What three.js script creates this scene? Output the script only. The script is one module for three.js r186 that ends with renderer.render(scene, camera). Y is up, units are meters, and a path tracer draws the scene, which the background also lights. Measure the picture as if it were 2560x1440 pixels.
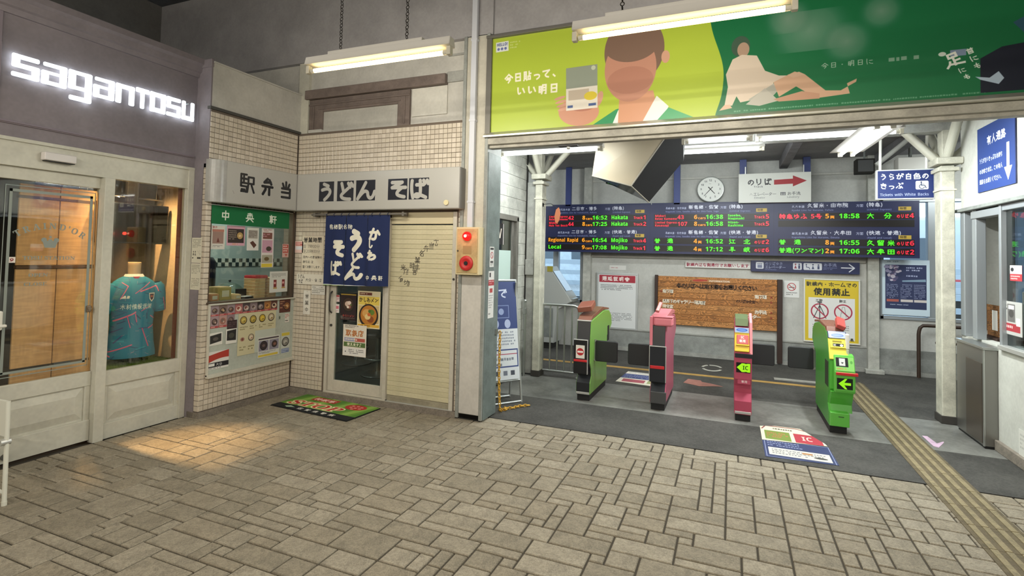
import * as THREE from 'three';
import { mergeGeometries } from 'three/addons/utils/BufferGeometryUtils.js';
import { RoundedBoxGeometry } from 'three/addons/geometries/RoundedBoxGeometry.js';
import { RectAreaLightUniformsLib } from 'three/addons/lights/RectAreaLightUniformsLib.js';
import { FontLoader } from 'three/addons/loaders/FontLoader.js';
import { TextGeometry } from 'three/addons/geometries/TextGeometry.js';

// A railway station hall in the evening light: shop front, noodle stand, pillar and hoarding, ticket gates. Units: metres, y up, -z away from the camera.
const scene = new THREE.Scene();
const camera = new THREE.PerspectiveCamera(57.2263, 2560 / 1440, 0.05, 200);
camera.position.set(0, 1.6, 0);
camera.rotation.set(0.0357838, 0.3938898, 0.022466, 'YXZ');
camera.setViewOffset(2560, 1440, 0, 129, 2560, 1440);          // the photograph is cropped below the lens axis
scene.background = new THREE.Color(0.9, 0.97, 1.08).multiplyScalar(3.6);   // even, overcast daylight outside the far windows
scene.environment = null;
const renderer = new THREE.WebGLRenderer({ antialias: true });
renderer.toneMapping = THREE.LinearToneMapping;
renderer.toneMappingExposure = 1.1;
renderer.shadowMap.enabled = true;
RectAreaLightUniformsLib.init();
const HALL_TUBE = 155, GATE_TUBE = 230;                         // how strongly the fluorescent tubes of the hall and of the gate passage light their surroundings

// ---------------------------------------------------------------- helpers
function rng(s) { return () => { s = (s + 0x6d2b79f5) | 0; let t = Math.imul(s ^ (s >>> 15), 1 | s); t = (t + Math.imul(t ^ (t >>> 7), 61 | t)) ^ t; return ((t ^ (t >>> 14)) >>> 0) / 4294967296; }; }
const taken = new Map();
function numbered(name) { const n = taken.get(name) || 0; taken.set(name, n + 1); return n ? `${name}_${String(n).padStart(3, '0')}` : name; }
function metric(g) {                                            // uv in metres on every face
  if (g.index) g = g.toNonIndexed();
  if (!g.attributes.normal) g.computeVertexNormals();
  const p = g.attributes.position, n = g.attributes.normal, uv = new Float32Array(p.count * 2);
  for (let i = 0; i < p.count; i++) {
    const ax = Math.abs(n.getX(i)), ay = Math.abs(n.getY(i)), az = Math.abs(n.getZ(i));
    uv[i * 2] = ax > ay && ax > az ? p.getZ(i) : p.getX(i);
    uv[i * 2 + 1] = ay >= ax && ay >= az ? p.getZ(i) : p.getY(i);
  }
  g.setAttribute('uv', new THREE.BufferAttribute(uv, 2));
  return g;
}
const box = (x0, x1, y0, y1, z0, z1) => metric(new THREE.BoxGeometry(Math.abs(x1 - x0), Math.abs(y1 - y0), Math.abs(z1 - z0)).translate((x0 + x1) / 2, (y0 + y1) / 2, (z0 + z1) / 2));
const rbox = (x0, x1, y0, y1, z0, z1, r = 0.006, seg = 1) => metric(new RoundedBoxGeometry(Math.abs(x1 - x0), Math.abs(y1 - y0), Math.abs(z1 - z0), seg, Math.min(r, Math.abs(x1 - x0) / 2.1, Math.abs(y1 - y0) / 2.1, Math.abs(z1 - z0) / 2.1)).translate((x0 + x1) / 2, (y0 + y1) / 2, (z0 + z1) / 2));
const merge = (list) => mergeGeometries(list.map((g) => { const k = g.index ? g.toNonIndexed() : g; for (const a of Object.keys(k.attributes)) if (!['position', 'normal', 'uv'].includes(a)) k.deleteAttribute(a); return k; }));
const rod = (a, b, r, seg = 10) => { const A = new THREE.Vector3(...a), B = new THREE.Vector3(...b), d = B.clone().sub(A), g = new THREE.CylinderGeometry(r, r, d.length(), seg); g.applyQuaternion(new THREE.Quaternion().setFromUnitVectors(new THREE.Vector3(0, 1, 0), d.normalize())); g.translate((A.x + B.x) / 2, (A.y + B.y) / 2, (A.z + B.z) / 2); return metric(g); };
const tube = (pts, r, seg = 40, rad = 8) => metric(new THREE.TubeGeometry(new THREE.CatmullRomCurve3(pts.map((p) => new THREE.Vector3(...p)), false, 'catmullrom', 0.2), seg, r, rad));
const lathe = (pts, seg = 28) => metric(new THREE.LatheGeometry(pts.map((p) => new THREE.Vector2(p[0], p[1])), seg));
function extrude(pts, depth, bevel = 0, curve = 0) {            // outline in x, y pushed along z from 0 to depth
  const s = pts instanceof THREE.Shape ? pts : new THREE.Shape(pts.map((p) => new THREE.Vector2(p[0], p[1])));
  return metric(new THREE.ExtrudeGeometry(s, { depth: depth - 2 * bevel, bevelEnabled: bevel > 0, bevelThickness: bevel, bevelSize: bevel, bevelOffset: -bevel, bevelSegments: 1, curveSegments: curve || 8 }).translate(0, 0, bevel));
}
function side(pts, x0, x1, bevel = 0.004) {                     // outline in z, y pushed along x
  return metric(extrude(pts, Math.abs(x1 - x0), bevel).rotateY(-Math.PI / 2).translate(Math.max(x0, x1), 0, 0));
}
function rrect(w, h, r) { const s = new THREE.Shape(); s.moveTo(-w / 2 + r, -h / 2); s.lineTo(w / 2 - r, -h / 2); s.quadraticCurveTo(w / 2, -h / 2, w / 2, -h / 2 + r); s.lineTo(w / 2, h / 2 - r); s.quadraticCurveTo(w / 2, h / 2, w / 2 - r, h / 2); s.lineTo(-w / 2 + r, h / 2); s.quadraticCurveTo(-w / 2, h / 2, -w / 2, h / 2 - r); s.lineTo(-w / 2, -h / 2 + r); s.quadraticCurveTo(-w / 2, -h / 2, -w / 2 + r, -h / 2); return s; }
function mesh(name, geo, mat, parent) { const m = new THREE.Mesh(Array.isArray(geo) ? merge(geo) : geo, mat); m.name = numbered(name); m.castShadow = m.receiveShadow = true; parent.add(m); return m; }
const part = (name, geo, mat, parent) => mesh(name, geo, mat, parent);
function struct(name, geo, mat, label) { const m = mesh(name, geo, mat, scene); m.userData.kind = 'structure'; if (label) m.userData.label = label; return m; }
function tag(o, label, category, group) { o.userData.label = label; o.userData.category = category; if (group) o.userData.group = group; return o; }
function thing(name, label, category, pos = [0, 0, 0], turn = 0, group) { const o = new THREE.Group(); o.name = numbered(name); o.position.set(...pos); o.rotation.y = turn; scene.add(o); return tag(o, label, category, group); }
const solo = (name, geo, mat, label, category, group) => tag(mesh(name, geo, mat, scene), label, category, group);

// ---------------------------------------------------------------- computed textures
function noiseField(n, seed) { const r = rng(seed), v = new Float32Array(n * n).map(() => r()); return (x, y) => { x = ((x % 1) + 1) % 1 * n; y = ((y % 1) + 1) % 1 * n; const i = Math.floor(x), j = Math.floor(y), f = x - i, h = y - j, a = f * f * (3 - 2 * f), b = h * h * (3 - 2 * h), g = (p, q) => v[(q % n) * n + (p % n)]; return (g(i, j) * (1 - a) + g(i + 1, j) * a) * (1 - b) + (g(i, j + 1) * (1 - a) + g(i + 1, j + 1) * a) * b; }; }
function texture(size, fn, metres, srgb = true) {
  const d = new Uint8Array(size * size * 4);
  for (let y = 0; y < size; y++) for (let x = 0; x < size; x++) { const c = fn(x / size, y / size); for (let k = 0; k < 3; k++) d[(y * size + x) * 4 + k] = Math.max(0, Math.min(255, (Array.isArray(c) ? c[k] : c) * 255)); d[(y * size + x) * 4 + 3] = 255; }
  const t = new THREE.DataTexture(d, size, size); t.wrapS = t.wrapT = THREE.RepeatWrapping; t.magFilter = THREE.LinearFilter; t.minFilter = THREE.LinearMipmapLinearFilter; t.generateMipmaps = true; t.repeat.set(1 / metres, 1 / metres); if (srgb) t.colorSpace = THREE.SRGBColorSpace; t.needsUpdate = true; return t;
}
const nA = noiseField(8, 3), nB = noiseField(24, 7), nC = noiseField(96, 11), nD = noiseField(256, 19), nS = noiseField(13, 23);
const T = {
  plaster: texture(512, (u, v) => 0.86 + 0.08 * nA(u, v) + 0.04 * nB(u, v) + 0.04 * nC(u, v) - 0.1 * Math.max(0, nB(u + 0.3, v) - 0.82), 1.7),
  worn: texture(512, (u, v) => 0.74 + 0.14 * nA(u, v) + 0.1 * nB(u, v) + 0.06 * nC(u, v) + 0.05 * nD(u, v), 1.1),
  stone: texture(512, (u, v) => 0.7 + 0.12 * nB(u, v) + 0.12 * nC(u, v) + 0.16 * nD(u, v) - 0.12 * Math.max(0, nA(u, v) - 0.7), 0.9),
  asphalt: texture(512, (u, v) => 0.55 + 0.2 * nA(u, v) + 0.1 * nB(u, v) + 0.15 * nC(u, v) + 0.2 * nD(u, v), 1.6),
  concrete: texture(512, (u, v) => 0.6 + 0.24 * nA(u, v) + 0.12 * nB(u, v) + 0.1 * nC(u, v) + 0.06 * nD(u, v), 2.3),
  ply: texture(512, (u, v) => { const w = nS(u * 0.5, v * 3) * 0.6 + nB(u * 0.3, v * 2) * 0.5, k = 0.9 + 0.03 * Math.sin(w * 14) + 0.05 * nC(u, v * 0.2) - 0.1 * Math.max(0, nA(u, v) - 0.6); return [k, k * 0.97, k * 0.92]; }, 1.1),
  cedar: texture(512, (u, v) => { const w = nS(u * 0.6, v * 2) + 0.4 * nB(u * 0.4, v), k = 0.72 + 0.16 * Math.sin(w * 30) + 0.12 * nC(u * 0.3, v) - 0.25 * Math.max(0, nB(u, v) - 0.86) * 4; return [k, k * 0.95, k * 0.88]; }, 0.8),
  turf: texture(256, (u, v) => { const k = 0.45 + 0.35 * nC(u, v) + 0.25 * nD(u, v); return [k * 0.8, k, k * 0.5]; }, 0.3),
  bumpFine: texture(512, (u, v) => 0.5 + 0.3 * (nC(u, v) - 0.5) + 0.5 * (nD(u, v) - 0.5), 0.9, false),
  roughWet: texture(512, (u, v) => 0.35 + 0.5 * nA(u, v) + 0.15 * nC(u, v), 2.3, false),
};
const mats = {};
function M(key, color, o = {}) { if (mats[key]) return mats[key]; const { phys, ...p } = o; return (mats[key] = new (phys ? THREE.MeshPhysicalMaterial : THREE.MeshStandardMaterial)({ color, roughness: 0.6, ...p })); }
const glass = (key, tint = '#ffffff', o = {}) => M(key, tint, { phys: true, transmission: 1, thickness: 0, roughness: 0.02, ior: 1.5, ...o });
// ---------------------------------------------------------------- Japanese lettering: each sign is a few strokes on a 16 x 16 grid (digits 0-9, a-g);
// "~" curves a stroke, a leading kanji with four digits sets that character's strokes into a box.
const GL = {};
for (const line of `
口 222e 22e2ee 2eee|日 313f 31d1df 38d8 3fdf|目 313f 31d1df 36d6 3ada 3fdf|田 121f 12f2ff 828f 18f8 1fff|中 242b 24e4eb 2beb 808g
大 15f5 80851g 85fg|人 80761g 86fg|木 15f5 808g 851d 85fd|本 15f5 808g 851d 85fd 5cbc|米 18f8 808g 3247 d2c7 881f 88ff
車 12f2 343b 34d4db 38d8 3bdb 0dgd 808g|馬 202b 20e0 24e4 28e8 8088 2bfbfgdg 4e3g 7e7g aebg|鳥 8062 323b 32d2d8 35d5 38d8 3bfbfgdg 3b3b 5e4g 8e8g bebg
島 8062 323a 32d2d8 35d5 38d8 3afafgdg 1d1gag adag 6c6g|西 12f2 252f 25e5ef 2fef 62684b a2a8db|栖 木008g 西80gg|尺 22e2e8 28e8 22290g 88fg
駅 馬008g 尺80gg|弁 8034d3 b1e5 08g8 585b1g b8bg|当 8086 3256 d2b6 27e7eg 2beb 2geg|干 22e2 08g8 828g|軒 車008g 干90gg
央 474b 41c1 3438 34d4d8 0aga 808a1g 8afg|名 7018 53d32d 5679 口48eg|牜 4008 34e4 808g 0cg9|勿 6018 43f4ebcg 842d b45g|物 牜007g 勿70gg
営 2043 8083 e0c3 1518 15f5f8 口46ca 89 口2aeg|業 5053 b0b3 2043 e0c3 14f4 27e7 3ada 0cgc 858g 8c1g 8cfg|寺 23e3 8086 06g6 0aga b7bg9g 4c6e
時 日006e 寺70gg|門 101g 1070 7076 1373 1676 f0fg 9090 90f0 9096 93f3 96f6|間 門00gg 日48cg|二 23e3 0ege|市 8083 03g3 363e 36d6de 838g
博 0565 303g 72f2 848a 84f4f9 848a 64 66f6 69f9 b0ba 6bgb d9dgbg 8daf|多 7015 62c23a 5478 99f93g 8bad|方 8083 03g3 637a0g 58e8dgag
面 01g1 8164 141g 14f4fg 1gfg 646g a4ag 68a8 6cac|特 牜007g 寺70gg|急 7025 52b285 25d5db 28d8 2bdb 2d1f 5d6gcgdd 8c9d ecgf
鹿 8082 22g2 222a0g 25f5f9 65 69 6569 a5a9 29f9 4b4g8e 4c8c abagfgfe aceb|児 2029 70d0 7079 d0d9 74d4 79d9 5a4d1g aaagggfd
奇 73g3 b0b378 b4f7 69g9 eadgcg 口7bcf|崎 050e6e 656e 323e 奇00gg|糸 8025a6 d32ade 8b8g 4d2g ceeg|泉 8062 3238 32d2d8 35d5 38d8 888g6g 1b6b1f daae 9afg
線 糸007g 泉70gg|快 303g 0509 5567 73e3e8 b0b8 68g8 b86g b8gg|辶 1143 07474c0f 4c8fgf|束 13f3 808d 353a 35d5da 3ada 8a1e 8afe|速 辶00gg 束50gd
普 4052 c0b2 13f3 6368 a3a8 4557 d5b7 08g8 日29eg|通 辶00gg 60e0a2 636c 63f3fc b3bc 66f6 69f9|遅 辶00gg 50f0f3 53f3 505a4c 7466 e4d6 66g6 78f8 6aga b6bd
延 025226560f 187fgf e072 b1bc b6f6 757c 6cgc|長 404a 40d0 43d3 46d6 0aga 4a4g7e 7abcgg eb9d|亻 c017 858g|左 03g3 701e 69f9 b9bf 4fgf|佐 亻006g 左50gg
世 05g5 323fgf 8089 d0d9 89d9|呆 口20e7 09g9 868g 891f 89ff|保 亻006g 呆50gg|斤 f0a2a98g a7g7 d7dg|新 4042 0282 2324 6364 0585 0989 454g 490d 498d 斤00gg
貝 303c 30d0dc 34d4 38d8 3cdc 5d1g bdfg|賀 0262 626757 303307 口91f7 貝28eg|久 6019 43c31g 79gg|留 60121665 4366 91f1e6c6 b187 田28eg
由 131f 13f3ff 808f 19f9 1fff|布 03g3 701b 474e 47f7fe a4ag|阝 101g 1050345829|完 b0b2 7275 72g2g5 86f6 69g9 a99d6g d9dggggd|院 阝00gg 完00gg
牟 8033d3 b1e4 5527 47e7 0bgb 858g|号 口40c5 08g8 685bdbcg9g|両 01g1 151g 15f5fg 818c 484c 4ccc c8cc|分 6008 a0g8 38d8cg9g 787b2g
江 1034 0639 0g5b 73f3 b3be 6ege|北 606g 0666 0f6d a0aggggd f4a8|早 日30d8 0bgb 888g|支 12f2 8086 26e61g 46gg|岐 050e6e 656e 313e 支60gg
手 d031 25e5 0aga 818g6g|洗 1034 0639 0g5b 9076 73f3 b0b8 68g8 a99c6g d8dggggd|白 8063 333g 33d3dg 39d9 3gdg|色 6016 52c2a6 26e6eb 262geggd 2beb 868b
有 03g3 701b 565g 56d6dgcg 59d9 5cdc|各 6007 42c20b 45gb 口4bcg|路 口0065 353f 3a6a 0a0f 0g7e 各60gg|客 8082 0305 03g3g5 6408 55c51b 67gb 口4bcg
内 141g 14f4fg 80863b 86db|構 木007g 72g2 a0a6 d0d6 66g6 888g 88f8fg 8bfb 6dgd b6bd|使 亻006g 62g2 747a 74f4f9 79f9 b0ba7g 7bgg|用 212b0g 21e1egcg 818g 26e6 2beb
禁 0272 4048 4208 4278 92g2 c0c8 c298 c2g8 3ada 0cgc 8c8g 4d1g cdfg|止 808f 0fgf 353f 87e7|三 22e2 38d8 0fgf|月 302b0g 30d0dgbg 35d5 3ada
脚 月006g 63b3 9097 57c7 976ebe d2dg d2g2ga|立 8083 13f3 466c c59e 0fgf|言 8081 03g3 36d6 39d9 口3cdg|正 11f1 818f 87e7 363f 0fgf|証 言007g 正70gg
明 日026e 月60gg|書 23d3d7 05g5 27d7 808a 09g9 日3bdg|右 03g3 701c 口68eg|側 亻004g 505b 5090 909b 54a4 58a8 5bab 6c4g 9cbg d2dc g0ggeg|彳 c015 f607 8a8g
行 彳006g 82f2 77g7 c7cgag|頁 02g2 8254 343d 34d4dd 37d7 3ada 3ddd 5d1g bdfg|願 0181 010a0g 4132 日2378 585g 3a2d 7a8d 頁80gg|地 0464 313d 0e6c 66f4fada a0ac 727fgfgc
下 02g2 828g 86db|道 辶00gg 7081 e0d1 52g2 a284 646c 64f4fc 67f7 6afa 6cfc|写 0104 01g1g4 5459e9dgag 56e6 0ccc|真 12f2 8084 343b 34d4db 37d7 39d9 0bgb 5d1g bdfg
館 4005 4076 2656 2a6a 262g6e 666a c0c2 8285 82g2g5 a4ag a4e4e8 a8e8 aaeaeg agfg|待 彳005g 寺60gg|合 8008 80g8 57b7 口3adg|室 8082 0305 03g3g5 36d6 754aca a7db 3ded 898g 0ggg
今 8007 80g7 57b7 3aca7g|占 8088 84f4 口28eg|貼 貝007g 占80gg|足 口30d6 858f 8ada 4a3d0g 3dgg|専 02g2 343a 34d4da 37d7 808a 3ada 0cgc babg9g 4d6f
寸 04g4 c0cg9g 386b|村 木008g 寸80gg|情 303g 0509 5567 b0b7 72f2 74f4 67g7 898g 89f9fg 8bfb 8dfd|報 1373 4046 0686 2638 6658 0989 0d8d 464g 909g 90f0f5 97f78g 97gg
扌 0bg7 05g5 909gdg|技 0565 404g2g 0c7a 支60gg|術 彳004g 54c4 808g 845d 84bd d2g2 c6g6 e6eg|取 0181 212e 616g 2565 2969 0f8d 92f28g 95gg|扱 0565 404g2g 0c7a 72d2b7f77g 925g a9gg
店 8082 22g2 222a0g a4a9 a6f6 口6aeg|県 目40d9 121bgb 8b8g 4d2g cdeg|警 0282 2024 6064 1474 7478 口2558 b084 93f3 e388 a4g8 言29eg|察 8082 0305 03g3g5 6409 56a6 b5e9 3aca 0cgc 8c8g 4d1g cdfg
持 0565 404g2g 0c7a 寺70gg|飲 4005 4076 2656 2a6a 262g6e 666a a067 93g3e6 b5b97g b9gg|食 8007 80g7 57c7cc 59c9 5ccc 575g9e 9cgg|固 111g 11f1fg 1gfg 46c6 838a 口5adf
断 010f8f 404e 0787 2033 6053 4719 477a 斤00gg|込 辶00gg 90b0b4gb b45b|佳 亻006g 5|山 353g 3gdg d5dg 808g|賞 808 2
う 50a2 ~3694d7bc6g|と 4068 ~d45a3d7gdg|ど 4068 ~b55a3d7gdg b0d4 e0g3|ん 801g ~1g68a9adcgfeg9|そ 31c136f6 ~c67a8eef|は ~20183g 74f4 ~b0bd8g5e8cfg|ば ~20183g 64c4 ~90ad7g4e7ceg c0d3 f0g3
か 15a5 ~a5ab8g5f 601f c3f8|が 0595 ~959b7g4f 501e b5e9 c0d3 f0g3|し ~404c7gcfeb|わ 404g 14740d ~0d69c7fbcf8g|の ~836b3e1a4492e6ec9g|り ~20283b ~b0ca9e5g
ゆ ~231d4674c4eabd7b ~90a98e5g|ふ 60a3 ~8568bdag6f 3a0e caff|ぶ 60a3 ~8568bdag6f 3a0e caff d1e3 f0g2|ぷ 60a3 ~8568bdag6f 3a0e caff e0g0g2e2e0|ら 50b3 ~343a87dbbf5g
き 23d3 37e6 70db ~3b4f8gcg|さ 25e3 70ca ~3b4f8gcg|っ ~3897e9de8g|て 14e3 ~e3895b7fcg|で 14e3 ~e3895b7fcg b6c8 e5f7|お 15a5 606d ~6d4g1d5ab8fbef9g c3f6
い ~21284e7b c3fa|ま 24e4 28e8 808c ~8c7g3f4cacgg|す 04g4 909a ~9a7c5a6896ad5g|へ 0a56gc|を 23d3 8129 ~29789a9c ~f85c7gdg|く c047cg|だ 13a3 502a g8f7 ~9b9fgf c0d2 f0g2
た 13a3 502a a8f7 ~9b9fgf|こ 34d3c5 ~3b3fdg|ち 14e3 603a ~3a98ebcf6g|に ~20183g 85f5 ~8b9fgf|も ~807c8gdgeb 25c5 2aca|え 60b2 35c51g ~7ab9aggf|な 13a3 602a c2f5 ~b8bd8g5eacgg
エ 22e2 828e 0ege|レ 303fg8|ベ 0a56gc b1c3 e0f2|ー 08g8|タ 7019 63f33g 59bc|ワ 2228 22e2d96g|ン 1366 1ff5|マ 12f27b 59bf|メ e01g 37bd|自 8063 323g 32d2dg 37d7 3bdb 3gdg|至 12f2 8247 47d7 a4e8 3bdb 8a8g 1gfg|首 4062 c0a2 13f3 8365 353g 35d5dg 39d9 3cdc 3gdg|ホ 05g5 808g 4a1e caff|ム 801ffe b9gg
ギ 25c4 1ad9 60ag d0e2 f0g2|ャ 37e69a 649g|ラ 31d1 15f55g|リ 303a d0d97g|ル 404a0g a0agg9|ス 12d22g 8afg|プ 13e37g e0g0g2e2e0|ロ 222e 22e2ee 2eee
・ 7888 7989|× 22ee e22e|→ 08g8 b3g8bd|← 08g8 53085d|。 2c4c4e2e2c|、 2d5g|♪ 606e 60c4 2e6e6g2g2e|！ 808b 8e8f|、 2d5g`.split(/[\n|]/)) {
  const [ch, ...strokes] = line.trim().split(' ');
  if (ch) GL[ch] = strokes.filter((s) => s.length > 3);
}
function glyphStrokes(ch, x0 = 0, y0 = 0, sx = 1, sy = 1, out = []) {
  for (const s of GL[ch] || []) {
    const c = s[0], box = [...s].slice(1).map((k) => parseInt(k, 36));
    if (c.charCodeAt(0) > 255) { glyphStrokes(c, x0 + box[0] * sx, y0 + box[1] * sy, sx * (box[2] - box[0]) / 16, sy * (box[3] - box[1]) / 16, out); continue; }
    const v = (c === '~' ? [...s].slice(1) : [...s]).map((k) => parseInt(k, 36)), p = [];
    for (let i = 0; i + 1 < v.length; i += 2) p.push([x0 + v[i] * sx, y0 + v[i + 1] * sy]);
    out.push({ p, curve: c === '~' });
  }
  return out;
}
function drawGlyph(g, ch, x, y, w, h, weight) {               // x, y: the top left of the character's cell
  const inset = weight * 0.55, sx = (w - 2 * inset) / 16, sy = (h - 2 * inset) / 16;
  g.lineWidth = weight; g.beginPath();
  for (const { p, curve } of glyphStrokes(ch, x + inset, y + inset, sx, sy)) {
    g.moveTo(p[0][0], p[0][1]);
    if (curve && p.length > 2) {
      for (let i = 1; i < p.length - 2; i++) g.quadraticCurveTo(p[i][0], p[i][1], (p[i][0] + p[i + 1][0]) / 2, (p[i][1] + p[i + 1][1]) / 2);
      g.quadraticCurveTo(p[p.length - 2][0], p[p.length - 2][1], p[p.length - 1][0], p[p.length - 1][1]);
    } else for (let i = 1; i < p.length; i++) g.lineTo(p[i][0], p[i][1]);
  }
  g.stroke();
}
// A run of text, Japanese by strokes and the rest by the font: x, y top left, s the character size. o: weight, gap, vertical, narrow, align, font, round
function say(g, text, x, y, s, color, o = {}) {
  const w = s * (o.narrow || 1), weight = s * (o.weight || 0.1), gap = (o.gap || 0) * s;
  g.strokeStyle = g.fillStyle = color; g.lineCap = o.round ? 'round' : 'square'; g.lineJoin = o.round ? 'round' : 'miter'; g.miterLimit = 2;
  g.textBaseline = 'alphabetic'; g.textAlign = 'left'; g.font = `${o.bold === false ? '' : 'bold '}${s}px ${o.font || 'sans-serif'}`;
  const wide = (ch) => (GL[ch] ? w : ch === ' ' ? w * 0.4 : g.measureText(ch).width * (o.narrow || 1)), total = [...text].reduce((a, ch) => a + wide(ch) + gap, -gap);
  if (o.align === 'center') x -= total / 2; else if (o.align === 'right') x -= total;
  if (o.fit && total > o.fit) { g.save(); g.translate(x, 0); g.scale(o.fit / total, 1); g.translate(-x, 0); say(g, text, x, y, s, color, { ...o, fit: 0, align: 0 }); g.restore(); return o.fit; }
  for (const ch of text) {
    if (GL[ch]) {
      const small = 'っャ'.includes(ch) && !o.vertical ? 0.04 : 0;
      drawGlyph(g, ch, x + s * 0.03, y + s * (0.06 + small), w - s * 0.06, s * 0.88, weight);
    } else if (ch !== ' ') { g.save(); g.translate(x, y + s * 0.86); g.scale(o.narrow || 1, 1); g.fillText(ch, 0, 0); g.restore(); }
    if (o.vertical) y += s + gap; else x += wide(ch) + gap;
  }
  return total;
}
// A line too small to read in the place: rows of little marks
function marks(g, x, y, w, h, color, rows, seed = 1) {
  const r = rng(seed * 77 + 5); g.fillStyle = color; const lh = h / rows;
  for (let i = 0; i < rows; i++) for (let px = x; px < x + w * (i === rows - 1 ? 0.6 : 0.95);) { const k = lh * (0.3 + r() * 0.4); if (r() > 0.15) g.fillRect(px, y + i * lh + lh * (0.15 + r() * 0.1), k, lh * 0.5); px += k + lh * 0.18; }
}
// ---------------------------------------------------------------- print: posters, signs and screens share a few large sheets
const pages = { paper: [], glow: [] };
function print(w, h, draw, kind = 'paper', size = 2048) {
  let p = pages[kind].find((q) => { for (const s of q.shelves) if (s.h >= h && s.h <= h * 1.5 && size - s.x >= w) return true; return size - q.y >= h; });
  if (!p) { const c = document.createElement('canvas'); c.width = c.height = size; p = { c, g: c.getContext('2d'), shelves: [], y: 0 }; p.g.fillStyle = kind === 'glow' ? '#000' : '#fff'; p.g.fillRect(0, 0, size, size); p.t = new THREE.CanvasTexture(c); p.t.colorSpace = THREE.SRGBColorSpace; pages[kind].push(p); }
  let s = p.shelves.find((q) => q.h >= h && q.h <= h * 1.5 && size - q.x >= w);
  if (!s) { s = { x: 0, y: p.y, h: h + 4 }; p.y += h + 4; p.shelves.push(s); }
  const g = p.g, x = s.x, y = s.y; s.x += w + 4;
  g.save(); g.beginPath(); g.rect(x, y, w, h); g.clip(); g.translate(x, y); draw(g, w, h); g.restore();
  const e = 0.6;
  return { p, u0: (x + e) / size, u1: (x + w - e) / size, v1: 1 - (y + e) / size, v0: 1 - (y + h - e) / size };
}
const fill = (g, c, x, y, w, h) => { g.fillStyle = c; g.fillRect(x, y, w, h); };
const disc = (g, c, x, y, rx, ry = rx, rot = 0) => { g.fillStyle = c; g.beginPath(); g.ellipse(x, y, rx, ry, rot, 0, 7); g.fill(); };
const poly = (g, c, ...p) => { g.fillStyle = c; g.beginPath(); g.moveTo(p[0], p[1]); for (let i = 2; i < p.length; i += 2) g.lineTo(p[i], p[i + 1]); g.closePath(); g.fill(); };
const stroke = (g, c, w, ...p) => { g.strokeStyle = c; g.lineWidth = w; g.lineCap = 'round'; g.lineJoin = 'round'; g.beginPath(); g.moveTo(p[0], p[1]); for (let i = 2; i < p.length; i += 2) g.lineTo(p[i], p[i + 1]); g.stroke(); };
const printMats = new Map();
function printMat(pr, rough = 0.7, glow = 0) { const k = pr.p.t.uuid + rough + '/' + glow; if (!printMats.has(k)) printMats.set(k, new THREE.MeshStandardMaterial(glow ? { color: '#1a1a1a', roughness: rough, map: pr.p.t, emissive: '#ffffff', emissiveMap: pr.p.t, emissiveIntensity: glow } : { map: pr.p.t, roughness: rough })); return printMats.get(k); }
function onto(geo, pr, facing = (n) => n.z > 0.5, sz) {         // lay the print over the faces that look along +z, the rest takes the sheet's corner colour
  const g = geo.index ? geo.toNonIndexed() : geo, p = g.attributes.position, n = g.attributes.normal, uv = new Float32Array(p.count * 2);
  g.computeBoundingBox(); const b = sz || g.boundingBox, v = new THREE.Vector3();
  for (let i = 0; i < p.count; i++) {
    v.fromBufferAttribute(n, i);
    const on = facing(v), a = on ? (p.getX(i) - b.min.x) / (b.max.x - b.min.x) : 0.004, c = on ? (p.getY(i) - b.min.y) / (b.max.y - b.min.y) : 0.004;
    uv[i * 2] = pr.u0 + (pr.u1 - pr.u0) * a; uv[i * 2 + 1] = pr.v0 + (pr.v1 - pr.v0) * c;
  }
  g.setAttribute('uv', new THREE.BufferAttribute(uv, 2)); return g;
}
const sheetGeo = (w, h, t, pr) => onto(new THREE.BoxGeometry(w, h, t).translate(0, 0, t / 2), pr);
// turn: 0 looks along +z, PI/2 along +x, -PI/2 along -x
function sheet(name, label, category, w, h, t, pr, pos, turn = 0, o = {}) {
  const m = tag(mesh(name, sheetGeo(w, h, t, pr), printMat(pr, o.rough ?? 0.7, o.glow || 0), scene), label, category, o.group);
  m.position.set(...pos); m.rotation.set(o.tilt || 0, turn, o.roll || 0, 'YXZ'); return m;
}
function framed(name, label, category, w, h, pr, pos, turn, frameMat, o = {}) {   // a printed sheet in a raised frame
  const t = thing(name, label, category, pos, turn), f = o.f || 0.02, d = o.d || 0.025;
  part('print', sheetGeo(w, h, d * 0.6, pr), printMat(pr, o.rough ?? 0.5), t);
  part('frame', [rbox(-w / 2 - f, w / 2 + f, h / 2, h / 2 + f, 0, d, 0.004), rbox(-w / 2 - f, w / 2 + f, -h / 2 - f, -h / 2, 0, d, 0.004), rbox(-w / 2 - f, -w / 2, -h / 2, h / 2, 0, d, 0.004), rbox(w / 2, w / 2 + f, -h / 2, h / 2, 0, d, 0.004)], frameMat, t);
  return t;
}
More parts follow.
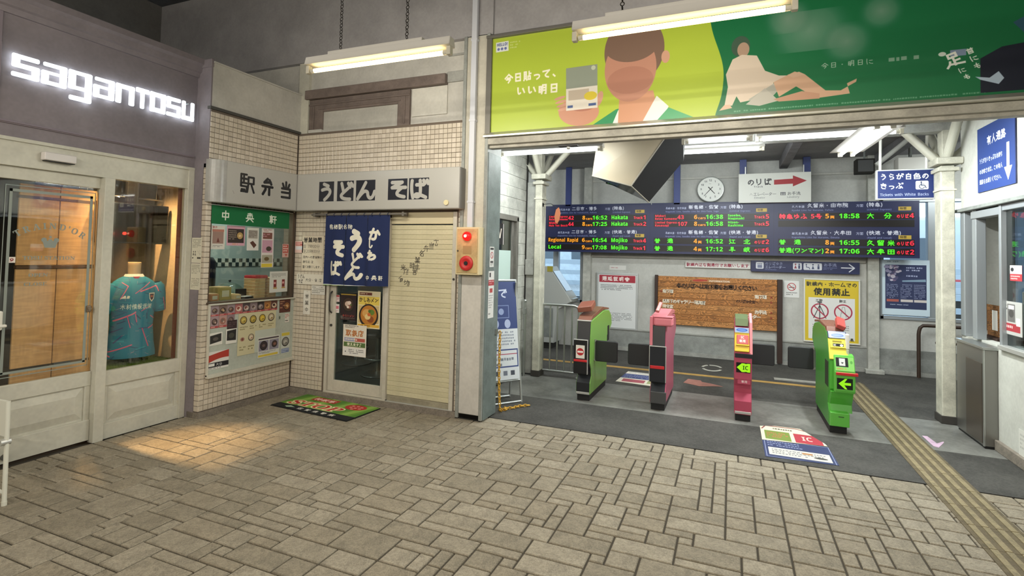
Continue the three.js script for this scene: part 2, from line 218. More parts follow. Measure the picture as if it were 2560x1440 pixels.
// ---------------------------------------------------------------- the setting: floors, walls, beams, ceilings
const grout = M('grout', '#6b6055', { roughness: 0.95 });
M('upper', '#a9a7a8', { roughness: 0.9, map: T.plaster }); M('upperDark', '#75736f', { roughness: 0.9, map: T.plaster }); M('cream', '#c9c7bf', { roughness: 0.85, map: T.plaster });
M('ceilingHall', '#55575a', { roughness: 0.95, map: T.worn }); M('paintGrey', '#a9aaa4', { roughness: 0.7, map: T.worn }); M('purple', '#8a8287', { roughness: 0.75, map: T.plaster });
M('whiteWood', '#d3d1c2', { roughness: 0.6, map: T.plaster }); M('brown', '#7d7069', { roughness: 0.75, map: T.worn }); M('sidingPaint', '#bdbeb6', { roughness: 0.7, map: T.worn });
M('dark', '#23221f', { roughness: 0.9 }); M('asphalt', '#4b4a46', { roughness: 0.85, map: T.asphalt, bumpMap: T.bumpFine, bumpScale: 0.003 }); M('gateConcrete', '#83837e', { roughness: 0.5, map: T.concrete });
M('black', '#131416', { roughness: 0.5 }); M('white', '#e9e8e2', { roughness: 0.55 }); M('steel', '#b8bbb9', { roughness: 0.32, metalness: 0.9 }); M('alu', '#c9cac6', { roughness: 0.4, metalness: 0.55 }); M('greyPaint', '#8d928e', { roughness: 0.6, map: T.worn });

function slab(w, d, h, c) {                                     // a chamfered stone or tile: top at y = 0, open underneath
  const X = w / 2, Z = d / 2, i = c, P = [[-X + i, 0, -Z + i], [X - i, 0, -Z + i], [X - i, 0, Z - i], [-X + i, 0, Z - i], [-X, -c, -Z], [X, -c, -Z], [X, -c, Z], [-X, -c, Z], [-X, -h, -Z], [X, -h, -Z], [X, -h, Z], [-X, -h, Z]];
  const v = [], q = (a, b, e, f) => v.push(...P[a], ...P[e], ...P[b], ...P[a], ...P[f], ...P[e]);
  q(0, 1, 2, 3); for (let k = 0; k < 4; k++) { const n = (k + 1) % 4; q(4 + k, 4 + n, n, k); q(8 + k, 8 + n, 4 + n, 4 + k); }
  const g = new THREE.BufferGeometry(); g.setAttribute('position', new THREE.Float32BufferAttribute(v, 3)); g.computeVertexNormals(); return metric(g);
}
camera.updateMatrixWorld(true); camera.updateProjectionMatrix();
const eyeView = new THREE.Matrix4().multiplyMatrices(camera.projectionMatrix, camera.matrixWorldInverse);
const inView = (x, y, z) => { const v = new THREE.Vector3(x, y, z).applyMatrix4(eyeView); return Math.abs(v.x) < 1.03 && Math.abs(v.y) < 1.03 && v.z < 1; };

// hall floor: cut pavers of many sizes over a dark bed
const floor = struct('floor', box(-7.1, 2.9, -0.14, -0.011, -4.79, 5.2), M('bed', '#4a443a', { roughness: 1 }), 'beige stone pavers of mixed sizes laid over the hall floor');
{
  const cx = 0.0835, cz = 0.0765, x0 = -4.78, x1 = 2.15, z0 = -4.785, nx = Math.floor((x1 - x0) / cx), nz = 46, full = new Uint8Array(nx * nz), r = rng(41), list = [], seam = Math.round((0.555 - x0) / cx);
  const sizes = [[4, 2, 5], [3, 2, 4], [2, 2, 4], [4, 3, 2], [2, 3, 1], [4, 1, 2.2], [3, 1, 1.6], [2, 1, 1.6], [1, 2, 1.2], [1, 1, 0.5]];
  for (let j = 0; j < nz; j++) for (let i = 0; i < nx; i++) {
    if (full[j * nx + i]) continue;
    const fits = sizes.filter(([a, b]) => { if (i + a > nx || j + b > nz || (i < seam && i + a > seam)) return false; for (let q = 0; q < b; q++) for (let p = 0; p < a; p++) if (full[(j + q) * nx + i + p]) return false; return true; });
    let k = r() * fits.reduce((s, f) => s + f[2], 0), s = fits.length - 1; for (let f = 0; f < fits.length; f++) { k -= fits[f][2]; if (k <= 0) { s = f; break; } }
    const [a, b] = fits[s]; for (let q = 0; q < b; q++) for (let p = 0; p < a; p++) full[(j + q) * nx + i + p] = 1;
    const x = x0 + (i + a / 2) * cx, z = z0 + (j + b / 2) * cz; list.push({ a, b, x, z, tone: Math.floor(r() * 4), lift: (r() - 0.5) * 0.003, seen: inView(x, 0, z) ? a * b / Math.pow(x * x + z * z + 2.56, 1.5) : 0 });
  }
  const tones = ['#9c9380', '#938a77', '#a39a87', '#998f7b'].map((c, i) => M('paver' + i, c, { roughness: 0.82, map: T.stone, bumpMap: T.bumpFine, bumpScale: 0.004 })), shapes = {}, rest = [];
  const shape = (a, b, v) => (shapes[[a, b, v]] ||= (() => { const g = slab(a * cx - 0.011, b * cz - 0.011, 0.014, 0.004), uv = g.attributes.uv; for (let i = 0; i < uv.count; i++) uv.setXY(i, uv.getX(i) + v * 0.37, uv.getY(i) + v * 0.23); return g; })());
  list.sort((p, q) => q.seen - p.seen).forEach((s, n) => {
    if (n < 300 && s.seen) { const m = part('paver', shape(s.a, s.b, (n % 3) + 1), tones[s.tone], floor); m.position.set(s.x, s.lift, s.z); } else rest.push(shape(s.a, s.b, (n % 3) + 1).clone().translate(s.x, s.lift, s.z));
  });
  part('paver', rest, tones[0], floor).userData.kind = 'stuff';
  const back = part('paver', box(-7.1, 2.9, -0.011, -0.001, z0 + nz * cz, 5.2), tones[1], floor); back.userData.kind = 'stuff';
}
struct('floor', box(-2.7, 2.9, -0.14, 0, -5.69, -4.795), M('asphalt'), 'dark asphalt strip in front of the ticket gates');
struct('floor', box(-2.7, 2.9, -0.14, 0, -6.74, -5.69), M('gateConcrete'), 'smooth grey concrete under the ticket gates');
struct('floor', box(-6.2, 5.2, -0.14, 0, -9.5, -6.74), M('asphalt'), 'dark asphalt of the passage behind the gates');
struct('floor', [box(-6.6, -4.75, -0.14, 0.005, -6.74, -3.57), box(-4.75, -2.73, -0.14, 0.005, -6.74, -4.77)], M('kitchenFloor', '#5b5c58', { roughness: 0.5 }), 'floor of the noodle stand');

// tiled walls of the noodle stand
const tilePale = ['#c9bfae', '#c2b8a8', '#d0c6b6'].map((c, i) => M('tile' + i, c, { roughness: 0.28 }));
function tiled(wall, cells, place) {                            // cells: [u, v] centres; the 300 that show largest are parts, the rest one mesh
  const g = slab(0.0462, 0.0462, 0.011, 0.003), r = rng(5), rest = [], m4 = new THREE.Matrix4();
  cells.map(([u, v]) => { const p = place(u, v); return { p, d: p.pos.distanceTo(camera.position), see: inView(...p.pos.toArray()) && !p.hid }; }).sort((a, b) => (b.see - a.see) || a.d - b.d).forEach((c, n) => {
    if (n < 300 && c.see) { const t = part('tile', g, tilePale[Math.floor(r() * 3)], wall); t.position.copy(c.p.pos); t.quaternion.copy(c.p.q); } else rest.push(g.clone().applyMatrix4(m4.compose(c.p.pos, c.p.q, new THREE.Vector3(1, 1, 1))));
  });
  part('tile', rest, tilePale[0], wall).userData.kind = 'stuff';
}
const qFront = new THREE.Quaternion().setFromEuler(new THREE.Euler(Math.PI / 2, 0, 0)), qLeft = new THREE.Quaternion().setFromEuler(new THREE.Euler(0, 0, -Math.PI / 2));
const wallFront = struct('wall_front', [box(-4.74, -4.115, 0, 2.94, -4.76, -4.629), box(-4.115, -2.47, 2.02, 2.94, -4.76, -4.629), box(-2.512, -2.47, 0, 2.02, -4.76, -4.629)], grout, 'noodle stand front wall of small cream tiles with dark joints');
{
  const cells = [];
  for (let y = 0.09; y < 2.93; y += 0.05) for (let x = -4.574; x < -2.47; x += 0.05) { if (x + 0.023 > -4.115 && x - 0.023 < -2.512 && y - 0.023 < 2.02) continue; if (y > 2.07 && y < 2.4 ) continue; cells.push([x, y]); }
  tiled(wallFront, cells, (x, y) => ({ pos: new THREE.Vector3(x, y, -4.618), q: qFront }));
}
const wallLeft = struct('wall_left', [box(-4.74, -4.611, 0, 1.075, -4.62, -3.505), box(-4.74, -4.611, 1.075, 2.035, -3.557, -3.505), box(-4.74, -4.611, 1.075, 2.035, -4.62, -4.585), box(-4.74, -4.611, 2.035, 2.94, -4.62, -3.505)], grout, 'noodle stand side wall of small cream tiles around the serving window');
{
  const cells = [];
  for (let y = 0.09; y < 2.93; y += 0.05) for (let z = -3.531; z > -4.61; z -= 0.05) { if (y > 1.06 && y < 2.04 && z < -3.55) continue; if (y > 0.4 && y < 1.05 && z < -3.59) continue; if (y > 2.07 && y < 2.4 && z < -3.6) continue; cells.push([z, y]); }
  tiled(wallLeft, cells, (z, y) => ({ pos: new THREE.Vector3(-4.6, y, z), q: qLeft }));
  const ret = [];
  for (let y = 0.09; y < 2.4; y += 0.05) ret.push(slab(0.058, 0.0462, 0.011, 0.003).applyMatrix4(new THREE.Matrix4().compose(new THREE.Vector3(-4.633, y, -3.5), qFront, new THREE.Vector3(1, 1, 1))));
  part('tile', ret, tilePale[1], wallLeft).userData.kind = 'stuff';
}
struct('kerb', [box(-4.75, -2.476, 0, 0.062, -4.77, -4.606)], M('kerb', '#8f867a', { roughness: 0.9, map: T.stone }), 'low stone kerb under the tiled front');
struct('kerb', [box(-4.75, -4.59, 0, 0.058, -4.606, -3.5)], M('kerb'), 'low stone kerb under the serving window wall');
struct('trim_1', box(-4.63, -4.585, 2.935, 2.962, -4.63, -3.49), M('lead', '#4b4a47', { roughness: 0.8 }));
struct('wall_left_upper', [box(-4.72, -4.605, 2.94, 3.385, -4.68, -3.515), box(-4.74, -4.59, 3.385, 3.4, -4.68, -3.515)], M('cream'), 'white panel above the serving window wall');
struct('wall_front_upper', [box(-5.7, -2.47, 2.94, 3.775, -4.8, -4.68)], M('cream'), 'cream plaster wall above the noodle stand');
struct('wall_upper', [box(-7.1, -2.17, 3.765, 4.83, -4.9, -4.62), box(-2.17, 2.9, 2.66, 4.83, -4.72, -4.645)], M('upper'), 'high grey plaster wall over the gates and the noodle stand');
struct('trim_2', [box(-4.645, -4.5, 2.94, 3.77, -4.68, -4.64)], M('whiteWood'));
struct('trim_3', [rbox(-2.69, -2.48, 3.35, 3.46, -4.68, -4.655), rbox(-2.69, -2.48, 3.62, 3.64, -4.68, -4.66)], M('paintGrey'));
// blocked window above the noodle stand
{
  const w = struct('window_1', [box(-4.29, -3.28, 2.95, 3.18, -4.68, -4.665)], M('blankBoard', '#c3c1b8', { roughness: 0.8, map: T.plaster }), 'boarded window with brown frame above the noodle stand');
  const b = M('brown');
  part('window_head', [rbox(-4.53, -2.69, 3.33, 3.435, -4.68, -4.61, 0.008)], b, w);
  part('window_frame', [rbox(-4.485, -4.29, 2.98, 3.325, -4.68, -4.645), rbox(-3.28, -3.13, 2.94, 3.325, -4.68, -4.645), rbox(-4.29, -3.28, 3.18, 3.325, -4.68, -4.645), rbox(-4.485, -3.13, 3.255, 3.275, -4.645, -4.632), rbox(-4.43, -4.41, 2.98, 3.25, -4.645, -4.634), rbox(-3.2, -3.18, 2.96, 3.25, -4.645, -4.634), rbox(-4.35, -3.24, 3.205, 3.222, -4.645, -4.634)], b, w);
  part('window_block', [rbox(-4.485, -4.29, 2.942, 2.98, -4.68, -4.63)], M('cream'), w);
  struct('window_2', [rbox(-3.11, -2.69, 3.03, 3.325, -4.68, -4.66, 0.004)], M('paleBoard', '#d6d4ca', { roughness: 0.8, map: T.plaster }), 'pale board beside the brown boarded window');
}
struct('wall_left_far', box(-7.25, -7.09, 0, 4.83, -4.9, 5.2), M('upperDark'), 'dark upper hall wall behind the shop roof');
struct('wall_back', box(-7.1, 2.9, 0, 4.83, 5.2, 5.35), M('upper'), 'hall wall behind the viewer');
struct('wall_right', box(2.6, 2.75, 0, 4.83, -4.6, 5.2), M('upper'), 'hall wall at the viewer side');
struct('ceiling', box(-7.25, 2.9, 4.83, 4.95, -4.95, 5.35), M('ceilingHall'), 'dark hall ceiling');

// the steel pillar and the beam over the gates
{
  const c = struct('column_1', [rbox(-2.476, -2.44, 0.012, 3.77, -4.93, -4.6, 0.006), rbox(-2.222, -2.188, 0.012, 3.77, -4.93, -4.6, 0.006), box(-2.44, -2.222, 0.012, 3.77, -4.92, -4.62)], M('pillarGrey', '#9b9f9a', { roughness: 0.6, map: T.worn }), 'grey steel pillar between the shutter and the ticket gates');
  part('lower_panel', rbox(-2.44, -2.222, 0.058, 1.395, -4.63, -4.608, 0.004), M('panelWhite', '#d0cdc6', { roughness: 0.7, map: T.plaster }), c);
  part('upper_panel', rbox(-2.44, -2.222, 1.4, 3.76, -4.63, -4.612, 0.004), M('panelCream', '#c7c3b4', { roughness: 0.7, map: T.plaster }), c);
  part('side_plate', rbox(-2.2, -2.182, 0.012, 2.6, -4.92, -4.62, 0.004), M('greenGrey', '#74807d', { roughness: 0.6, map: T.worn }), c);
  part('base_plate', rbox(-2.45, -2.21, 0, 0.055, -4.94, -4.62, 0.003), M('dark'), c);
}
struct('beam', [rbox(-2.215, 2.6, 2.668, 2.734, -4.72, -4.604, 0.008), rbox(-2.215, 2.6, 2.638, 2.672, -4.72, -4.64, 0.004)], M('beamPaint', '#b3b0a4', { roughness: 0.65, map: T.worn }), 'grey beam under the long advertising hoarding');

// passage behind the gates
struct('ceiling', [box(-6.2, 5.2, 3.2, 3.32, -9.5, -4.7)], M('ceilPassage', '#8f8e90', { roughness: 0.9, map: T.plaster }), 'grey boarded ceiling of the gate passage');
struct('ceiling_beam', [rbox(-6.1, 5.1, 2.98, 3.2, -6.85, -6.68, 0.01)], M('paintGrey'), 'painted timber beam across the passage ceiling');
for (const x of [-4.2, -1.0, 0.75, 2.0, 3.6]) struct('ceiling_beam', [rbox(x - 0.06, x + 0.06, 3.06, 3.2, -9.28, -6.86, 0.01)], M('beamGrey', '#77767a', { roughness: 0.8, map: T.worn }), 'painted ceiling joist running to the far wall');
const FW = M('farWall', '#c3c4bf', { roughness: 0.8, map: T.plaster });
struct('wall_far', [box(-6.2, -3.6, 0, 3.2, -9.45, -9.3), box(-3.6, -2.47, 0, 0.78, -9.45, -9.3), box(-3.6, -2.47, 2.45, 3.2, -9.45, -9.3), box(-2.47, 2.03, 0, 3.2, -9.45, -9.3), box(2.03, 4.4, 0, 0.79, -9.45, -9.3), box(2.03, 4.4, 2.55, 3.2, -9.45, -9.3), box(4.4, 5.2, 0, 3.2, -9.45, -9.3)], FW, 'pale far wall of the passage behind the gates');
struct('trim_4', [rbox(-2.46, 5.1, 2.94, 2.975, -9.3, -9.27), rbox(-2.46, 1.85, 1.6, 1.635, -9.3, -9.26)], M('trimPale', '#c9c9c2', { roughness: 0.7, map: T.plaster }));
struct('baseboard_far', [rbox(-2.4, 1.86, 0.03, 0.345, -9.3, -9.275, 0.004), rbox(2.0, 5.1, 0.03, 0.36, -9.3, -9.275, 0.004)], M('wainscot', '#999c98', { roughness: 0.8, map: T.worn }), 'grey skirting band along the far wall');
struct('trim_5', [rbox(-2.4, 1.86, 0.345, 0.365, -9.3, -9.262, 0.003), box(-2.4, 5.1, 0, 0.06, -9.3, -9.24)], M('paintGrey'));
for (const [x0, x1] of [[-2.44, -2.3], [1.858, 2.0]]) struct('column', [rbox(x0, x1, 0.05, 3.2, -9.3, -9.18, 0.008), rbox(x0 - 0.04, x1 + 0.05, 0, 0.06, -9.3, -9.12, 0.008)], M('sidingPaint'), x0 < 0 ? 'pale post at the end of the far wall beside the platform window' : 'pale post between the yellow prohibition board and the poster window');
for (const [x0, x1, y0, y1, n, muls] of [[-3.6, -2.47, 0.78, 2.45, 'window_3', [-2.98]], [2.03, 4.4, 0.79, 2.55, 'window_4', [2.66, 3.5]]]) {
  const w = struct(n, [rbox(x0, x1, y0, y0 + 0.05, -9.4, -9.28), rbox(x0, x1, y1 - 0.05, y1, -9.4, -9.28), rbox(x0, x0 + 0.045, y0, y1, -9.4, -9.28), rbox(x1 - 0.045, x1, y0, y1, -9.4, -9.28), ...muls.map((m) => rbox(m - 0.05, m + 0.05, y0, y1, -9.4, -9.29))], M('winAlu', '#9ea4a8', { roughness: 0.4, metalness: 0.4 }), x0 < 0 ? 'platform window beside the grey ticket machine' : 'platform window behind the navy poster');
  part('pane', box(x0, x1, y0, y1, -9.35, -9.346), glass('paneFar', '#eaf6fb'), w);
}
// painted timber siding with a door behind the pillar
{
  const x = -2.6, core = [box(-2.72, -2.615, 0, 3.2, -5.36, -4.93), box(-2.72, -2.615, 2.1, 3.2, -6.42, -5.36), box(-2.72, -2.615, 0, 3.2, -6.73, -6.42)];
  const w = struct('wall_siding', core, grout, 'grey painted weatherboard wall behind the pillar');
  for (let y = 0.02, k = 0; y < 3.15; y += 0.145, k++) {
    const low = y + 0.07 < 2.1, board = (z0, z1) => part('plank', side([[z0, y], [z0, y + 0.143], [z0 + 0.001, y + 0.143], [z1 - 0.001, y + 0.143], [z1, y]], -2.614, -2.592 - (k % 2) * 0.002, 0.003), M('sidingPaint'), w);
    if (low) { board(-6.72, -6.44); } else board(-6.72, -4.95);
  }
  const d = struct('door_1', [rbox(-2.66, -2.58, 0, 2.1, -6.44, -6.38), rbox(-2.66, -2.58, 2.04, 2.11, -6.44, -5.36), rbox(-2.66, -2.58, 0, 2.1, -5.42, -5.36)], M('doorGrey', '#6f6d66', { roughness: 0.6, map: T.worn }), 'grey door with glass and a green band behind the pillar');
  part('door_leaf', [rbox(-2.65, -2.62, 0.02, 0.95, -6.38, -5.42), rbox(-2.65, -2.62, 0.95, 2.04, -6.38, -6.3), rbox(-2.65, -2.62, 0.95, 2.04, -5.5, -5.42)], M('doorGrey'), d);
  part('frosted_pane', rbox(-2.64, -2.63, 1.22, 1.66, -6.3, -5.5), M('frosted', '#b9cfc8', { roughness: 0.5 }), d);
  part('green_band', rbox(-2.64, -2.628, 0.95, 1.22, -6.3, -5.5), M('bandGreen', '#2f9a5c', { roughness: 0.5 }), d);
  part('pane', rbox(-2.64, -2.63, 1.66, 2.04, -6.3, -5.5), glass('paneDoor', '#dfe8e6'), d);
  struct('trim_6', [rbox(-2.602, -2.575, 0.02, 3.0, -6.745, -6.71)], M('dark'));
}
// timber columns with capitals and brackets
function timberColumn(name, x, z, w, sgn, label) {
  const c = struct(name, [rbox(x - w, x, 0.06, 2.62, z - 0.09, z + 0.09, 0.012)], M('colPaint', '#cfcdbd', { roughness: 0.7, map: T.worn }), label);
  part('plinth', rbox(x - w - 0.01, x + 0.01, 0, 0.08, z - 0.1, z + 0.1, 0.006), M('plinth', '#3d3a36', { roughness: 0.9 }), c);
  part('capital', [rbox(x - w - 0.025, x + 0.03, 2.56, 2.6, z - 0.12, z + 0.12, 0.008), rbox(x - w - 0.045, x + 0.06, 2.63, 2.7, z - 0.14, z + 0.14, 0.012), rbox(x - w - 0.012, x + 0.012, 2.36, 2.38, z - 0.1, z + 0.1, 0.004)], M('colPaint'), c);
  for (const [dx, dz] of [[0.55, 0], [-0.5, 0], [0, 0.5], [0, -0.55]]) { const g = rod([x - w / 2 + dx * 0.08, 2.66, z + dz * 0.08], [x - w / 2 + dx, 3.19, z + dz], 0.045, 4); part('brace', g, M('colPaint'), c); }
  part('post_head', rbox(x - w + 0.02, x - 0.02, 2.68, 3.19, z - 0.07, z + 0.07, 0.008), M('colPaint'), c);
  return c;
}
timberColumn('column_2', -2.345, -6.75, 0.1, 1, 'white timber column with a moulded capital beside the tubular fence');
struct('wall_stub', [rbox(-2.6, -2.45, 0.02, 2.6, -6.8, -6.72, 0.006), rbox(-2.58, -2.46, 1.34, 1.55, -6.72, -6.69, 0.006)], M('paintGrey'), 'grey boards joining the weatherboard wall to the timber column');
timberColumn('column_3', 2.1, -6.75, 0.12, -1, 'cream timber column with a moulded capital beside the office counter');
// staffed office
{
  const w = struct('wall_office', [box(2.16, 2.28, 2.163, 3.2, -6.7, -4.6), box(2.16, 2.28, 0.09, 0.9, -5.925, -4.6), box(2.16, 2.28, 0, 0.9, -6.7, -6.56), box(2.2, 2.3, 0, 0.9, -6.56, -5.925)], M('officeWall', '#cfd0c8', { roughness: 0.75, map: T.plaster }), 'pale wall of the staffed ticket office');
  part('plinth', rbox(2.13, 2.3, 0, 0.09, -5.93, -4.6, 0.006), M('kerb'), w);
  part('drip_rail', rbox(2.12, 2.3, 2.135, 2.17, -6.76, -4.6, 0.006), M('greyPaint'), w);
  struct('wall_office_back', [box(2.28, 5.2, 0, 1.2, -6.86, -6.76), box(2.28, 5.2, 2.15, 3.2, -6.86, -6.76), box(2.28, 2.55, 1.2, 2.15, -6.86, -6.76), box(4.2, 5.2, 1.2, 2.15, -6.86, -6.76)], M('officeWall'));
  struct('wall_office_side', [box(5.1, 5.2, 0, 3.2, -9.4, -3.4), box(2.28, 5.2, 0, 3.2, -3.5, -3.4)], M('officeWall'));
  struct('floor', box(2.28, 5.2, -0.1, 0.001, -6.76, -3.5), M('kitchenFloor'), 'floor of the ticket office');
  struct('ceiling', box(2.28, 5.2, 2.7, 2.8, -6.76, -3.5), M('officeWall'), 'low ceiling of the ticket office');
  const f = struct('window_5', [rbox(2.15, 2.24, 0.9, 2.135, -6.7, -6.6, 0.006), rbox(2.16, 2.24, 0.9, 2.135, -6.45, -6.36, 0.006), rbox(2.15, 2.25, 0.9, 2.135, -5.87, -5.83, 0.006), rbox(2.16, 2.24, 2.08, 2.135, -5.83, -4.6, 0.006), rbox(2.15, 2.24, 2.05, 2.12, -6.45, -5.86, 0.006)], M('winAlu'), 'sliding office windows above the steel counter');
  part('pane', box(2.19, 2.194, 0.9, 2.08, -5.83, -4.6), glass('paneOffice', '#cfd6d6'), f);
  part('sill', rbox(2.13, 2.3, 0.885, 0.925, -5.86, -4.6, 0.006), M('alu'), f);
}
struct('wall_corridor_end', [box(-6.2, -6.05, 0, 3.2, -9.4, -6.85)], FW);
struct('wall_kiosk_back', [box(-6.6, -2.72, 0, 3.2, -6.86, -6.74)], M('kioskWall', '#6c7476', { roughness: 0.7 }));

// inside the noodle stand
struct('wall_kitchen', [box(-5.88, -5.75, 0, 2.66, -6.74, -3.57)], M('kitchenTile', '#a9b9b2', { roughness: 0.35 }), 'pale green kitchen wall with a chequered tile band');
struct('wall_shop_side', [box(-6.6, -4.79, 0, 2.66, -3.57, -3.5)], M('warmWall', '#dcc7a6', { roughness: 0.8, map: T.plaster }), 'cream side wall of the display window');
struct('ceiling', [box(-5.9, -4.74, 2.6, 2.7, -6.74, -3.57), box(-4.74, -2.72, 2.6, 2.7, -6.74, -4.76)], M('kioskCeil', '#b9b8b0', { roughness: 0.9 }), 'low ceiling of the noodle stand');
{
  const chk = [[], []];
  for (let k = 0; k < 46; k++) for (let j = 0; j < 2; j++) chk[(k + j) % 2].push(box(-5.75, -5.742, 1.385 + j * 0.05, 1.433 + j * 0.05, -3.6 - k * 0.05 - 0.048, -3.6 - k * 0.05));
  const t = struct('trim_7', chk[0], M('tileDark', '#2f3d35', { roughness: 0.3 }), 'chequered band of dark tiles on the kitchen wall');
  part('pale_tile', chk[1], M('tilePale', '#c9cdbf', { roughness: 0.3 }), t).userData.kind = 'stuff'; t.userData.kind = 'structure';
}
// tactile paving and painted floor lines
{
  const t = thing('tactile_paving', 'yellow brown tactile guide strip of four raised bars running past the green gate', 'tactile paving', [1.48, 0, 0]);
  const base = M('tactile', '#6f634a', { roughness: 0.8, map: T.stone }), bar = M('tactileBar', '#978a68', { roughness: 0.7, map: T.stone });
  const plate = rbox(-0.149, 0.149, -0.008, 0.005, -0.149, 0.149, 0.002), ribs = merge([-0.105, -0.035, 0.035, 0.105].map((x) => rbox(x - 0.018, x + 0.018, 0.004, 0.011, -0.147, 0.147, 0.004)));
  for (let k = 0; k < 17; k++) { const a = part('tile', plate, base, t); a.position.z = -3.4 - k * 0.3; part('raised_bar', ribs, bar, a); }
}
solo('floor_line', box(-5.5, 1.3, 0, 0.004, -7.86, -7.76), M('lineYellow', '#b08d4c', { roughness: 0.8, map: T.worn }), 'worn yellow line painted across the passage floor behind the gates', 'floor line');
solo('floor_line', box(0.55, 1.15, 0, 0.012, -8.12, -8.02), M('linePale', '#a7a69d', { roughness: 0.8, map: T.worn }), 'short pale strip on the floor behind the green arrow gate', 'floor line');
// ---------------------------------------------------------------- fluorescent lamps
const tubeWarm = M('tubeWarm', '#fff6e0', { emissive: '#ffe2a0', emissiveIntensity: 7 }), tubeCool = M('tubeCool', '#ffffff', { emissive: '#f4fbff', emissiveIntensity: 6 });
M('lampWhite', '#dedbd4', { roughness: 0.5 }); M('socket', '#d8d4c4', { roughness: 0.5 }); M('chain', '#3a3733', { roughness: 0.5, metalness: 0.6 });
function lamp(kind, label, pos, turn, tubes, hang, power, group, L = 1.22) {
  const t = thing('fluorescent_lamp', label, 'lamp', pos, turn, group), warm = kind === 'hall', tm = warm ? tubeWarm : tubeCool;
  const n = tubes.length, W = n > 1 ? 0.1 : 0.045;
  part('housing', warm ? extrude([[-0.03, 0.1], [0.03, 0.1], [0.045, 0.04], [-0.045, 0.04]], L + 0.03, 0.004).translate(0, 0, -L / 2 - 0.015).rotateY(Math.PI / 2) : metric(extrude([[-W * 0.6, 0.075], [W * 0.6, 0.075], [W * 1.5, 0.026], [-W * 1.5, 0.026]], L + 0.03, 0.003).translate(0, 0, -L / 2 - 0.015).rotateY(Math.PI / 2)), M('lampWhite'), t);
  if (warm) part('batten', rbox(-0.42, 0.4, 0.097, 0.125, -0.026, 0.026, 0.004), M('lampWhite'), t);
  for (const z of tubes) {
    part('lamp_tube', rod([-L / 2 + 0.025, 0, z], [L / 2 - 0.025, 0, z], 0.016, 14), tm, t);
    for (const s of [-1, 1]) part('socket', [rbox(s * L / 2 - 0.02, s * L / 2 + 0.012, -0.02, 0.04, z - 0.02, z + 0.02, 0.005), rod([s * (L / 2 - 0.05), 0, z], [s * (L / 2 - 0.02), 0, z], 0.0165, 12)], M('socket'), t);
  }
  if (hang === 'chain') for (const s of [-1, 1]) {
    const links = []; for (let y = 0.125, k = 0; y < 4.83 - pos[1]; y += 0.024, k++) links.push(metric(new THREE.TorusGeometry(0.012, 0.0032, 4, 8).rotateY(k % 2 ? Math.PI / 2 : 0).translate(s * 0.29 - 0.03, y, 0)));
    part('chain', links, M('chain'), t);
  } else if (hang === 'stem') for (const s of [-1, 1]) part('stem', rod([s * L / 3, 0.07, 0], [s * L / 3, 3.2 - pos[1], 0], 0.01, 8), M('greyPaint'), t);
  for (const tilt of warm ? [-1.0, 1.0] : [-0.8, 0.8]) { const a = new THREE.RectAreaLight(warm ? new THREE.Color(1, 0.935, 0.82) : new THREE.Color(0.95, 1, 0.98), power * n * (warm ? 1 : 0.68), L - 0.1, 0.036); a.name = 'lamp_glow'; a.position.set(0, -0.022, -Math.sin(tilt) * 0.022); a.rotation.x = -Math.PI / 2 + tilt; a.castShadow = true; t.add(a); }
  return t;
}
const addedLampGroup = 'added chain hung fluorescent lamps behind the viewer';
lamp('hall', 'chain hung fluorescent lamp with warm tube above the noodle stand corner', [-2.39, 2.975, -3.1], 0.012, [0], 'chain', HALL_TUBE);
lamp('hall', 'chain hung fluorescent lamp in front of the green advertising hoarding', [-0.3, 2.965, -3.15], -0.008, [0], 'chain', HALL_TUBE);
for (const z of [0.2, 3.2]) for (const x of [-4.4, -2.36, -0.3, 1.6]) lamp('hall', 'added chain hung fluorescent lamp lighting the hall, unseen behind the viewer', [x, 2.97, z], 0, [0], 'chain', HALL_TUBE, addedLampGroup);  // unseen lamps added behind the camera to light the floor
lamp('gate', 'white tube lamp above the tubular fence, left of the beige display housing', [-1.93, 2.79, -5.7], 0, [0], 'stem', GATE_TUBE);
lamp('gate', 'white tube lamp just behind the beam, between the display housing and the clock', [-0.14, 2.8, -5.66], 0, [0], 'stem', GATE_TUBE, undefined, 0.64);
lamp('gate', 'white tube lamp behind the beam above the red arrow sign', [0.85, 2.83, -5.88], 0, [0], 'stem', GATE_TUBE);
lamp('gate', 'white tube lamp of the second row, above the wall clock', [-0.26, 2.95, -7.0], 0, [0], 'stem', GATE_TUBE);
lamp('gate', 'twin tube lamp hung at right angles to the others near the navy ticket sign', [1.105, 2.7, -5.63], Math.PI / 2 + 0.045, [-0.055, 0.055], 'stem', GATE_TUBE);
lamp('gate', 'tube lamp in the corridor behind the ticket office', [3.3, 2.8, -8.0], 0, [0], 'stem', GATE_TUBE);
lamp('gate', 'tube lamp in the corridor behind the weatherboard wall', [-4.2, 2.8, -8.0], 0, [0], 'stem', GATE_TUBE);

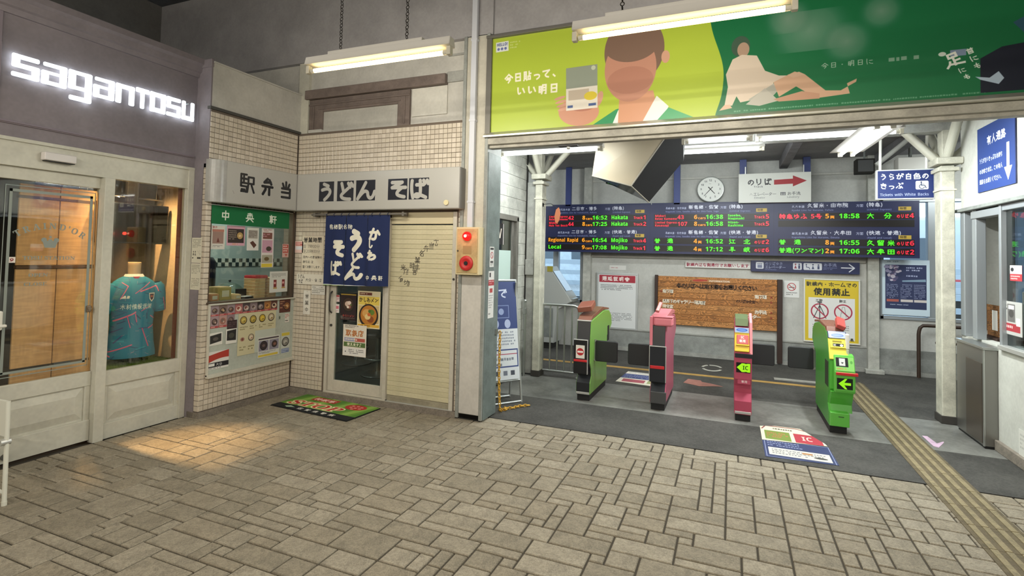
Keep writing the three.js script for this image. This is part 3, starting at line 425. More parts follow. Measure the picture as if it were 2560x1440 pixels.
// ---------------------------------------------------------------- the shop: purple fascia, white sliding door, display window
{
  const S = -4.79, W = M('whiteWood'), P = M('purple');
  const f = struct('wall_shop', [box(S - 0.2, S, 2.372, 3.27, -3.5, -0.9), box(S - 0.2, -4.665, 0, 2.372, -3.52, -3.5), box(S - 0.2, -4.605, 2.372, 3.35, -3.514, -3.5)], P, 'purple grey shop front fascia with a cornice');
  part('cornice', side([[0, 3.25], [0.02, 3.25], [0.03, 3.29], [0.05, 3.3], [0.06, 3.35], [0.09, 3.37], [0.09, 3.42], [0, 3.42]], 0, 2.72, 0.002).rotateY(Math.PI / 2).translate(S - 0.0, 0, -0.9), P, f);
  part('cornice_return', rbox(S - 0.1, -4.6, 3.34, 3.42, -3.52, -3.49, 0.006), P, f);
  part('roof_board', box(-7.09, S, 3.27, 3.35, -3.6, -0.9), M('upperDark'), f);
  const mould = (z0, z1, y0, y1) => [rbox(S, S + 0.012, y0, y1, z0, z1, 0.004), rbox(S, S + 0.02, y0 + (y1 - y0) * 0.3, y1 - (y1 - y0) * 0.3, z0 + Math.min(0.006, 0), z1, 0.004)];
  part('panel_moulding', [...mould(-3.48, -1.99, 3.25, 3.275), ...mould(-3.48, -1.99, 2.465, 2.49), ...mould(-2.01, -1.985, 2.47, 3.27)], M('purpleDark', '#857b83', { roughness: 0.75 }), f);
  // lit letters
  const t = thing('shop_sign', 'white glowing lower case letters spelled across the purple shop fascia', 'sign', [S, 2.805, -2.06], Math.PI / 2);
  const B = { s: [[0, 0.8, 0.88, 1], [0, 0.42, 0.26, 1], [0, 0.41, 0.9, 0.62], [0.64, 0, 0.9, 0.6], [0, 0, 0.88, 0.2]], a: [[0.05, 0.82, 0.9, 1], [0.64, 0, 0.9, 1], [0, 0.48, 0.9, 0.62], [0, 0, 0.26, 0.62], [0, 0, 0.9, 0.18]], g: [[0, 0.82, 0.9, 1], [0, 0.1, 0.28, 1], [0, 0.1, 0.9, 0.28], [0.63, -0.42, 0.9, 1], [0.05, -0.42, 0.9, -0.2]], n: [[0, 0, 0.27, 1], [0, 0.77, 0.9, 1], [0.63, 0, 0.9, 1]], t: [[0, 0.77, 0.9, 1], [0.31, 0, 0.59, 1]], o: [[0, 0, 0.28, 1], [0.62, 0, 0.9, 1], [0, 0.77, 0.9, 1], [0, 0, 0.9, 0.23]], u: [[0, 0, 0.27, 1], [0.63, 0, 0.9, 1], [0, 0, 0.9, 0.23]] };
  const glow = M('signGlow', '#ffffff', { emissive: '#eaf8ff', emissiveIntensity: 1.5 }), returns = M('signSide', '#dfe9ea', { roughness: 0.4 });
  let x = 0; const wd = [0.175, 0.172, 0.172, 0.166, 0.158, 0.12, 0.148, 0.142, 0.13];
  [...'sagantosu'].forEach((c, i) => {
    const w = wd[i], h = 0.165 + (i > 4 ? 0.012 : 0), k = w * 0.95 / 0.9, bars = B[c].map(([a, b, e, d]) => extrude(rrect((e - a) * k, (d - b) * h, 0.013), 0.008, 0.002).translate((a + e) / 2 * k, (b + d) / 2 * h, 0.03));
    const l = part('letter', bars, glow, t); l.position.x = x;
    part('standoff', rod([w / 2, h * 0.9, 0], [w / 2, h * 0.9, 0.03], 0.006, 6), returns, l); x += w + 0.0015;
  });
for (const k of [0.25, 0.7, 1.15]) { const a = new THREE.PointLight('#e6f6ff', 0.04, 0); a.name = 'sign_glow'; a.position.set(k, 0.07, 0.4); a.shadow.radius = 0.1; t.add(a); }

  // white timber front
  const h = struct('trim_8', [rbox(S - 0.07, S, 2.166, 2.372, -3.5, -0.9, 0.004), rbox(S, S + 0.014, 2.345, 2.372, -3.5, -0.9, 0.004), rbox(S - 0.05, S + 0.012, 0, 2.372, -3.5, -3.442, 0.004), rbox(S - 0.05, S + 0.028, 0, 2.166, -2.79, -2.712, 0.005)], W, 'white timber header and posts of the shop front');
  const motion = thing('door_sensor', 'white door sensor box over the sliding shop door', 'sensor', [S, 2.265, -2.38], Math.PI / 2);
  part('case', rbox(-0.105, 0.105, -0.03, 0.032, 0, 0.06, 0.008), M('sensorWhite', '#cfcac6', { roughness: 0.4 }), motion); part('lens', rbox(-0.098, 0.098, -0.036, -0.028, 0.008, 0.05, 0.003), M('black'), motion);
  const raised = (z0, z1, y0, y1, x) => { const w = Math.abs(z1 - z0), hh = y1 - y0, m = 0.055; const g = new THREE.BufferGeometry(), o = [[-w / 2, -hh / 2], [w / 2, -hh / 2], [w / 2, hh / 2], [-w / 2, hh / 2]], v = [], ins = o.map(([p, q]) => [p - Math.sign(p) * m, q - Math.sign(q) * m]), face = (A, Bq, C, D) => v.push(...A, ...Bq, ...C, ...A, ...C, ...D); for (let k = 0; k < 4; k++) { const n = (k + 1) % 4; face([...o[k], 0], [...o[n], 0], [...ins[n], 0.016], [...ins[k], 0.016]); } face([...ins[0], 0.016], [...ins[1], 0.016], [...ins[2], 0.016], [...ins[3], 0.016]); g.setAttribute('position', new THREE.Float32BufferAttribute(v, 3)); g.computeVertexNormals(); return metric(g.rotateY(Math.PI / 2).translate(x, (y0 + y1) / 2, (z0 + z1) / 2)); };
  const d = struct('door_2', [rbox(S - 0.075, S - 0.035, 2.075, 2.166, -2.74, -0.95, 0.003), rbox(S - 0.07, S - 0.03, 0.462, 0.578, -2.712, -0.95, 0.004), rbox(S - 0.07, S - 0.045, 0.185, 0.462, -2.712, -0.95, 0.002), rbox(S - 0.07, S - 0.022, 0.022, 0.188, -2.712, -0.95, 0.004), rbox(S - 0.068, S - 0.034, 0.185, 0.47, -2.712, -2.668, 0.003), rbox(S - 0.075, S - 0.04, 0.578, 2.075, -2.726, -2.71, 0.003)], W, 'white sliding shop door with a large pane over raised panels');
  part('raised_panel', raised(-2.66, -1.5, 0.205, 0.45, S - 0.044), W, d);
  part('pane', box(S - 0.056, S - 0.05, 0.578, 2.075, -2.71, -1.0), glass('paneShop', '#fbfaf4'), d);
  part('gold_strip', [rbox(S - 0.05, S - 0.044, 0.58, 2.04, -2.705, -2.698, 0.001), rbox(S - 0.05, S - 0.044, 0.58, 2.05, -2.69, -2.686, 0.001)], M('gold', '#c9a06a', { roughness: 0.35, metalness: 0.5 }), d);
  const etched = M('etched', '#8d958d', { roughness: 0.6 }), line = (z0, z1, y0, y1) => rbox(S - 0.0495, S - 0.0475, y0, y1, z0, z1, 0.0005);
  part('etched_border', [line(-2.668, -2.126, 1.985, 2.006), line(-2.668, -2.648, 0.66, 2.006), line(-2.144, -2.126, 0.66, 2.006), line(-2.668, -2.126, 0.655, 0.673), line(-2.687, -2.1, 2.028, 2.034), line(-2.687, -2.682, 0.63, 2.034), line(-2.105, -2.1, 0.63, 2.034), line(-2.687, -2.1, 0.63, 0.636)], etched, d);
  const font = await new FontLoader().loadAsync('fonts/droid/droid_serif_bold.typeface.json');
  const word = (s, size) => { const g = new TextGeometry(s, { font, size, depth: 0.0015, curveSegments: 3, bevelEnabled: false }); g.computeBoundingBox(); const b = g.boundingBox; return { g: g.translate(-(b.min.x + b.max.x) / 2, 0, 0), w: b.max.x - b.min.x }; };
  const onGlass = (g, z, y, roll = 0) => metric(g.rotateZ(roll).rotateY(Math.PI / 2).translate(S - 0.0495, y, z));
  const arch = []; { const s = "TRAIND'OR", R = 0.36, ws = [...s].map((c) => word(c, 0.047)), total = ws.reduce((p, q) => p + q.w + 0.014, -0.014); let p = -total / 2; for (const q of ws) { const m = p + q.w / 2, an = m / R; arch.push(onGlass(q.g, -2.395 - Math.sin(an) * R, 1.722 - R + Math.cos(an) * R, -an)); p += q.w + 0.014; } }
  part('etched_lettering', [...arch, onGlass(word('TOSU STATION', 0.0285).g.scale(1.12, 1, 1), -2.392, 1.486), onGlass(word('OPEN', 0.026).g.scale(1.2, 1, 1), -2.325, 1.358), onGlass(word('CLOSE', 0.026).g.scale(1.2, 1, 1), -2.31, 1.29)], etched, d);
  const crown = new THREE.Shape([[-0.034, 0], [0.034, 0], [0.05, 0.05], [0.03, 0.07], [0.018, 0.05], [0.008, 0.065], [-0.008, 0.065], [-0.018, 0.05], [-0.03, 0.07], [-0.05, 0.05]].map((q) => new THREE.Vector2(...q)));
  part('etched_crown', [onGlass(new THREE.ExtrudeGeometry(crown, { depth: 0.0015, bevelEnabled: false }), -2.39, 1.578), onGlass(new THREE.CylinderGeometry(0.018, 0.018, 0.0015, 14).rotateX(Math.PI / 2).toNonIndexed(), -2.35, 1.637), onGlass(new THREE.CylinderGeometry(0.018, 0.018, 0.0015, 14).rotateX(Math.PI / 2).toNonIndexed(), -2.43, 1.637), onGlass(new THREE.CylinderGeometry(0.009, 0.009, 0.0015, 12).rotateX(Math.PI / 2).toNonIndexed(), -2.39, 1.66)], etched, d);
  part('door_lock', [rbox(S - 0.048, S - 0.03, 1.06, 1.115, -2.69, -2.655, 0.008), rod([S - 0.035, 1.09, -2.672], [S - 0.022, 1.09, -2.672], 0.014, 14)], M('lockSteel', '#8c7b66', { roughness: 0.35, metalness: 0.7 }), d);
  part('floor_guide', rod([S - 0.025, 0.07, -2.165], [S - 0.002, 0.07, -2.165], 0.021, 16), M('rubberGrey', '#55544e', { roughness: 0.7 }), d);
  part('pull_handle', [rbox(S - 0.04, S - 0.01, 1.0, 1.022, -2.14, -2.03, 0.008), rbox(S - 0.045, S - 0.02, 0.98, 1.12, -2.12, -2.05, 0.02)], M('whiteGloss', '#e4e2d6', { roughness: 0.3 }), d);
  const seal = sheet('round_sticker', 'small round white sticker with a dark red mark on the shop door glass', 'sticker', 0.042, 0.042, 0.0012, print(40, 40, (g) => { fill(g, '#e9dfd4', 0, 0, 40, 40); disc(g, '#8c3b3a', 20, 18, 10); disc(g, '#e9dfd4', 20, 16, 4); marks(g, 8, 28, 24, 6, '#9a5a58', 1, 3); }), [S - 0.049, 1.485, -2.16], Math.PI / 2);

  const w = struct('window_6', [rbox(S - 0.05, S - 0.002, 0.44, 0.562, -3.445, -2.79, 0.004), rbox(S - 0.04, S - 0.022, 0.12, 0.44, -3.445, -2.79, 0.002), rbox(S - 0.05, S, 0, 0.128, -3.445, -2.79, 0.004), rbox(S - 0.04, S - 0.012, 0.12, 0.445, -3.445, -3.408, 0.003), rbox(S - 0.04, S - 0.012, 0.12, 0.445, -2.83, -2.79, 0.003), rbox(S - 0.055, S - 0.01, 0.56, 2.17, -3.445, -3.43, 0.003)], W, 'white framed shop display window with a raised panel below');
  part('raised_panel', raised(-3.402, -2.836, 0.15, 0.425, S - 0.021), W, w);
  part('pane', box(S - 0.03, S - 0.025, 0.562, 2.166, -3.43, -2.79), glass('paneShop'), w);
  part('shade_strip', rbox(S - 0.1, S - 0.06, 0.5, 2.3, -3.44, -3.42, 0.002), M('frameShade', '#7a4632', { roughness: 0.6 }), w);  // brown strip stands in for the shadow inside the window frame
  // inside the shop
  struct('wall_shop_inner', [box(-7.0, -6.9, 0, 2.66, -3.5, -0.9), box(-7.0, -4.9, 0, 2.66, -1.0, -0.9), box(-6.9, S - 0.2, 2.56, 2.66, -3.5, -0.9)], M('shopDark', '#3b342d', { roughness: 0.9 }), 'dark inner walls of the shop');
  struct('floor', box(-6.9, S - 0.08, -0.05, 0.01, -3.5, -0.95), M('shopFloor', '#4f3f30', { roughness: 0.6 }), 'dark shop floor');
  const sc = thing('plywood_screen', 'warm lit plywood folding screen behind the sliding shop door', 'screen', [-5.16, 0.01, -2.595], Math.PI / 2);
  for (const [y0, y1] of [[0.0, 0.6], [0.62, 1.395], [1.425, 1.955], [1.975, 2.07]]) for (const s of [-1, 1]) part('panel', rbox(s < 0 ? -0.272 : 0.003, s < 0 ? -0.003 : 0.272, y0, y1, 0, 0.018, 0.003), M('ply', '#e0bd90', { roughness: 0.6, map: T.ply }), sc);
  part('batten', [rbox(-0.275, 0.275, 1.397, 1.423, -0.01, 0.03, 0.003), rbox(-0.275, 0.275, 1.955, 1.978, -0.02, 0.02, 0.003), rbox(-0.008, 0.008, 0, 2.07, -0.03, 0.0, 0.002)], M('battenDark', '#5c4632', { roughness: 0.7, map: T.ply }), sc);  // the upper dark batten stands in for a strip of shadow
  part('foot', [rbox(-0.27, -0.22, -0.0, 0.03, -0.2, 0.06, 0.004), rbox(0.22, 0.27, 0, 0.03, -0.2, 0.06, 0.004)], M('battenDark'), sc);
  solo('display_plinth', [rbox(-5.5, S - 0.09, 0.01, 0.5, -3.49, -2.89, 0.006)], M('plinthWood', '#8a6a48', { roughness: 0.6, map: T.ply }), 'wooden plinth filling the bottom of the display window', 'plinth');
  { const g = thing('artificial_turf', 'green artificial turf board under the teal football shirt', 'turf', [-5.14, 0.5, -3.18]); part('board', rbox(-0.24, 0.235, 0, 0.03, -0.29, 0.28, 0.004), M('turfBase', '#3f4a1d', { roughness: 1, map: T.turf }), g);
    const r = rng(9), blade = new THREE.ConeGeometry(0.003, 0.022, 3).translate(0, 0.011, 0), im = new THREE.InstancedMesh(blade, M('turfBlade', '#5c7a24', { roughness: 1 }), 5000), m = new THREE.Matrix4(); for (let k = 0; k < 5000; k++) { m.makeRotationFromEuler(new THREE.Euler((r() - 0.5) * 0.7, r() * 6, (r() - 0.5) * 0.7)); m.setPosition((r() - 0.5) * 0.47, 0.029, (r() - 0.5) * 0.58); im.setMatrixAt(k, m); } im.name = 'pile'; im.userData.kind = 'stuff'; g.add(im); }
  // mannequin with the football shirt
  const shirtPr = print(420, 460, (g, W2, H2) => {
    fill(g, '#2583a6', 0, 0, W2, H2); const r = rng(12);
    for (let k = 0; k < 70; k++) { const x = r() * W2, y = r() * H2, a = r() * 6, l = 20 + r() * 60; stroke(g, ['#1f6a93', '#2f9dba', '#1a5580', '#40558c'][k % 4], 2 + r() * 7, x, y, x + Math.cos(a) * l, y + Math.sin(a) * l * 0.6); }
    for (const p of [[95, 250, 190, 215, 205, 205], [160, 225, 180, 290], [205, 215, 215, 260], [120, 130, 160, 60, 130, 40], [200, 100, 290, 40], [230, 90, 330, 60, 345, 90], [70, 300, 60, 430, 80, 445], [70, 420, 190, 385], [250, 300, 290, 400], [290, 300, 340, 280], [30, 120, 60, 200, 40, 230], [380, 130, 400, 210], [240, 200, 300, 170], [300, 230, 350, 260]]) stroke(g, ['#e37a9c', '#d8678f', '#e8a4b6'][p.length % 3], 5 + (p[0] % 4), ...p);
    for (let k = 0; k < 30; k++) { const x = r() * W2, y = r() * H2; stroke(g, '#cf9db3', 1.5, x, y, x + (r() - 0.5) * 50, y + (r() - 0.5) * 30); }
    poly(g, '#e8efec', 118, 128, 140, 112, 148, 112, 148, 128); poly(g, '#e8efec', 150, 128, 156, 112, 170, 114, 166, 128);
    poly(g, '#e9e4d8', 282, 100, 322, 100, 318, 135, 302, 152, 286, 135); poly(g, '#3a3450', 288, 106, 316, 106, 312, 132, 302, 143, 292, 132); disc(g, '#c06a50', 302, 120, 7);
    say(g, '木村情報技術', 212, 156, 36, '#d6e6e4', { align: 'center', weight: 0.09, narrow: 0.86 });
  });
  const man = thing('mannequin', 'headless mannequin in a teal football shirt with pink brush marks', 'mannequin', [-5.07, 0.53, -3.165], Math.PI / 2 - 0.28); man.scale.set(0.93, 1, 0.93);
  { // torso: rings from hem to neck
    const ringAt = (rows, seg = 40) => { const v = [], nrm = [], uv = []; const pos = (r, a) => [Math.cos(a) * r[1], r[0], Math.sin(a) * r[2] + (r[3] || 0)]; const tri = []; for (let i = 0; i < rows.length; i++) for (let k = 0; k <= seg; k++) { const a = k / seg * Math.PI * 2, fold = 1 + 0.018 * Math.sin(a * 7 + i) * Math.max(0, 1 - rows[i][0] / 0.5); const p = pos(rows[i], a); v.push(p[0] * fold, p[1], p[2] * fold); uv.push(0, 0); } for (let i = 0; i < rows.length - 1; i++) for (let k = 0; k < seg; k++) { const A = i * (seg + 1) + k, Bq = A + seg + 1; tri.push(A, Bq, A + 1, A + 1, Bq, Bq + 1); } const g = new THREE.BufferGeometry(); g.setAttribute('position', new THREE.Float32BufferAttribute(v, 3)); g.setAttribute('uv', new THREE.Float32BufferAttribute(uv, 2)); g.setIndex(tri); g.computeVertexNormals(); return g; };
    const bodyRows = [[0.07, 0.205, 0.125], [0.1, 0.205, 0.13], [0.2, 0.19, 0.125], [0.35, 0.178, 0.115], [0.48, 0.185, 0.12], [0.58, 0.2, 0.125], [0.66, 0.205, 0.122], [0.72, 0.195, 0.11], [0.755, 0.165, 0.095], [0.785, 0.12, 0.08], [0.8, 0.085, 0.068], [0.808, 0.068, 0.06]];
    const arm = (s) => { const g = ringAt([[0, 0.052, 0.055], [0.06, 0.062, 0.062], [0.16, 0.078, 0.075], [0.235, 0.078, 0.075], [0.27, 0.05, 0.05]], 24); g.rotateZ(s * 0.2).translate(s * 0.235, 0.475, 0); return g; };
    const box3 = new THREE.Box3(new THREE.Vector3(-0.3, 0.07, 0), new THREE.Vector3(0.3, 0.81, 0));
    const flat = (g) => { const k = onto(g.toNonIndexed(), shirtPr, () => true, box3); return k; };
    const shirt = part('shirt', flat(ringAt(bodyRows)), printMat(shirtPr, 0.75), man);
    for (const s of [-1, 1]) part('sleeve', flat(arm(s)), printMat(shirtPr, 0.75), shirt);
    part('collar', ringAt([[0.796, 0.088, 0.072, 0.002], [0.82, 0.074, 0.066], [0.822, 0.068, 0.06]], 30), M('collar', '#cfd8da', { roughness: 0.7 }), shirt);
    part('collar_tip', extrude([[-0.03, 0.8], [0.03, 0.8], [0, 0.765]], 0.006, 0.001).translate(0, 0, 0.075), M('collarPink', '#c8486c', { roughness: 0.7 }), shirt);
    part('neck', ringAt([[0.76, 0.06, 0.055], [0.82, 0.053, 0.053], [0.9, 0.056, 0.056], [0.925, 0.058, 0.058], [0.93, 0.05, 0.05], [0.931, 0.001, 0.001]], 30), M('mannequinSkin', '#c9b391', { roughness: 0.5 }), man);
    part('stand_rod', rod([0, -0.0, 0], [0, 0.2, 0], 0.012, 10), M('steel'), man); part('stand_plate', lathe([[0, 0], [0.09, 0], [0.09, 0.008], [0.02, 0.014], [0, 0.014]], 24), M('steel'), man);
  }
  // wall screen over the mannequin
  const tv = thing('wall_television', 'black switched off television hung over the mannequin in the display window', 'television', [-5.08, 1.63, -3.155], Math.PI / 2 - 0.02);
  part('frame', [rbox(-0.31, 0.31, 0, 0.37, -0.035, 0, 0.006)], M('tvBlack', '#141312', { roughness: 0.35 }), tv); part('screen', rbox(-0.298, 0.298, 0.014, 0.356, 0, 0.003, 0.001), M('tvGlass', '#0d0c0c', { roughness: 0.04 }), tv); part('bracket', [rbox(-0.05, 0.05, 0.2, 0.9, -0.08, -0.04, 0.004)], M('black'), tv);
  solo('hanging_rail', [rod([-5.2, 2.06, -3.48], [-5.2, 2.06, -2.8], 0.008, 8), rod([-5.2, 2.06, -2.82], [-5.2, 2.56, -2.82], 0.005, 6), rod([-5.2, 2.06, -3.42], [-5.2, 2.56, -3.42], 0.005, 6)], M('steel'), 'thin steel rail hung above the television in the display window', 'rail');
  for (const [x, z, tx, ty, tz, I, lab] of [[-4.98, -3.0, -5.1, 1.0, -3.3, 52, 'small spot lamp aimed at the teal shirt'], [-4.97, -2.45, -5.16, 1.0, -2.6, 62, 'small spot lamp over the plywood screen'], [-5.05, -2.8, -3.95, 0, -2.92, 60, 'small spot lamp aimed out through the display window']]) {
    const l = thing('spot_lamp', lab, 'lamp', [x, 2.5, z]); part('can', lathe([[0.03, 0.06], [0.035, 0.055], [0.035, -0.02], [0.032, -0.02], [0.03, 0.0], [0.0, 0.0]], 20), M('black'), l); part('lamp_disc', new THREE.CylinderGeometry(0.027, 0.027, 0.004, 16).translate(0, -0.004, 0), M('spotGlow', '#fff0d8', { emissive: '#ffd9a0', emissiveIntensity: 5 }), l);
    const s = new THREE.SpotLight('#ffcf94', I, 0, lab.includes('out') ? 0.3 : 0.75, 0.6); s.position.set(0, -0.03, 0); s.target.position.set(tx - x, ty - 2.5, tz - z); s.castShadow = true; l.add(s, s.target);
  }
  // notices on the purple pilaster beside the window
  for (const [y, hh, k, lab] of [[1.58, 0.24, 1, 'upper pale notice with small figures on the purple pilaster'], [1.33, 0.25, 2, 'lower pale text notice on the purple pilaster']]) sheet('paper_notice', lab, 'notice', 0.135, hh, 0.0015, print(110, Math.round(hh * 800), (g, w2, h2) => { fill(g, '#d3d0bd', 0, 0, w2, h2); marks(g, 10, 10, 90, h2 * 0.35, '#8b8a7c', 6, k); if (k === 1) { for (const q of [22, 42]) { disc(g, '#4c4a45', q, h2 * 0.56, 6); poly(g, '#4c4a45', q - 9, h2 * 0.7, q, h2 * 0.56, q + 9, h2 * 0.7); } stroke(g, '#77756c', 2, 68, h2 * 0.52, 95, h2 * 0.68, 92, h2 * 0.5); for (const q of [16, 70, 84, 97]) disc(g, '#33322f', q, h2 * 0.8, 7); } marks(g, 10, h2 * 0.55, 90, h2 * 0.38, k === 1 ? '#d3d0bd' : '#9a9888', 6, k + 4); if (k === 1) for (const q of [70, 84, 97]) disc(g, '#33322f', q, h2 * 0.8, 7); }), [-4.705, y, -3.499], 0);
  // white A-frame leg at the edge of the view
  const st = thing('sign_stand', 'white steel legs of a folding sign stand beside the sliding shop door', 'sign stand', [-4.19, 0, -1.86], 0);
  const wl = M('standWhite', '#dcdccf', { roughness: 0.45 });
  for (const s of [-1, 1]) { part('leg', [rod([s * 0.02 + (s < 0 ? -0.5 : 0.07), 0.02, -0.0], [(s < 0 ? -0.5 : 0.03), 0.62, -0.02], 0.013, 8), rod([(s < 0 ? -0.48 : 0.09), 0, 0.0], [(s < 0 ? -0.48 : 0.09), 0.025, 0], 0.015, 8)], wl, st); }
  part('crossbar', [rod([-0.5, 0.075, 0], [0.085, 0.075, 0], 0.011, 8), rod([-0.5, 0.36, -0.01], [0.05, 0.36, -0.01], 0.011, 8)], wl, st);
  part('board', rbox(-0.5, 0.03, 0.4, 0.62, -0.03, -0.012, 0.004), wl, st); part('leg_joint', rod([0.05, 0.375, -0.03], [0.05, 0.375, 0.02], 0.02, 10), M('alu'), st);
}
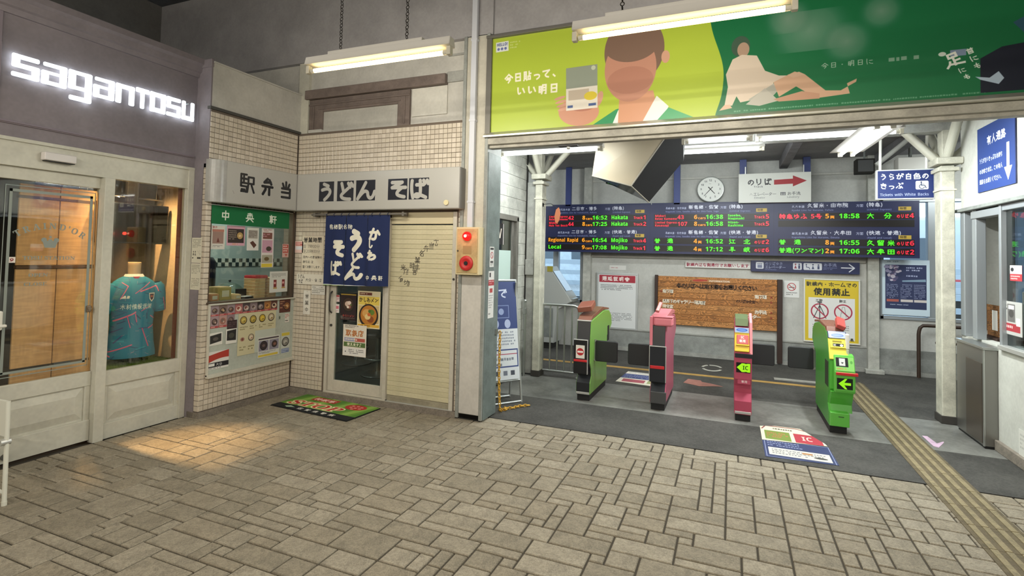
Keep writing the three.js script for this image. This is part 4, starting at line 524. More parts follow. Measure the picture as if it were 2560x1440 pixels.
// ---------------------------------------------------------------- the noodle stand
{
  // long sign box round the corner
  const t = thing('shop_sign_box', 'long pale acrylic sign box with black brush lettering wrapped round the noodle stand corner', 'sign', [0, 0, 0]);
  const plan = new THREE.Shape(); plan.moveTo(-2.432, 4.502); plan.lineTo(-4.482, 4.502); plan.lineTo(-4.482, 3.6); plan.quadraticCurveTo(-4.482, 3.475, -4.597, 3.475); plan.lineTo(-4.597, 4.614); plan.lineTo(-2.432, 4.614); plan.closePath();
  part('case', metric(new THREE.ExtrudeGeometry(plan, { depth: 0.4, bevelEnabled: true, bevelSize: 0.004, bevelOffset: -0.004, bevelThickness: 0.004, bevelSegments: 1, curveSegments: 10 }).rotateX(-Math.PI / 2).translate(0, 2.045, 0)), M('signCase', '#adaca7', { roughness: 0.3, map: T.plaster }), t);
  const bg = '#b0afa9';
  const left = print(760, 340, (g, w, h) => { fill(g, bg, 0, 0, w, h); [['駅', 110], ['弁', 340], ['当', 548]].forEach(([c, x], i) => { for (let k = 0; k < 2; k++) say(g, c, x + k * 3, 62 + i * 2, 190, '#15161a', { weight: [0.092, 0.125, 0.115][i], round: true, narrow: [0.94, 0.78, 0.86][i] }); }); for (let k = 0; k < 3; k++) disc(g, '#8f8d86', 60 + k * 5, 240 + k * 9, 3, 5); });
  const lf = part('lettered_face', sheetGeo(0.875, 0.392, 0.003, left), printMat(left, 0.22), t); lf.position.set(-4.482, 2.245, -4.05); lf.rotation.y = Math.PI / 2;
  const front = print(1560, 306, (g, w, h) => {
    fill(g, bg, 0, 0, w, h); const X = (x) => (x + 4.475) / 2.04 * w;
    for (const [c, a, b] of [['う', -4.165, -3.961], ['ど', -3.917, -3.699], ['ん', -3.667, -3.421], ['そ', -3.261, -3.028], ['ば', -3.009, -2.775]]) { const x0 = X(a), x1 = X(b); fill(g, '#22242c', x0, 68, x1 - x0, 168); g.save(); g.beginPath(); g.rect(x0, 68, x1 - x0, 168); g.clip(); say(g, c, x0 - 14, 62, 186, bg, { weight: 0.155, round: true, narrow: (x1 - x0 + 20) / 178 }); g.restore(); }
  });
  const ff = part('lettered_face', sheetGeo(2.04, 0.392, 0.003, front), printMat(front, 0.22), t); ff.position.set(-3.455, 2.245, -4.502);
  part('end_cap', rbox(-2.436, -2.426, 2.045, 2.445, -4.614, -4.502, 0.003), M('endGrey', '#7f7d79', { roughness: 0.5 }), t);
  part('round_cap', rod([-2.57, 2.1, -4.505], [-2.57, 2.1, -4.485], 0.026, 20), M('capCream', '#d9cfa4', { roughness: 0.5 }), t);
  part('corner_seam', rbox(-4.486, -4.474, 2.047, 2.443, -4.508, -4.496, 0.002), M('endGrey'), t);

  // serving window
  const w = struct('window_7', [rbox(-4.66, -4.595, 1.06, 1.085, -4.6, -3.54, 0.004), rbox(-4.66, -4.6, 2.02, 2.045, -4.585, -3.55, 0.003), rbox(-4.66, -4.598, 1.08, 2.03, -4.6, -4.575, 0.003), rbox(-4.66, -4.6, 1.08, 2.03, -3.565, -3.55, 0.003)], M('winBronze', '#5a4c40', { roughness: 0.4, metalness: 0.4 }), 'serving window of the noodle stand');
  part('pane', box(-4.632, -4.628, 1.085, 2.02, -4.575, -3.565), glass('paneKiosk', '#f2f7f3'), w);
  const ban = thing('cloth_banner', 'dark green cloth banner with white characters across the serving window top', 'banner', [-4.6, 1.84, -4.035], Math.PI / 2);
  const bp = print(760, 150, (g, W, h) => { fill(g, '#0f6b3c', 0, 0, W, h); fill(g, '#0c5c33', 0, 0, W, 8); [['中', 75], ['央', 300], ['軒', 535]].forEach(([c, x]) => say(g, c, x, 30, 92, '#dfe8da', { weight: 0.11, narrow: 0.95 })); });
  part('cloth', onto(new THREE.BoxGeometry(0.96, 0.18, 0.004, 24, 1, 1).translate(0, 0.09, 0.004), bp), printMat(bp, 0.85), ban); part('rod', rod([-0.485, 0.184, 0], [0.485, 0.184, 0], 0.006, 8), M('alu'), ban);
  const food = (g, x, y, r, soup, top) => { disc(g, '#1d1715', x, y, r); disc(g, soup, x, y - r * 0.04, r * 0.84); for (const [c, a, b, s] of top) disc(g, c, x + a * r, y + b * r, s * r, s * r * 0.8); };
  const posters = [
    ['a', 0.15, 0.23, -3.655, 1.71, 'pale poster of a wrapped lunch box, first under the green banner', (g, w, h) => { fill(g, '#d8d6cc', 0, 0, w, h); fill(g, '#b47a68', 8, h * 0.16, w - 16, h * 0.1); fill(g, '#9b7f74', 10, h * 0.26, w - 20, h * 0.5); poly(g, '#6d3c33', w * 0.4, h * 0.7, w * 0.5, h * 0.5, w * 0.62, h * 0.7); marks(g, 14, h * 0.82, w - 28, h * 0.1, '#777', 2, 1); say(g, '駅弁', 10, 3, 16, '#a05050'); }],
    ['b', 0.21, 0.2, -3.856, 1.735, 'pink framed poster of a dark lunch and a noodle bowl under the banner', (g, w, h) => { fill(g, '#d3a3b4', 0, 0, w, h); fill(g, '#3a302d', 8, h * 0.16, w - 16, h * 0.7); marks(g, 14, h * 0.22, w * 0.45, h * 0.5, '#9a8e80', 5, 2); food(g, w * 0.72, h * 0.5, w * 0.2, '#b99a62', [['#e0c890', 0, 0, 0.4], ['#c98', 0.3, 0.2, 0.2]]); marks(g, w * 0.3, h * 0.88, w * 0.5, h * 0.08, '#c89a40', 1, 3); }],
    ['c', 0.145, 0.24, -4.062, 1.71, 'white poster with a chocolate brown box low on it under the banner', (g, w, h) => { fill(g, '#dcdcd6', 0, 0, w, h); fill(g, '#a7a198', 10, h * 0.12, w - 20, h * 0.36); marks(g, 12, h * 0.14, w - 24, h * 0.3, '#6c6660', 5, 4); poly(g, '#59372c', w * 0.25, h * 0.66, w * 0.5, h * 0.58, w * 0.82, h * 0.76, w * 0.6, h * 0.9); }],
    ['d', 0.16, 0.42, -4.255, 1.62, 'long poster strip in pink and yellow under the banner', (g, w, h) => { fill(g, '#dcd6d4', 0, 0, w, h); fill(g, '#7b4f47', 10, h * 0.11, w - 24, h * 0.16); fill(g, '#c79cb0', 6, h * 0.3, w - 16, h * 0.32); disc(g, '#4b4038', w * 0.6, h * 0.52, w * 0.22, w * 0.16); fill(g, '#a8a694', 6, h * 0.68, w - 14, h * 0.2); disc(g, '#6b5a3a', w * 0.45, h * 0.78, w * 0.2, w * 0.13); fill(g, '#d8c443', 4, h * 0.9, w - 12, h * 0.09); marks(g, 12, h * 0.02, w * 0.7, h * 0.07, '#a66', 2, 6); marks(g, 12, h * 0.13, w * 0.5, h * 0.1, '#c9a', 2, 7); }],
    ['e', 0.09, 0.15, -4.505, 1.595, 'small red printed label on the serving window glass', (g, w, h) => { fill(g, '#c9a49c', 0, 0, w, h); fill(g, '#b5584f', 4, 6, w - 8, h * 0.6); marks(g, 8, 10, w - 16, h * 0.5, '#e5cfc6', 3, 8); poly(g, '#b5584f', w * 0.4, h * 0.75, w * 0.8, h * 0.75, w * 0.6, h * 0.95); }],
    ['f', 0.25, 0.23, -4.425, 1.25, 'pale sheet with two small dark red bottles low on the serving window glass', (g, w, h) => { fill(g, '#cfd1cb', 0, 0, w, h); marks(g, 14, 14, w - 28, h * 0.2, '#8a8c88', 3, 9); for (const x of [0.22, 0.68]) { fill(g, '#7a2f30', w * x, h * 0.4, w * 0.16, h * 0.35); fill(g, '#d8a0a0', w * x + 3, h * 0.5, w * 0.1, h * 0.1); fill(g, '#b08b4a', w * x - 2, h * 0.76, w * 0.2, h * 0.06); } }],
  ];
  for (const [, pw, ph, z, y, lab, draw] of posters) sheet('window_poster', lab, 'poster', pw, ph, 0.0012, print(Math.round(pw * 640), Math.round(ph * 640), draw), [-4.624, y, z], Math.PI / 2, { roll: 0.01 });

  // counter and goods
  const ct = thing('serving_counter', 'steel topped serving counter inside the noodle stand window', 'counter', [0, 0, 0]);
  part('top', rbox(-5.2, -4.75, 1.03, 1.075, -4.74, -3.6, 0.006), M('steel'), ct); part('front', box(-5.17, -4.77, 0.01, 1.03, -4.72, -3.62), M('kioskWall'), ct);
  const cardboard = M('cardboard', '#b08a5c', { roughness: 0.85, map: T.ply }), bento = M('bentoWrap', '#c9a070', { roughness: 0.7 });
  const carton = (z, x, w, d, h, m, lab, y = 1.075, lid) => { const b = thing('carton', lab, 'box', [x, y, z], 0.1); part('body', rbox(-d / 2, d / 2, 0, h, -w / 2, w / 2, 0.004), m, b); part('flap', rbox(-d / 2 + 0.01, d / 2 - 0.01, h - 0.002, h + 0.006, -w / 2 + 0.01, w / 2 - 0.01, 0.002), lid || M('kraft', '#c3a479', { roughness: 0.9 }), b); part('label', rbox(d / 2 - 0.002, d / 2 + 0.0015, h * 0.25, h * 0.75, -w * 0.3, w * 0.3, 0.0005), M('labelPale', '#d9d2c0', { roughness: 0.7 }), b); };
  carton(-3.63, -4.81, 0.1, 0.1, 0.06, M('orangeBox', '#b5623f', { roughness: 0.7 }), 'orange red carton at the far left end of the serving counter');
  carton(-3.75, -4.82, 0.1, 0.12, 0.07, M('tanBox', '#bd8458', { roughness: 0.7 }), 'tan carton beside the orange one on the serving counter');
  carton(-3.9, -4.88, 0.15, 0.16, 0.13, M('greenBag', '#a99a63', { roughness: 0.8 }), 'olive brown paper bag box in the middle of the serving counter');
  carton(-4.03, -4.82, 0.08, 0.1, 0.05, M('creamBox', '#d7b98f', { roughness: 0.8 }), 'low cream carton in front of the olive one on the counter');
  const stackGroup = 'stacked wooden lunch boxes on the serving counter';
  for (let k = 0; k < 6; k++) { const b = thing('lunch_box', 'flat wooden lunch box in the stack under the red lid on the counter', 'lunch box', [-4.84, 1.075 + k * 0.035, -4.3], 0.05 * (k % 2), stackGroup); part('body', rbox(-0.08, 0.08, 0, 0.027, -0.07, 0.07, 0.003), bento, b); part('lid', rbox(-0.083, 0.083, 0.026, 0.0345, -0.073, 0.073, 0.002), M('bentoLid', '#d8b98c', { roughness: 0.7 }), b); }
  for (let k = 0; k < 7; k++) { const b = thing('lunch_box', 'flat wooden lunch box in the taller stack nearest the corner on the counter', 'lunch box', [-4.83, 1.075 + k * 0.031, -4.465], 0.04 * (k % 3), 'taller stack of lunch boxes on the serving counter'); part('body', rbox(-0.07, 0.07, 0, 0.023, -0.055, 0.055, 0.003), M('bentoPeach', '#cf9f74', { roughness: 0.7 }), b); part('lid', rbox(-0.073, 0.073, 0.023, 0.0305, -0.058, 0.058, 0.002), M('bentoLid'), b); }
  { const b = thing('red_lid', 'bright red lacquer lid on the shorter lunch box stack', 'lid', [-4.84, 1.285, -4.3]); part('plate', rbox(-0.085, 0.085, 0, 0.03, -0.1, 0.07, 0.006), M('lacquer', '#b92f34', { roughness: 0.3 }), b); part('rim', rbox(-0.075, 0.075, 0.03, 0.034, -0.09, 0.06, 0.002), M('lacquerDark', '#8f2429', { roughness: 0.3 }), b); }
  { const b = thing('dome_cover', 'clear dome food cover behind the lunch boxes', 'cover', [-5.1, 1.075, -4.2]); part('dome', metric(new THREE.SphereGeometry(0.165, 28, 12, 0, 6.2832, 0, 1.5708).scale(1, 0.95, 1)), glass('dome', '#e3efea', { roughness: 0.08 }), b); part('rim', metric(new THREE.TorusGeometry(0.17, 0.006, 6, 28).rotateX(Math.PI / 2).translate(0, 0.006, 0)), M('steel'), b); part('knob', metric(new THREE.SphereGeometry(0.014, 12, 8).translate(0, 0.175, 0)), M('black'), b); }
  { const b = thing('till_tray', 'black cash tray with a white slip on the serving counter', 'tray', [-4.83, 1.075, -4.155]); part('tray', rbox(-0.06, 0.06, 0, 0.02, -0.075, 0.075, 0.006), M('black'), b); part('slip', rbox(-0.04, 0.05, 0.02, 0.024, -0.06, 0.04, 0.001), M('white'), b); part('stand', rbox(-0.06, -0.03, 0.02, 0.1, -0.06, 0.06, 0.006), M('black'), b); }
  { const b = thing('utensil_pot', 'steel pot of black handled tongs at the near end of the counter', 'utensil pot', [-4.99, 1.075, -3.72]); part('pot', lathe([[0, 0], [0.05, 0], [0.055, 0.12], [0.05, 0.12], [0.046, 0.01], [0, 0.01]], 20), M('steel'), b); for (const [a, c] of [[-0.02, 0.03], [0.02, -0.02], [0.0, 0.0]]) part('handle', rod([a, 0.02, c], [a * 2.4, 0.27, c * 2.2], 0.008, 8), M('black'), b); }
  { const b = thing('soap_bottle', 'clear pump bottle near the kitchen wall', 'bottle', [-5.1, 1.075, -3.86]); part('bottle', lathe([[0, 0], [0.035, 0], [0.037, 0.12], [0.02, 0.15], [0.012, 0.17], [0, 0.17]], 18), M('bottleClear', '#c7d6d2', { roughness: 0.2 }), b); part('pump', [rod([0, 0.17, 0], [0, 0.21, 0], 0.005, 8), rod([0, 0.21, 0], [0, 0.205, 0.04], 0.005, 8)], M('white'), b); }
  { const b = thing('hot_pot', 'dark steel broth boiler at the kitchen wall', 'boiler', [-5.52, 0.9, -4.1]); part('pot', lathe([[0, 0], [0.2, 0], [0.2, 0.55], [0.17, 0.6], [0, 0.62]], 26), M('potDark', '#2f2d2b', { roughness: 0.35, metalness: 0.6 }), b); part('handle', metric(new THREE.TorusGeometry(0.05, 0.01, 6, 14).translate(0, 0.64, 0)), M('black'), b); part('bench', rbox(-0.21, 0.25, -0.89, -0.0, -0.5, 0.45, 0.005), M('steel'), b); }
  { lamp('gate', 'tube lamp under the noodle stand ceiling seen through the serving window', [-5.2, 2.5, -4.15], Math.PI / 2, [0], 'none', 110); }

  // framed menu board under the window
  const mb = thing('menu_board', 'white framed menu board under the serving window', 'notice board', [-4.6, 0.725, -4.1], Math.PI / 2);
  part('back_board', rbox(-0.525, 0.525, -0.33, 0.335, 0, 0.012, 0.003), M('boardPale', '#c3cbc0', { roughness: 0.6, map: T.plaster }), mb);
  part('frame', [rbox(-0.54, 0.54, -0.345, -0.325, 0, 0.03, 0.004), rbox(-0.54, -0.525, -0.345, 0.34, 0, 0.025, 0.004), rbox(0.525, 0.54, -0.345, 0.34, 0, 0.025, 0.004), rbox(-0.54, 0.54, 0.33, 0.343, 0, 0.04, 0.004)], M('whiteWood'), mb);
  part('ledge', rbox(-0.54, 0.54, -0.36, -0.34, 0, 0.045, 0.004), M('whiteWood'), mb);
  const bx = -4.5855; // front of the back board
  const card = (name, lab, z, y, w, h, draw, o = {}) => sheet(name, lab, 'menu card', w, h, 0.0014, print(Math.round(w * 640), Math.round(h * 640), draw), [bx + (o.up || 0), y, z], Math.PI / 2, o);
  const dish = (bgc, a, b, c) => (g, w, h) => { fill(g, bgc, 0, 0, w, h); disc(g, a, w * 0.5, h * 0.5, w * 0.36, h * 0.26); disc(g, b, w * 0.45, h * 0.45, w * 0.2, h * 0.14); disc(g, c, w * 0.6, h * 0.56, w * 0.1, h * 0.08); fill(g, '#b0464a', 0, h * 0.84, w, h * 0.16); marks(g, 6, h * 0.86, w - 12, h * 0.12, '#e8c9b8', 1, w); };
  const nine = [['#9b8d93', '#5e4a45', '#8c7868', '#40322d', 'grey photo card of a flat lunch box, first in the top row'], ['#7c6a66', '#3b2a28', '#a58b70', '#d3b48a', 'brown photo card of a dark square lunch box, second in the top row'], ['#9a8a90', '#4d3f3c', '#8f7b6b', '#6b2f2c', 'mauve photo card of two lunch boxes, third in the top row'], ['#a9696a', '#d9c6b4', '#8a4038', '#e6ddcc', 'red photo card of rice balls, fourth in the top row'], ['#4c4246', '#b9a8a0', '#7c4a42', '#e0d6c8', 'dark photo card of wrapped rolls, fifth in the top row'], ['#85767c', '#a99a98', '#5d4a48', '#c7b9a8', 'grey violet photo card, sixth in the top row of the menu board'], ['#332b2d', '#8d7f80', '#b3a7a0', '#5c3a36', 'black photo card with a pale round dish, seventh in the top row'], ['#9c6a3e', '#c08a4a', '#7c4c2a', '#d9a45c', 'orange brown photo card, eighth in the top row of the menu board'], ['#5e3b34', '#d8c9b0', '#3a2724', '#a85a40', 'brown photo card with white bowls, last narrow card in the top row']];
  nine.forEach(([b, a, c, e, lab], k) => card('photo_card', lab, -3.622 - k * 0.0895, 1.0, 0.084, 0.1, dish(b, a, c, e), { up: 0.001 }));
  [['#a58f93', 'pinkish photo card at the start of the second row'], ['#b3908a', 'rose photo card in the middle of the second row'], ['#8d7a80', 'grey rose photo card at the end of the second row']].forEach(([b, lab], k) => card('photo_card', lab, -3.625 - k * 0.09, 0.895, 0.085, 0.12, dish(b, ['#4a3a38', '#9c6a5c', '#5a4644'][k], '#7c6660', '#c9ada0')));
  card('photo_card', 'dark red photo card of a large noodle bowl, at the top corner', -4.49, 0.985, 0.155, 0.15, (g, w, h) => { fill(g, '#5b332c', 0, 0, w, h); food(g, w * 0.68, h * 0.55, w * 0.3, '#8a5a36', [['#c9a070', 0, 0, 0.45], ['#3a2a20', -0.3, 0.2, 0.2]]); marks(g, 6, h * 0.12, w * 0.4, h * 0.6, '#b98f70', 4, 31); });
  card('menu_sheet', 'cream menu sheet with six noodle bowls in the middle of the board', -4.13, 0.735, 0.475, 0.425, (g, w, h) => {
    poly(g, '#cfc9a5', 0, 0, w, 0, w, h * 0.46, w * 0.44, h * 0.46, w * 0.44, h, 0, h); poly(g, '#c3cbc0', w * 0.44, h * 0.46, w, h * 0.46, w, h, w * 0.44, h);
    for (let k = 0; k < 4; k++) { food(g, w * (0.13 + k * 0.245), h * 0.17, w * 0.088, ['#b39a4c', '#a8923f', '#c0a33c', '#b9a68a'][k], [[['#d9c76a', '#cdb75c', '#e0c243', '#d8d0b8'][k], 0, -0.1, 0.5], ['#8a7a30', 0.2, 0.2, 0.25]]); marks(g, w * (0.05 + k * 0.245), h * 0.31, w * 0.18, h * 0.1, '#8d8560', 2, k + 40); }
    food(g, w * 0.34, h * 0.6, w * 0.075, '#bfae94', [['#ded3bf', 0, -0.1, 0.5], ['#a2543e', 0.2, 0.1, 0.2]]); disc(g, '#b08a7a', w * 0.12, h * 0.62, w * 0.055, w * 0.045); disc(g, '#7c4a3c', w * 0.12, h * 0.62, w * 0.03); for (const x of [0.05, 0.27]) marks(g, w * x, h * 0.78, w * 0.15, h * 0.12, '#8d8560', 2, x * 99);
  }, { up: 0.0 });
  card('photo_print', 'white bordered dark photograph leaning first in the third row', -3.645, 0.73, 0.145, 0.12, (g, w, h) => { fill(g, '#e2e2da', 0, 0, w, h); poly(g, '#2b2a29', 8, h * 0.22, w - 8, h * 0.1, w - 8, h * 0.72, 8, h * 0.86); disc(g, '#5a5550', w * 0.5, h * 0.5, w * 0.2, h * 0.14); }, { roll: 0.02 });
  card('photo_print', 'second white bordered dark photograph beside the menu sheet', -3.815, 0.735, 0.125, 0.145, (g, w, h) => { fill(g, '#e2e2da', 0, 0, w, h); poly(g, '#262626', 8, h * 0.12, w - 6, h * 0.06, w - 6, h * 0.8, 8, h * 0.76); disc(g, '#4a4a40', w * 0.5, h * 0.45, w * 0.25, h * 0.18); }, { up: 0.0034 });
  card('photo_print', 'narrow dark photograph standing above the two white bordered ones', -3.82, 0.85, 0.11, 0.085, (g, w, h) => { fill(g, '#3a2a2c', 0, 0, w, h); marks(g, 6, 10, w - 12, h - 20, '#5d474a', 3, 55); }, { up: 0.0024 });
  card('leaflet', 'leaflet with a red wave and a black band at the bottom corner of the board', -3.685, 0.525, 0.225, 0.17, (g, w, h) => { fill(g, '#dfdfda', 0, 0, w, h); g.fillStyle = '#b03c2f'; g.beginPath(); g.moveTo(0, h * 0.22); g.quadraticCurveTo(w * 0.4, h * 0.1, w, 0); g.lineTo(w, h * 0.42); g.quadraticCurveTo(w * 0.5, h * 0.36, 0, h * 0.62); g.fill(); fill(g, '#1e1f24', 0, h * 0.62, w, h * 0.26); fill(g, '#e5e5e0', 6, h * 0.66, w * 0.28, h * 0.16); say(g, '大分', w * 0.38, h * 0.65, h * 0.2, '#d8d8d8'); marks(g, 8, h * 0.9, w - 16, h * 0.08, '#777', 1, 3); });
  card('menu_sheet', 'menu sheet with two dark dishes and a yellow foot line', -4.285, 0.565, 0.285, 0.215, (g, w, h) => { fill(g, '#d5d8d2', 0, 0, w, h); fill(g, '#4b3f46', w * 0.02, h * 0.06, w * 0.94, h * 0.07); for (const x of [0.04, 0.52]) fill(g, '#8f8c9c', w * x, h * 0.18, w * 0.44, h * 0.5); food(g, w * 0.26, h * 0.42, w * 0.17, '#3a3034', [['#6c5a58', 0, 0, 0.4]]); food(g, w * 0.76, h * 0.42, w * 0.13, '#4a3834', [['#8a6050', 0.1, 0, 0.5]]); marks(g, w * 0.05, h * 0.72, w * 0.8, h * 0.1, '#777', 2, 8); fill(g, '#d9c24a', w * 0.03, h * 0.86, w * 0.9, h * 0.1); }, { up: 0.0024 });
  card('menu_sheet', 'narrow menu sheet with one round bowl and a yellow head', -4.515, 0.57, 0.12, 0.235, (g, w, h) => { fill(g, '#c9cfc8', 0, 0, w, h); fill(g, '#d5c24c', 3, 4, w - 6, h * 0.14); food(g, w * 0.5, h * 0.45, w * 0.42, '#8b8a84', [['#b9b7ae', 0, 0, 0.5], ['#6d6a60', 0.2, 0.3, 0.25]]); fill(g, '#7d8db0', 4, h * 0.76, w - 8, h * 0.2); marks(g, 8, h * 0.78, w - 16, h * 0.16, '#b9c3d8', 2, 11); });
  card('price_slip', 'small white and red slip near the top corner of the board', -4.525, 0.845, 0.06, 0.1, (g, w, h) => { fill(g, '#dcd8d0', 0, 0, w, h); marks(g, 3, 4, w - 6, h * 0.5, '#b0605a', 3, 5); marks(g, 3, h * 0.7, w - 6, h * 0.2, '#444', 1, 6); });
  card('price_slip', 'little grey bottle sticker on the bare part of the board', -4.42, 0.86, 0.03, 0.05, (g, w, h) => { fill(g, '#aab0a4', 0, 0, w, h); disc(g, '#5d6a5c', w / 2, h * 0.55, w * 0.3, h * 0.35); });

  // papers on the tiled pier
  const pz = -4.6165;
  sheet('paper_notice', 'cream notice giving opening hours on the tiled pier', 'notice', 0.31, 0.39, 0.0015, print(300, 380, (g, w, h) => { fill(g, '#d5cbb6', 0, 0, w, h); say(g, '営業時間', 18, 14, 64, '#33302c', { weight: 0.12 }); say(g, '自 7時00分', 14, 92, 46, '#5b564e', { bold: false, weight: 0.07, fit: 260 }); say(g, '至20時00分', 14, 146, 46, '#5b564e', { bold: false, weight: 0.07, fit: 260 }); fill(g, '#c9bfaa', 0, 196, w, 3); say(g, '店内への飲食物の', 16, 216, 34, '#2f2c29', { weight: 0.1, fit: 268 }); say(g, '持ち込みは', 16, 268, 34, '#2f2c29', { weight: 0.1 }); say(g, '固くお断りします。', 16, 322, 34, '#2f2c29', { weight: 0.1, fit: 268 }); }), [-4.335, 1.573, pz]);
  sheet('paper_notice', 'small pink edged card on the tiles beside the opening hours', 'notice', 0.12, 0.13, 0.0015, print(110, 120, (g, w, h) => { fill(g, '#d8b8ae', 0, 0, w, h); fill(g, '#b5655f', 8, 10, w - 16, 36); fill(g, '#cfd0d4', 8, 54, w - 16, 34); marks(g, 14, 14, w - 28, 28, '#e6cfc8', 2, 4); }), [-4.535, 1.64, pz]);
  sheet('paper_notice', 'handwritten strip about noodles under the opening hours', 'notice', 0.41, 0.115, 0.0015, print(380, 106, (g, w, h) => { fill(g, '#d6d0c2', 0, 0, w, h); say(g, 'うどん', 12, 4, 46, '#3a3633', { weight: 0.09, round: true, narrow: 0.7 }); say(g, 'そば', 24, 54, 46, '#3a3633', { weight: 0.09, round: true, narrow: 0.7 }); say(g, '大分・食事店', 120, 40, 40, '#4a4642', { weight: 0.09, fit: 240 }); }), [-4.35, 1.28, pz]);
  sheet('paper_notice', 'white typed slip beside the door handle', 'notice', 0.19, 0.1, 0.0015, print(170, 90, (g, w, h) => { fill(g, '#d3d0c8', 0, 0, w, h); marks(g, 10, 10, w - 20, h - 20, '#8a8880', 4, 21); }), [-4.235, 1.165, pz + 0.0005]);
  sheet('hanging_plate', 'narrow white plate reading open on the tiles by the door', 'plate', 0.1, 0.265, 0.003, print(100, 262, (g, w, h) => { fill(g, '#d9d5ca', 0, 0, w, h); say(g, '営業中', 22, 34, 56, '#57534c', { weight: 0.1, vertical: true, gap: 0.3 }); disc(g, '#8a867c', 50, 12, 4); }), [-4.39, 1.02, pz + 0.002]);

  // noren on its rod
  const n = thing('noren_curtain', 'navy shop curtain of three cloth panels with white brush lettering over the door', 'curtain', [-3.678, 1.99, -4.545]);
  const np = print(560, 500, (g, w, h) => {
    fill(g, '#1c2a55', 0, 0, w, h); const c = '#e6e3d2', b = (ch, x, y, s, o) => say(g, ch, x, y, s, c, { weight: 0.17, round: true, ...o });
    say(g, '鳥栖駅名物', 30, 62, 43, c, { weight: 0.1, round: true });
    b('う', 196, 84, 196, { narrow: 0.86, weight: 0.2 }); b('ど', 214, 258, 134, { narrow: 1.0, weight: 0.15 }); b('ん', 176, 360, 116, { narrow: 1.5, weight: 0.22 });
    b('そ', 54, 162, 160, { narrow: 0.88, weight: 0.18 }); b('ば', 46, 322, 124, { narrow: 0.98, weight: 0.145 });
    b('か', 380, 82, 110, { narrow: 1.05, weight: 0.18 }); b('し', 382, 172, 70, { narrow: 0.75, weight: 0.17 }); b('わ', 376, 238, 90, { weight: 0.2 });
    say(g, '中央軒', 375, 420, 42, c, { weight: 0.13, gap: 0.2, round: true });
  });
  const nb = new THREE.Box3(new THREE.Vector3(-0.42, -0.745, 0), new THREE.Vector3(0.42, 0, 1));
  [[-0.42, -0.1435], [-0.137, 0.137], [0.1435, 0.42]].forEach(([a, b], k) => {
    const g = new THREE.PlaneGeometry(b - a, 0.74, 14, 20).translate((a + b) / 2, -0.37, 0), p = g.attributes.position;
    for (let i = 0; i < p.count; i++) { const d = -p.getY(i) / 0.74, u = p.getX(i); p.setZ(i, 0.012 * d * Math.sin(u * 19 + k * 2) + 0.01 * d * Math.sin(u * 41) + 0.012 * d); p.setX(i, u + (k - 1) * -0.002 * d); p.setY(i, p.getY(i) - (1 - (u + 0.42) / 0.84) * 0.02 * d); }
    g.computeVertexNormals(); part('panel', onto(g.toNonIndexed(), np, () => true, nb), M('norenCloth', '#ffffff', { roughness: 0.9, map: np.p.t, side: THREE.DoubleSide }), n);
  });
  for (let k = 0; k < 9; k++) part('loop', metric(new THREE.TorusGeometry(0.016, 0.004, 5, 10).rotateY(Math.PI / 2).translate(-0.4 + k * 0.1, 0.004, 0)), M('norenLoop', '#1c2747', { roughness: 0.9 }), n);
  part('rod', rod([-0.62, 0.008, 0], [0.62, 0.008, 0], 0.011, 10), M('rodGrey', '#6b6760', { roughness: 0.5 }), n); for (const s of [-1, 1]) part('bracket', rbox(s * 0.58 - 0.012, s * 0.58 + 0.012, -0.015, 0.03, -0.073, 0.012, 0.003), M('rodGrey'), n);

  // sliding door
  const dw = M('doorWhite', '#cdc8ba', { roughness: 0.45, map: T.plaster });
  const d = struct('door_3', [rbox(-4.115, -4.08, 0.06, 2.02, -4.7, -4.608, 0.004), rbox(-3.345, -3.3, 0.06, 2.02, -4.7, -4.608, 0.004), rbox(-4.115, -3.3, 1.96, 2.02, -4.7, -4.608, 0.004), rbox(-4.115, -3.3, 0.06, 0.078, -4.7, -4.606, 0.003)], dw, 'white framed glass sliding door of the noodle stand');
  part('door_leaf', [rbox(-4.078, -4.0, 0.08, 1.96, -4.665, -4.632, 0.004), rbox(-3.385, -3.347, 0.08, 1.96, -4.665, -4.632, 0.004), rbox(-4.0, -3.385, 0.08, 0.2, -4.665, -4.632, 0.004), rbox(-4.0, -3.385, 1.9, 1.96, -4.665, -4.632, 0.004)], dw, d);
  part('pane', box(-4.0, -3.385, 0.2, 1.9, -4.652, -4.647), glass('paneDoorStand', '#e6eeec'), d);
  part('pull_handle', tube([[-4.052, 1.16, -4.634], [-4.05, 1.13, -4.6], [-4.05, 1.04, -4.592], [-4.05, 0.95, -4.6], [-4.052, 0.925, -4.634]], 0.009, 24, 8), M('handleDark', '#4c4a46', { roughness: 0.4, metalness: 0.5 }), d);
  part('lock', rod([-4.05, 0.79, -4.634], [-4.05, 0.79, -4.622], 0.014, 14), M('handleDark'), d);
  const gz = -4.646;
  let lift = 0; const P2 = (lab, x, y, w, h, draw, name = 'door_poster') => sheet(name, lab, 'poster', w, h, 0.0014, print(Math.round(w * 620), Math.round(h * 620), draw), [x, y, gz + (lift += 0.0017) - 0.0017]);
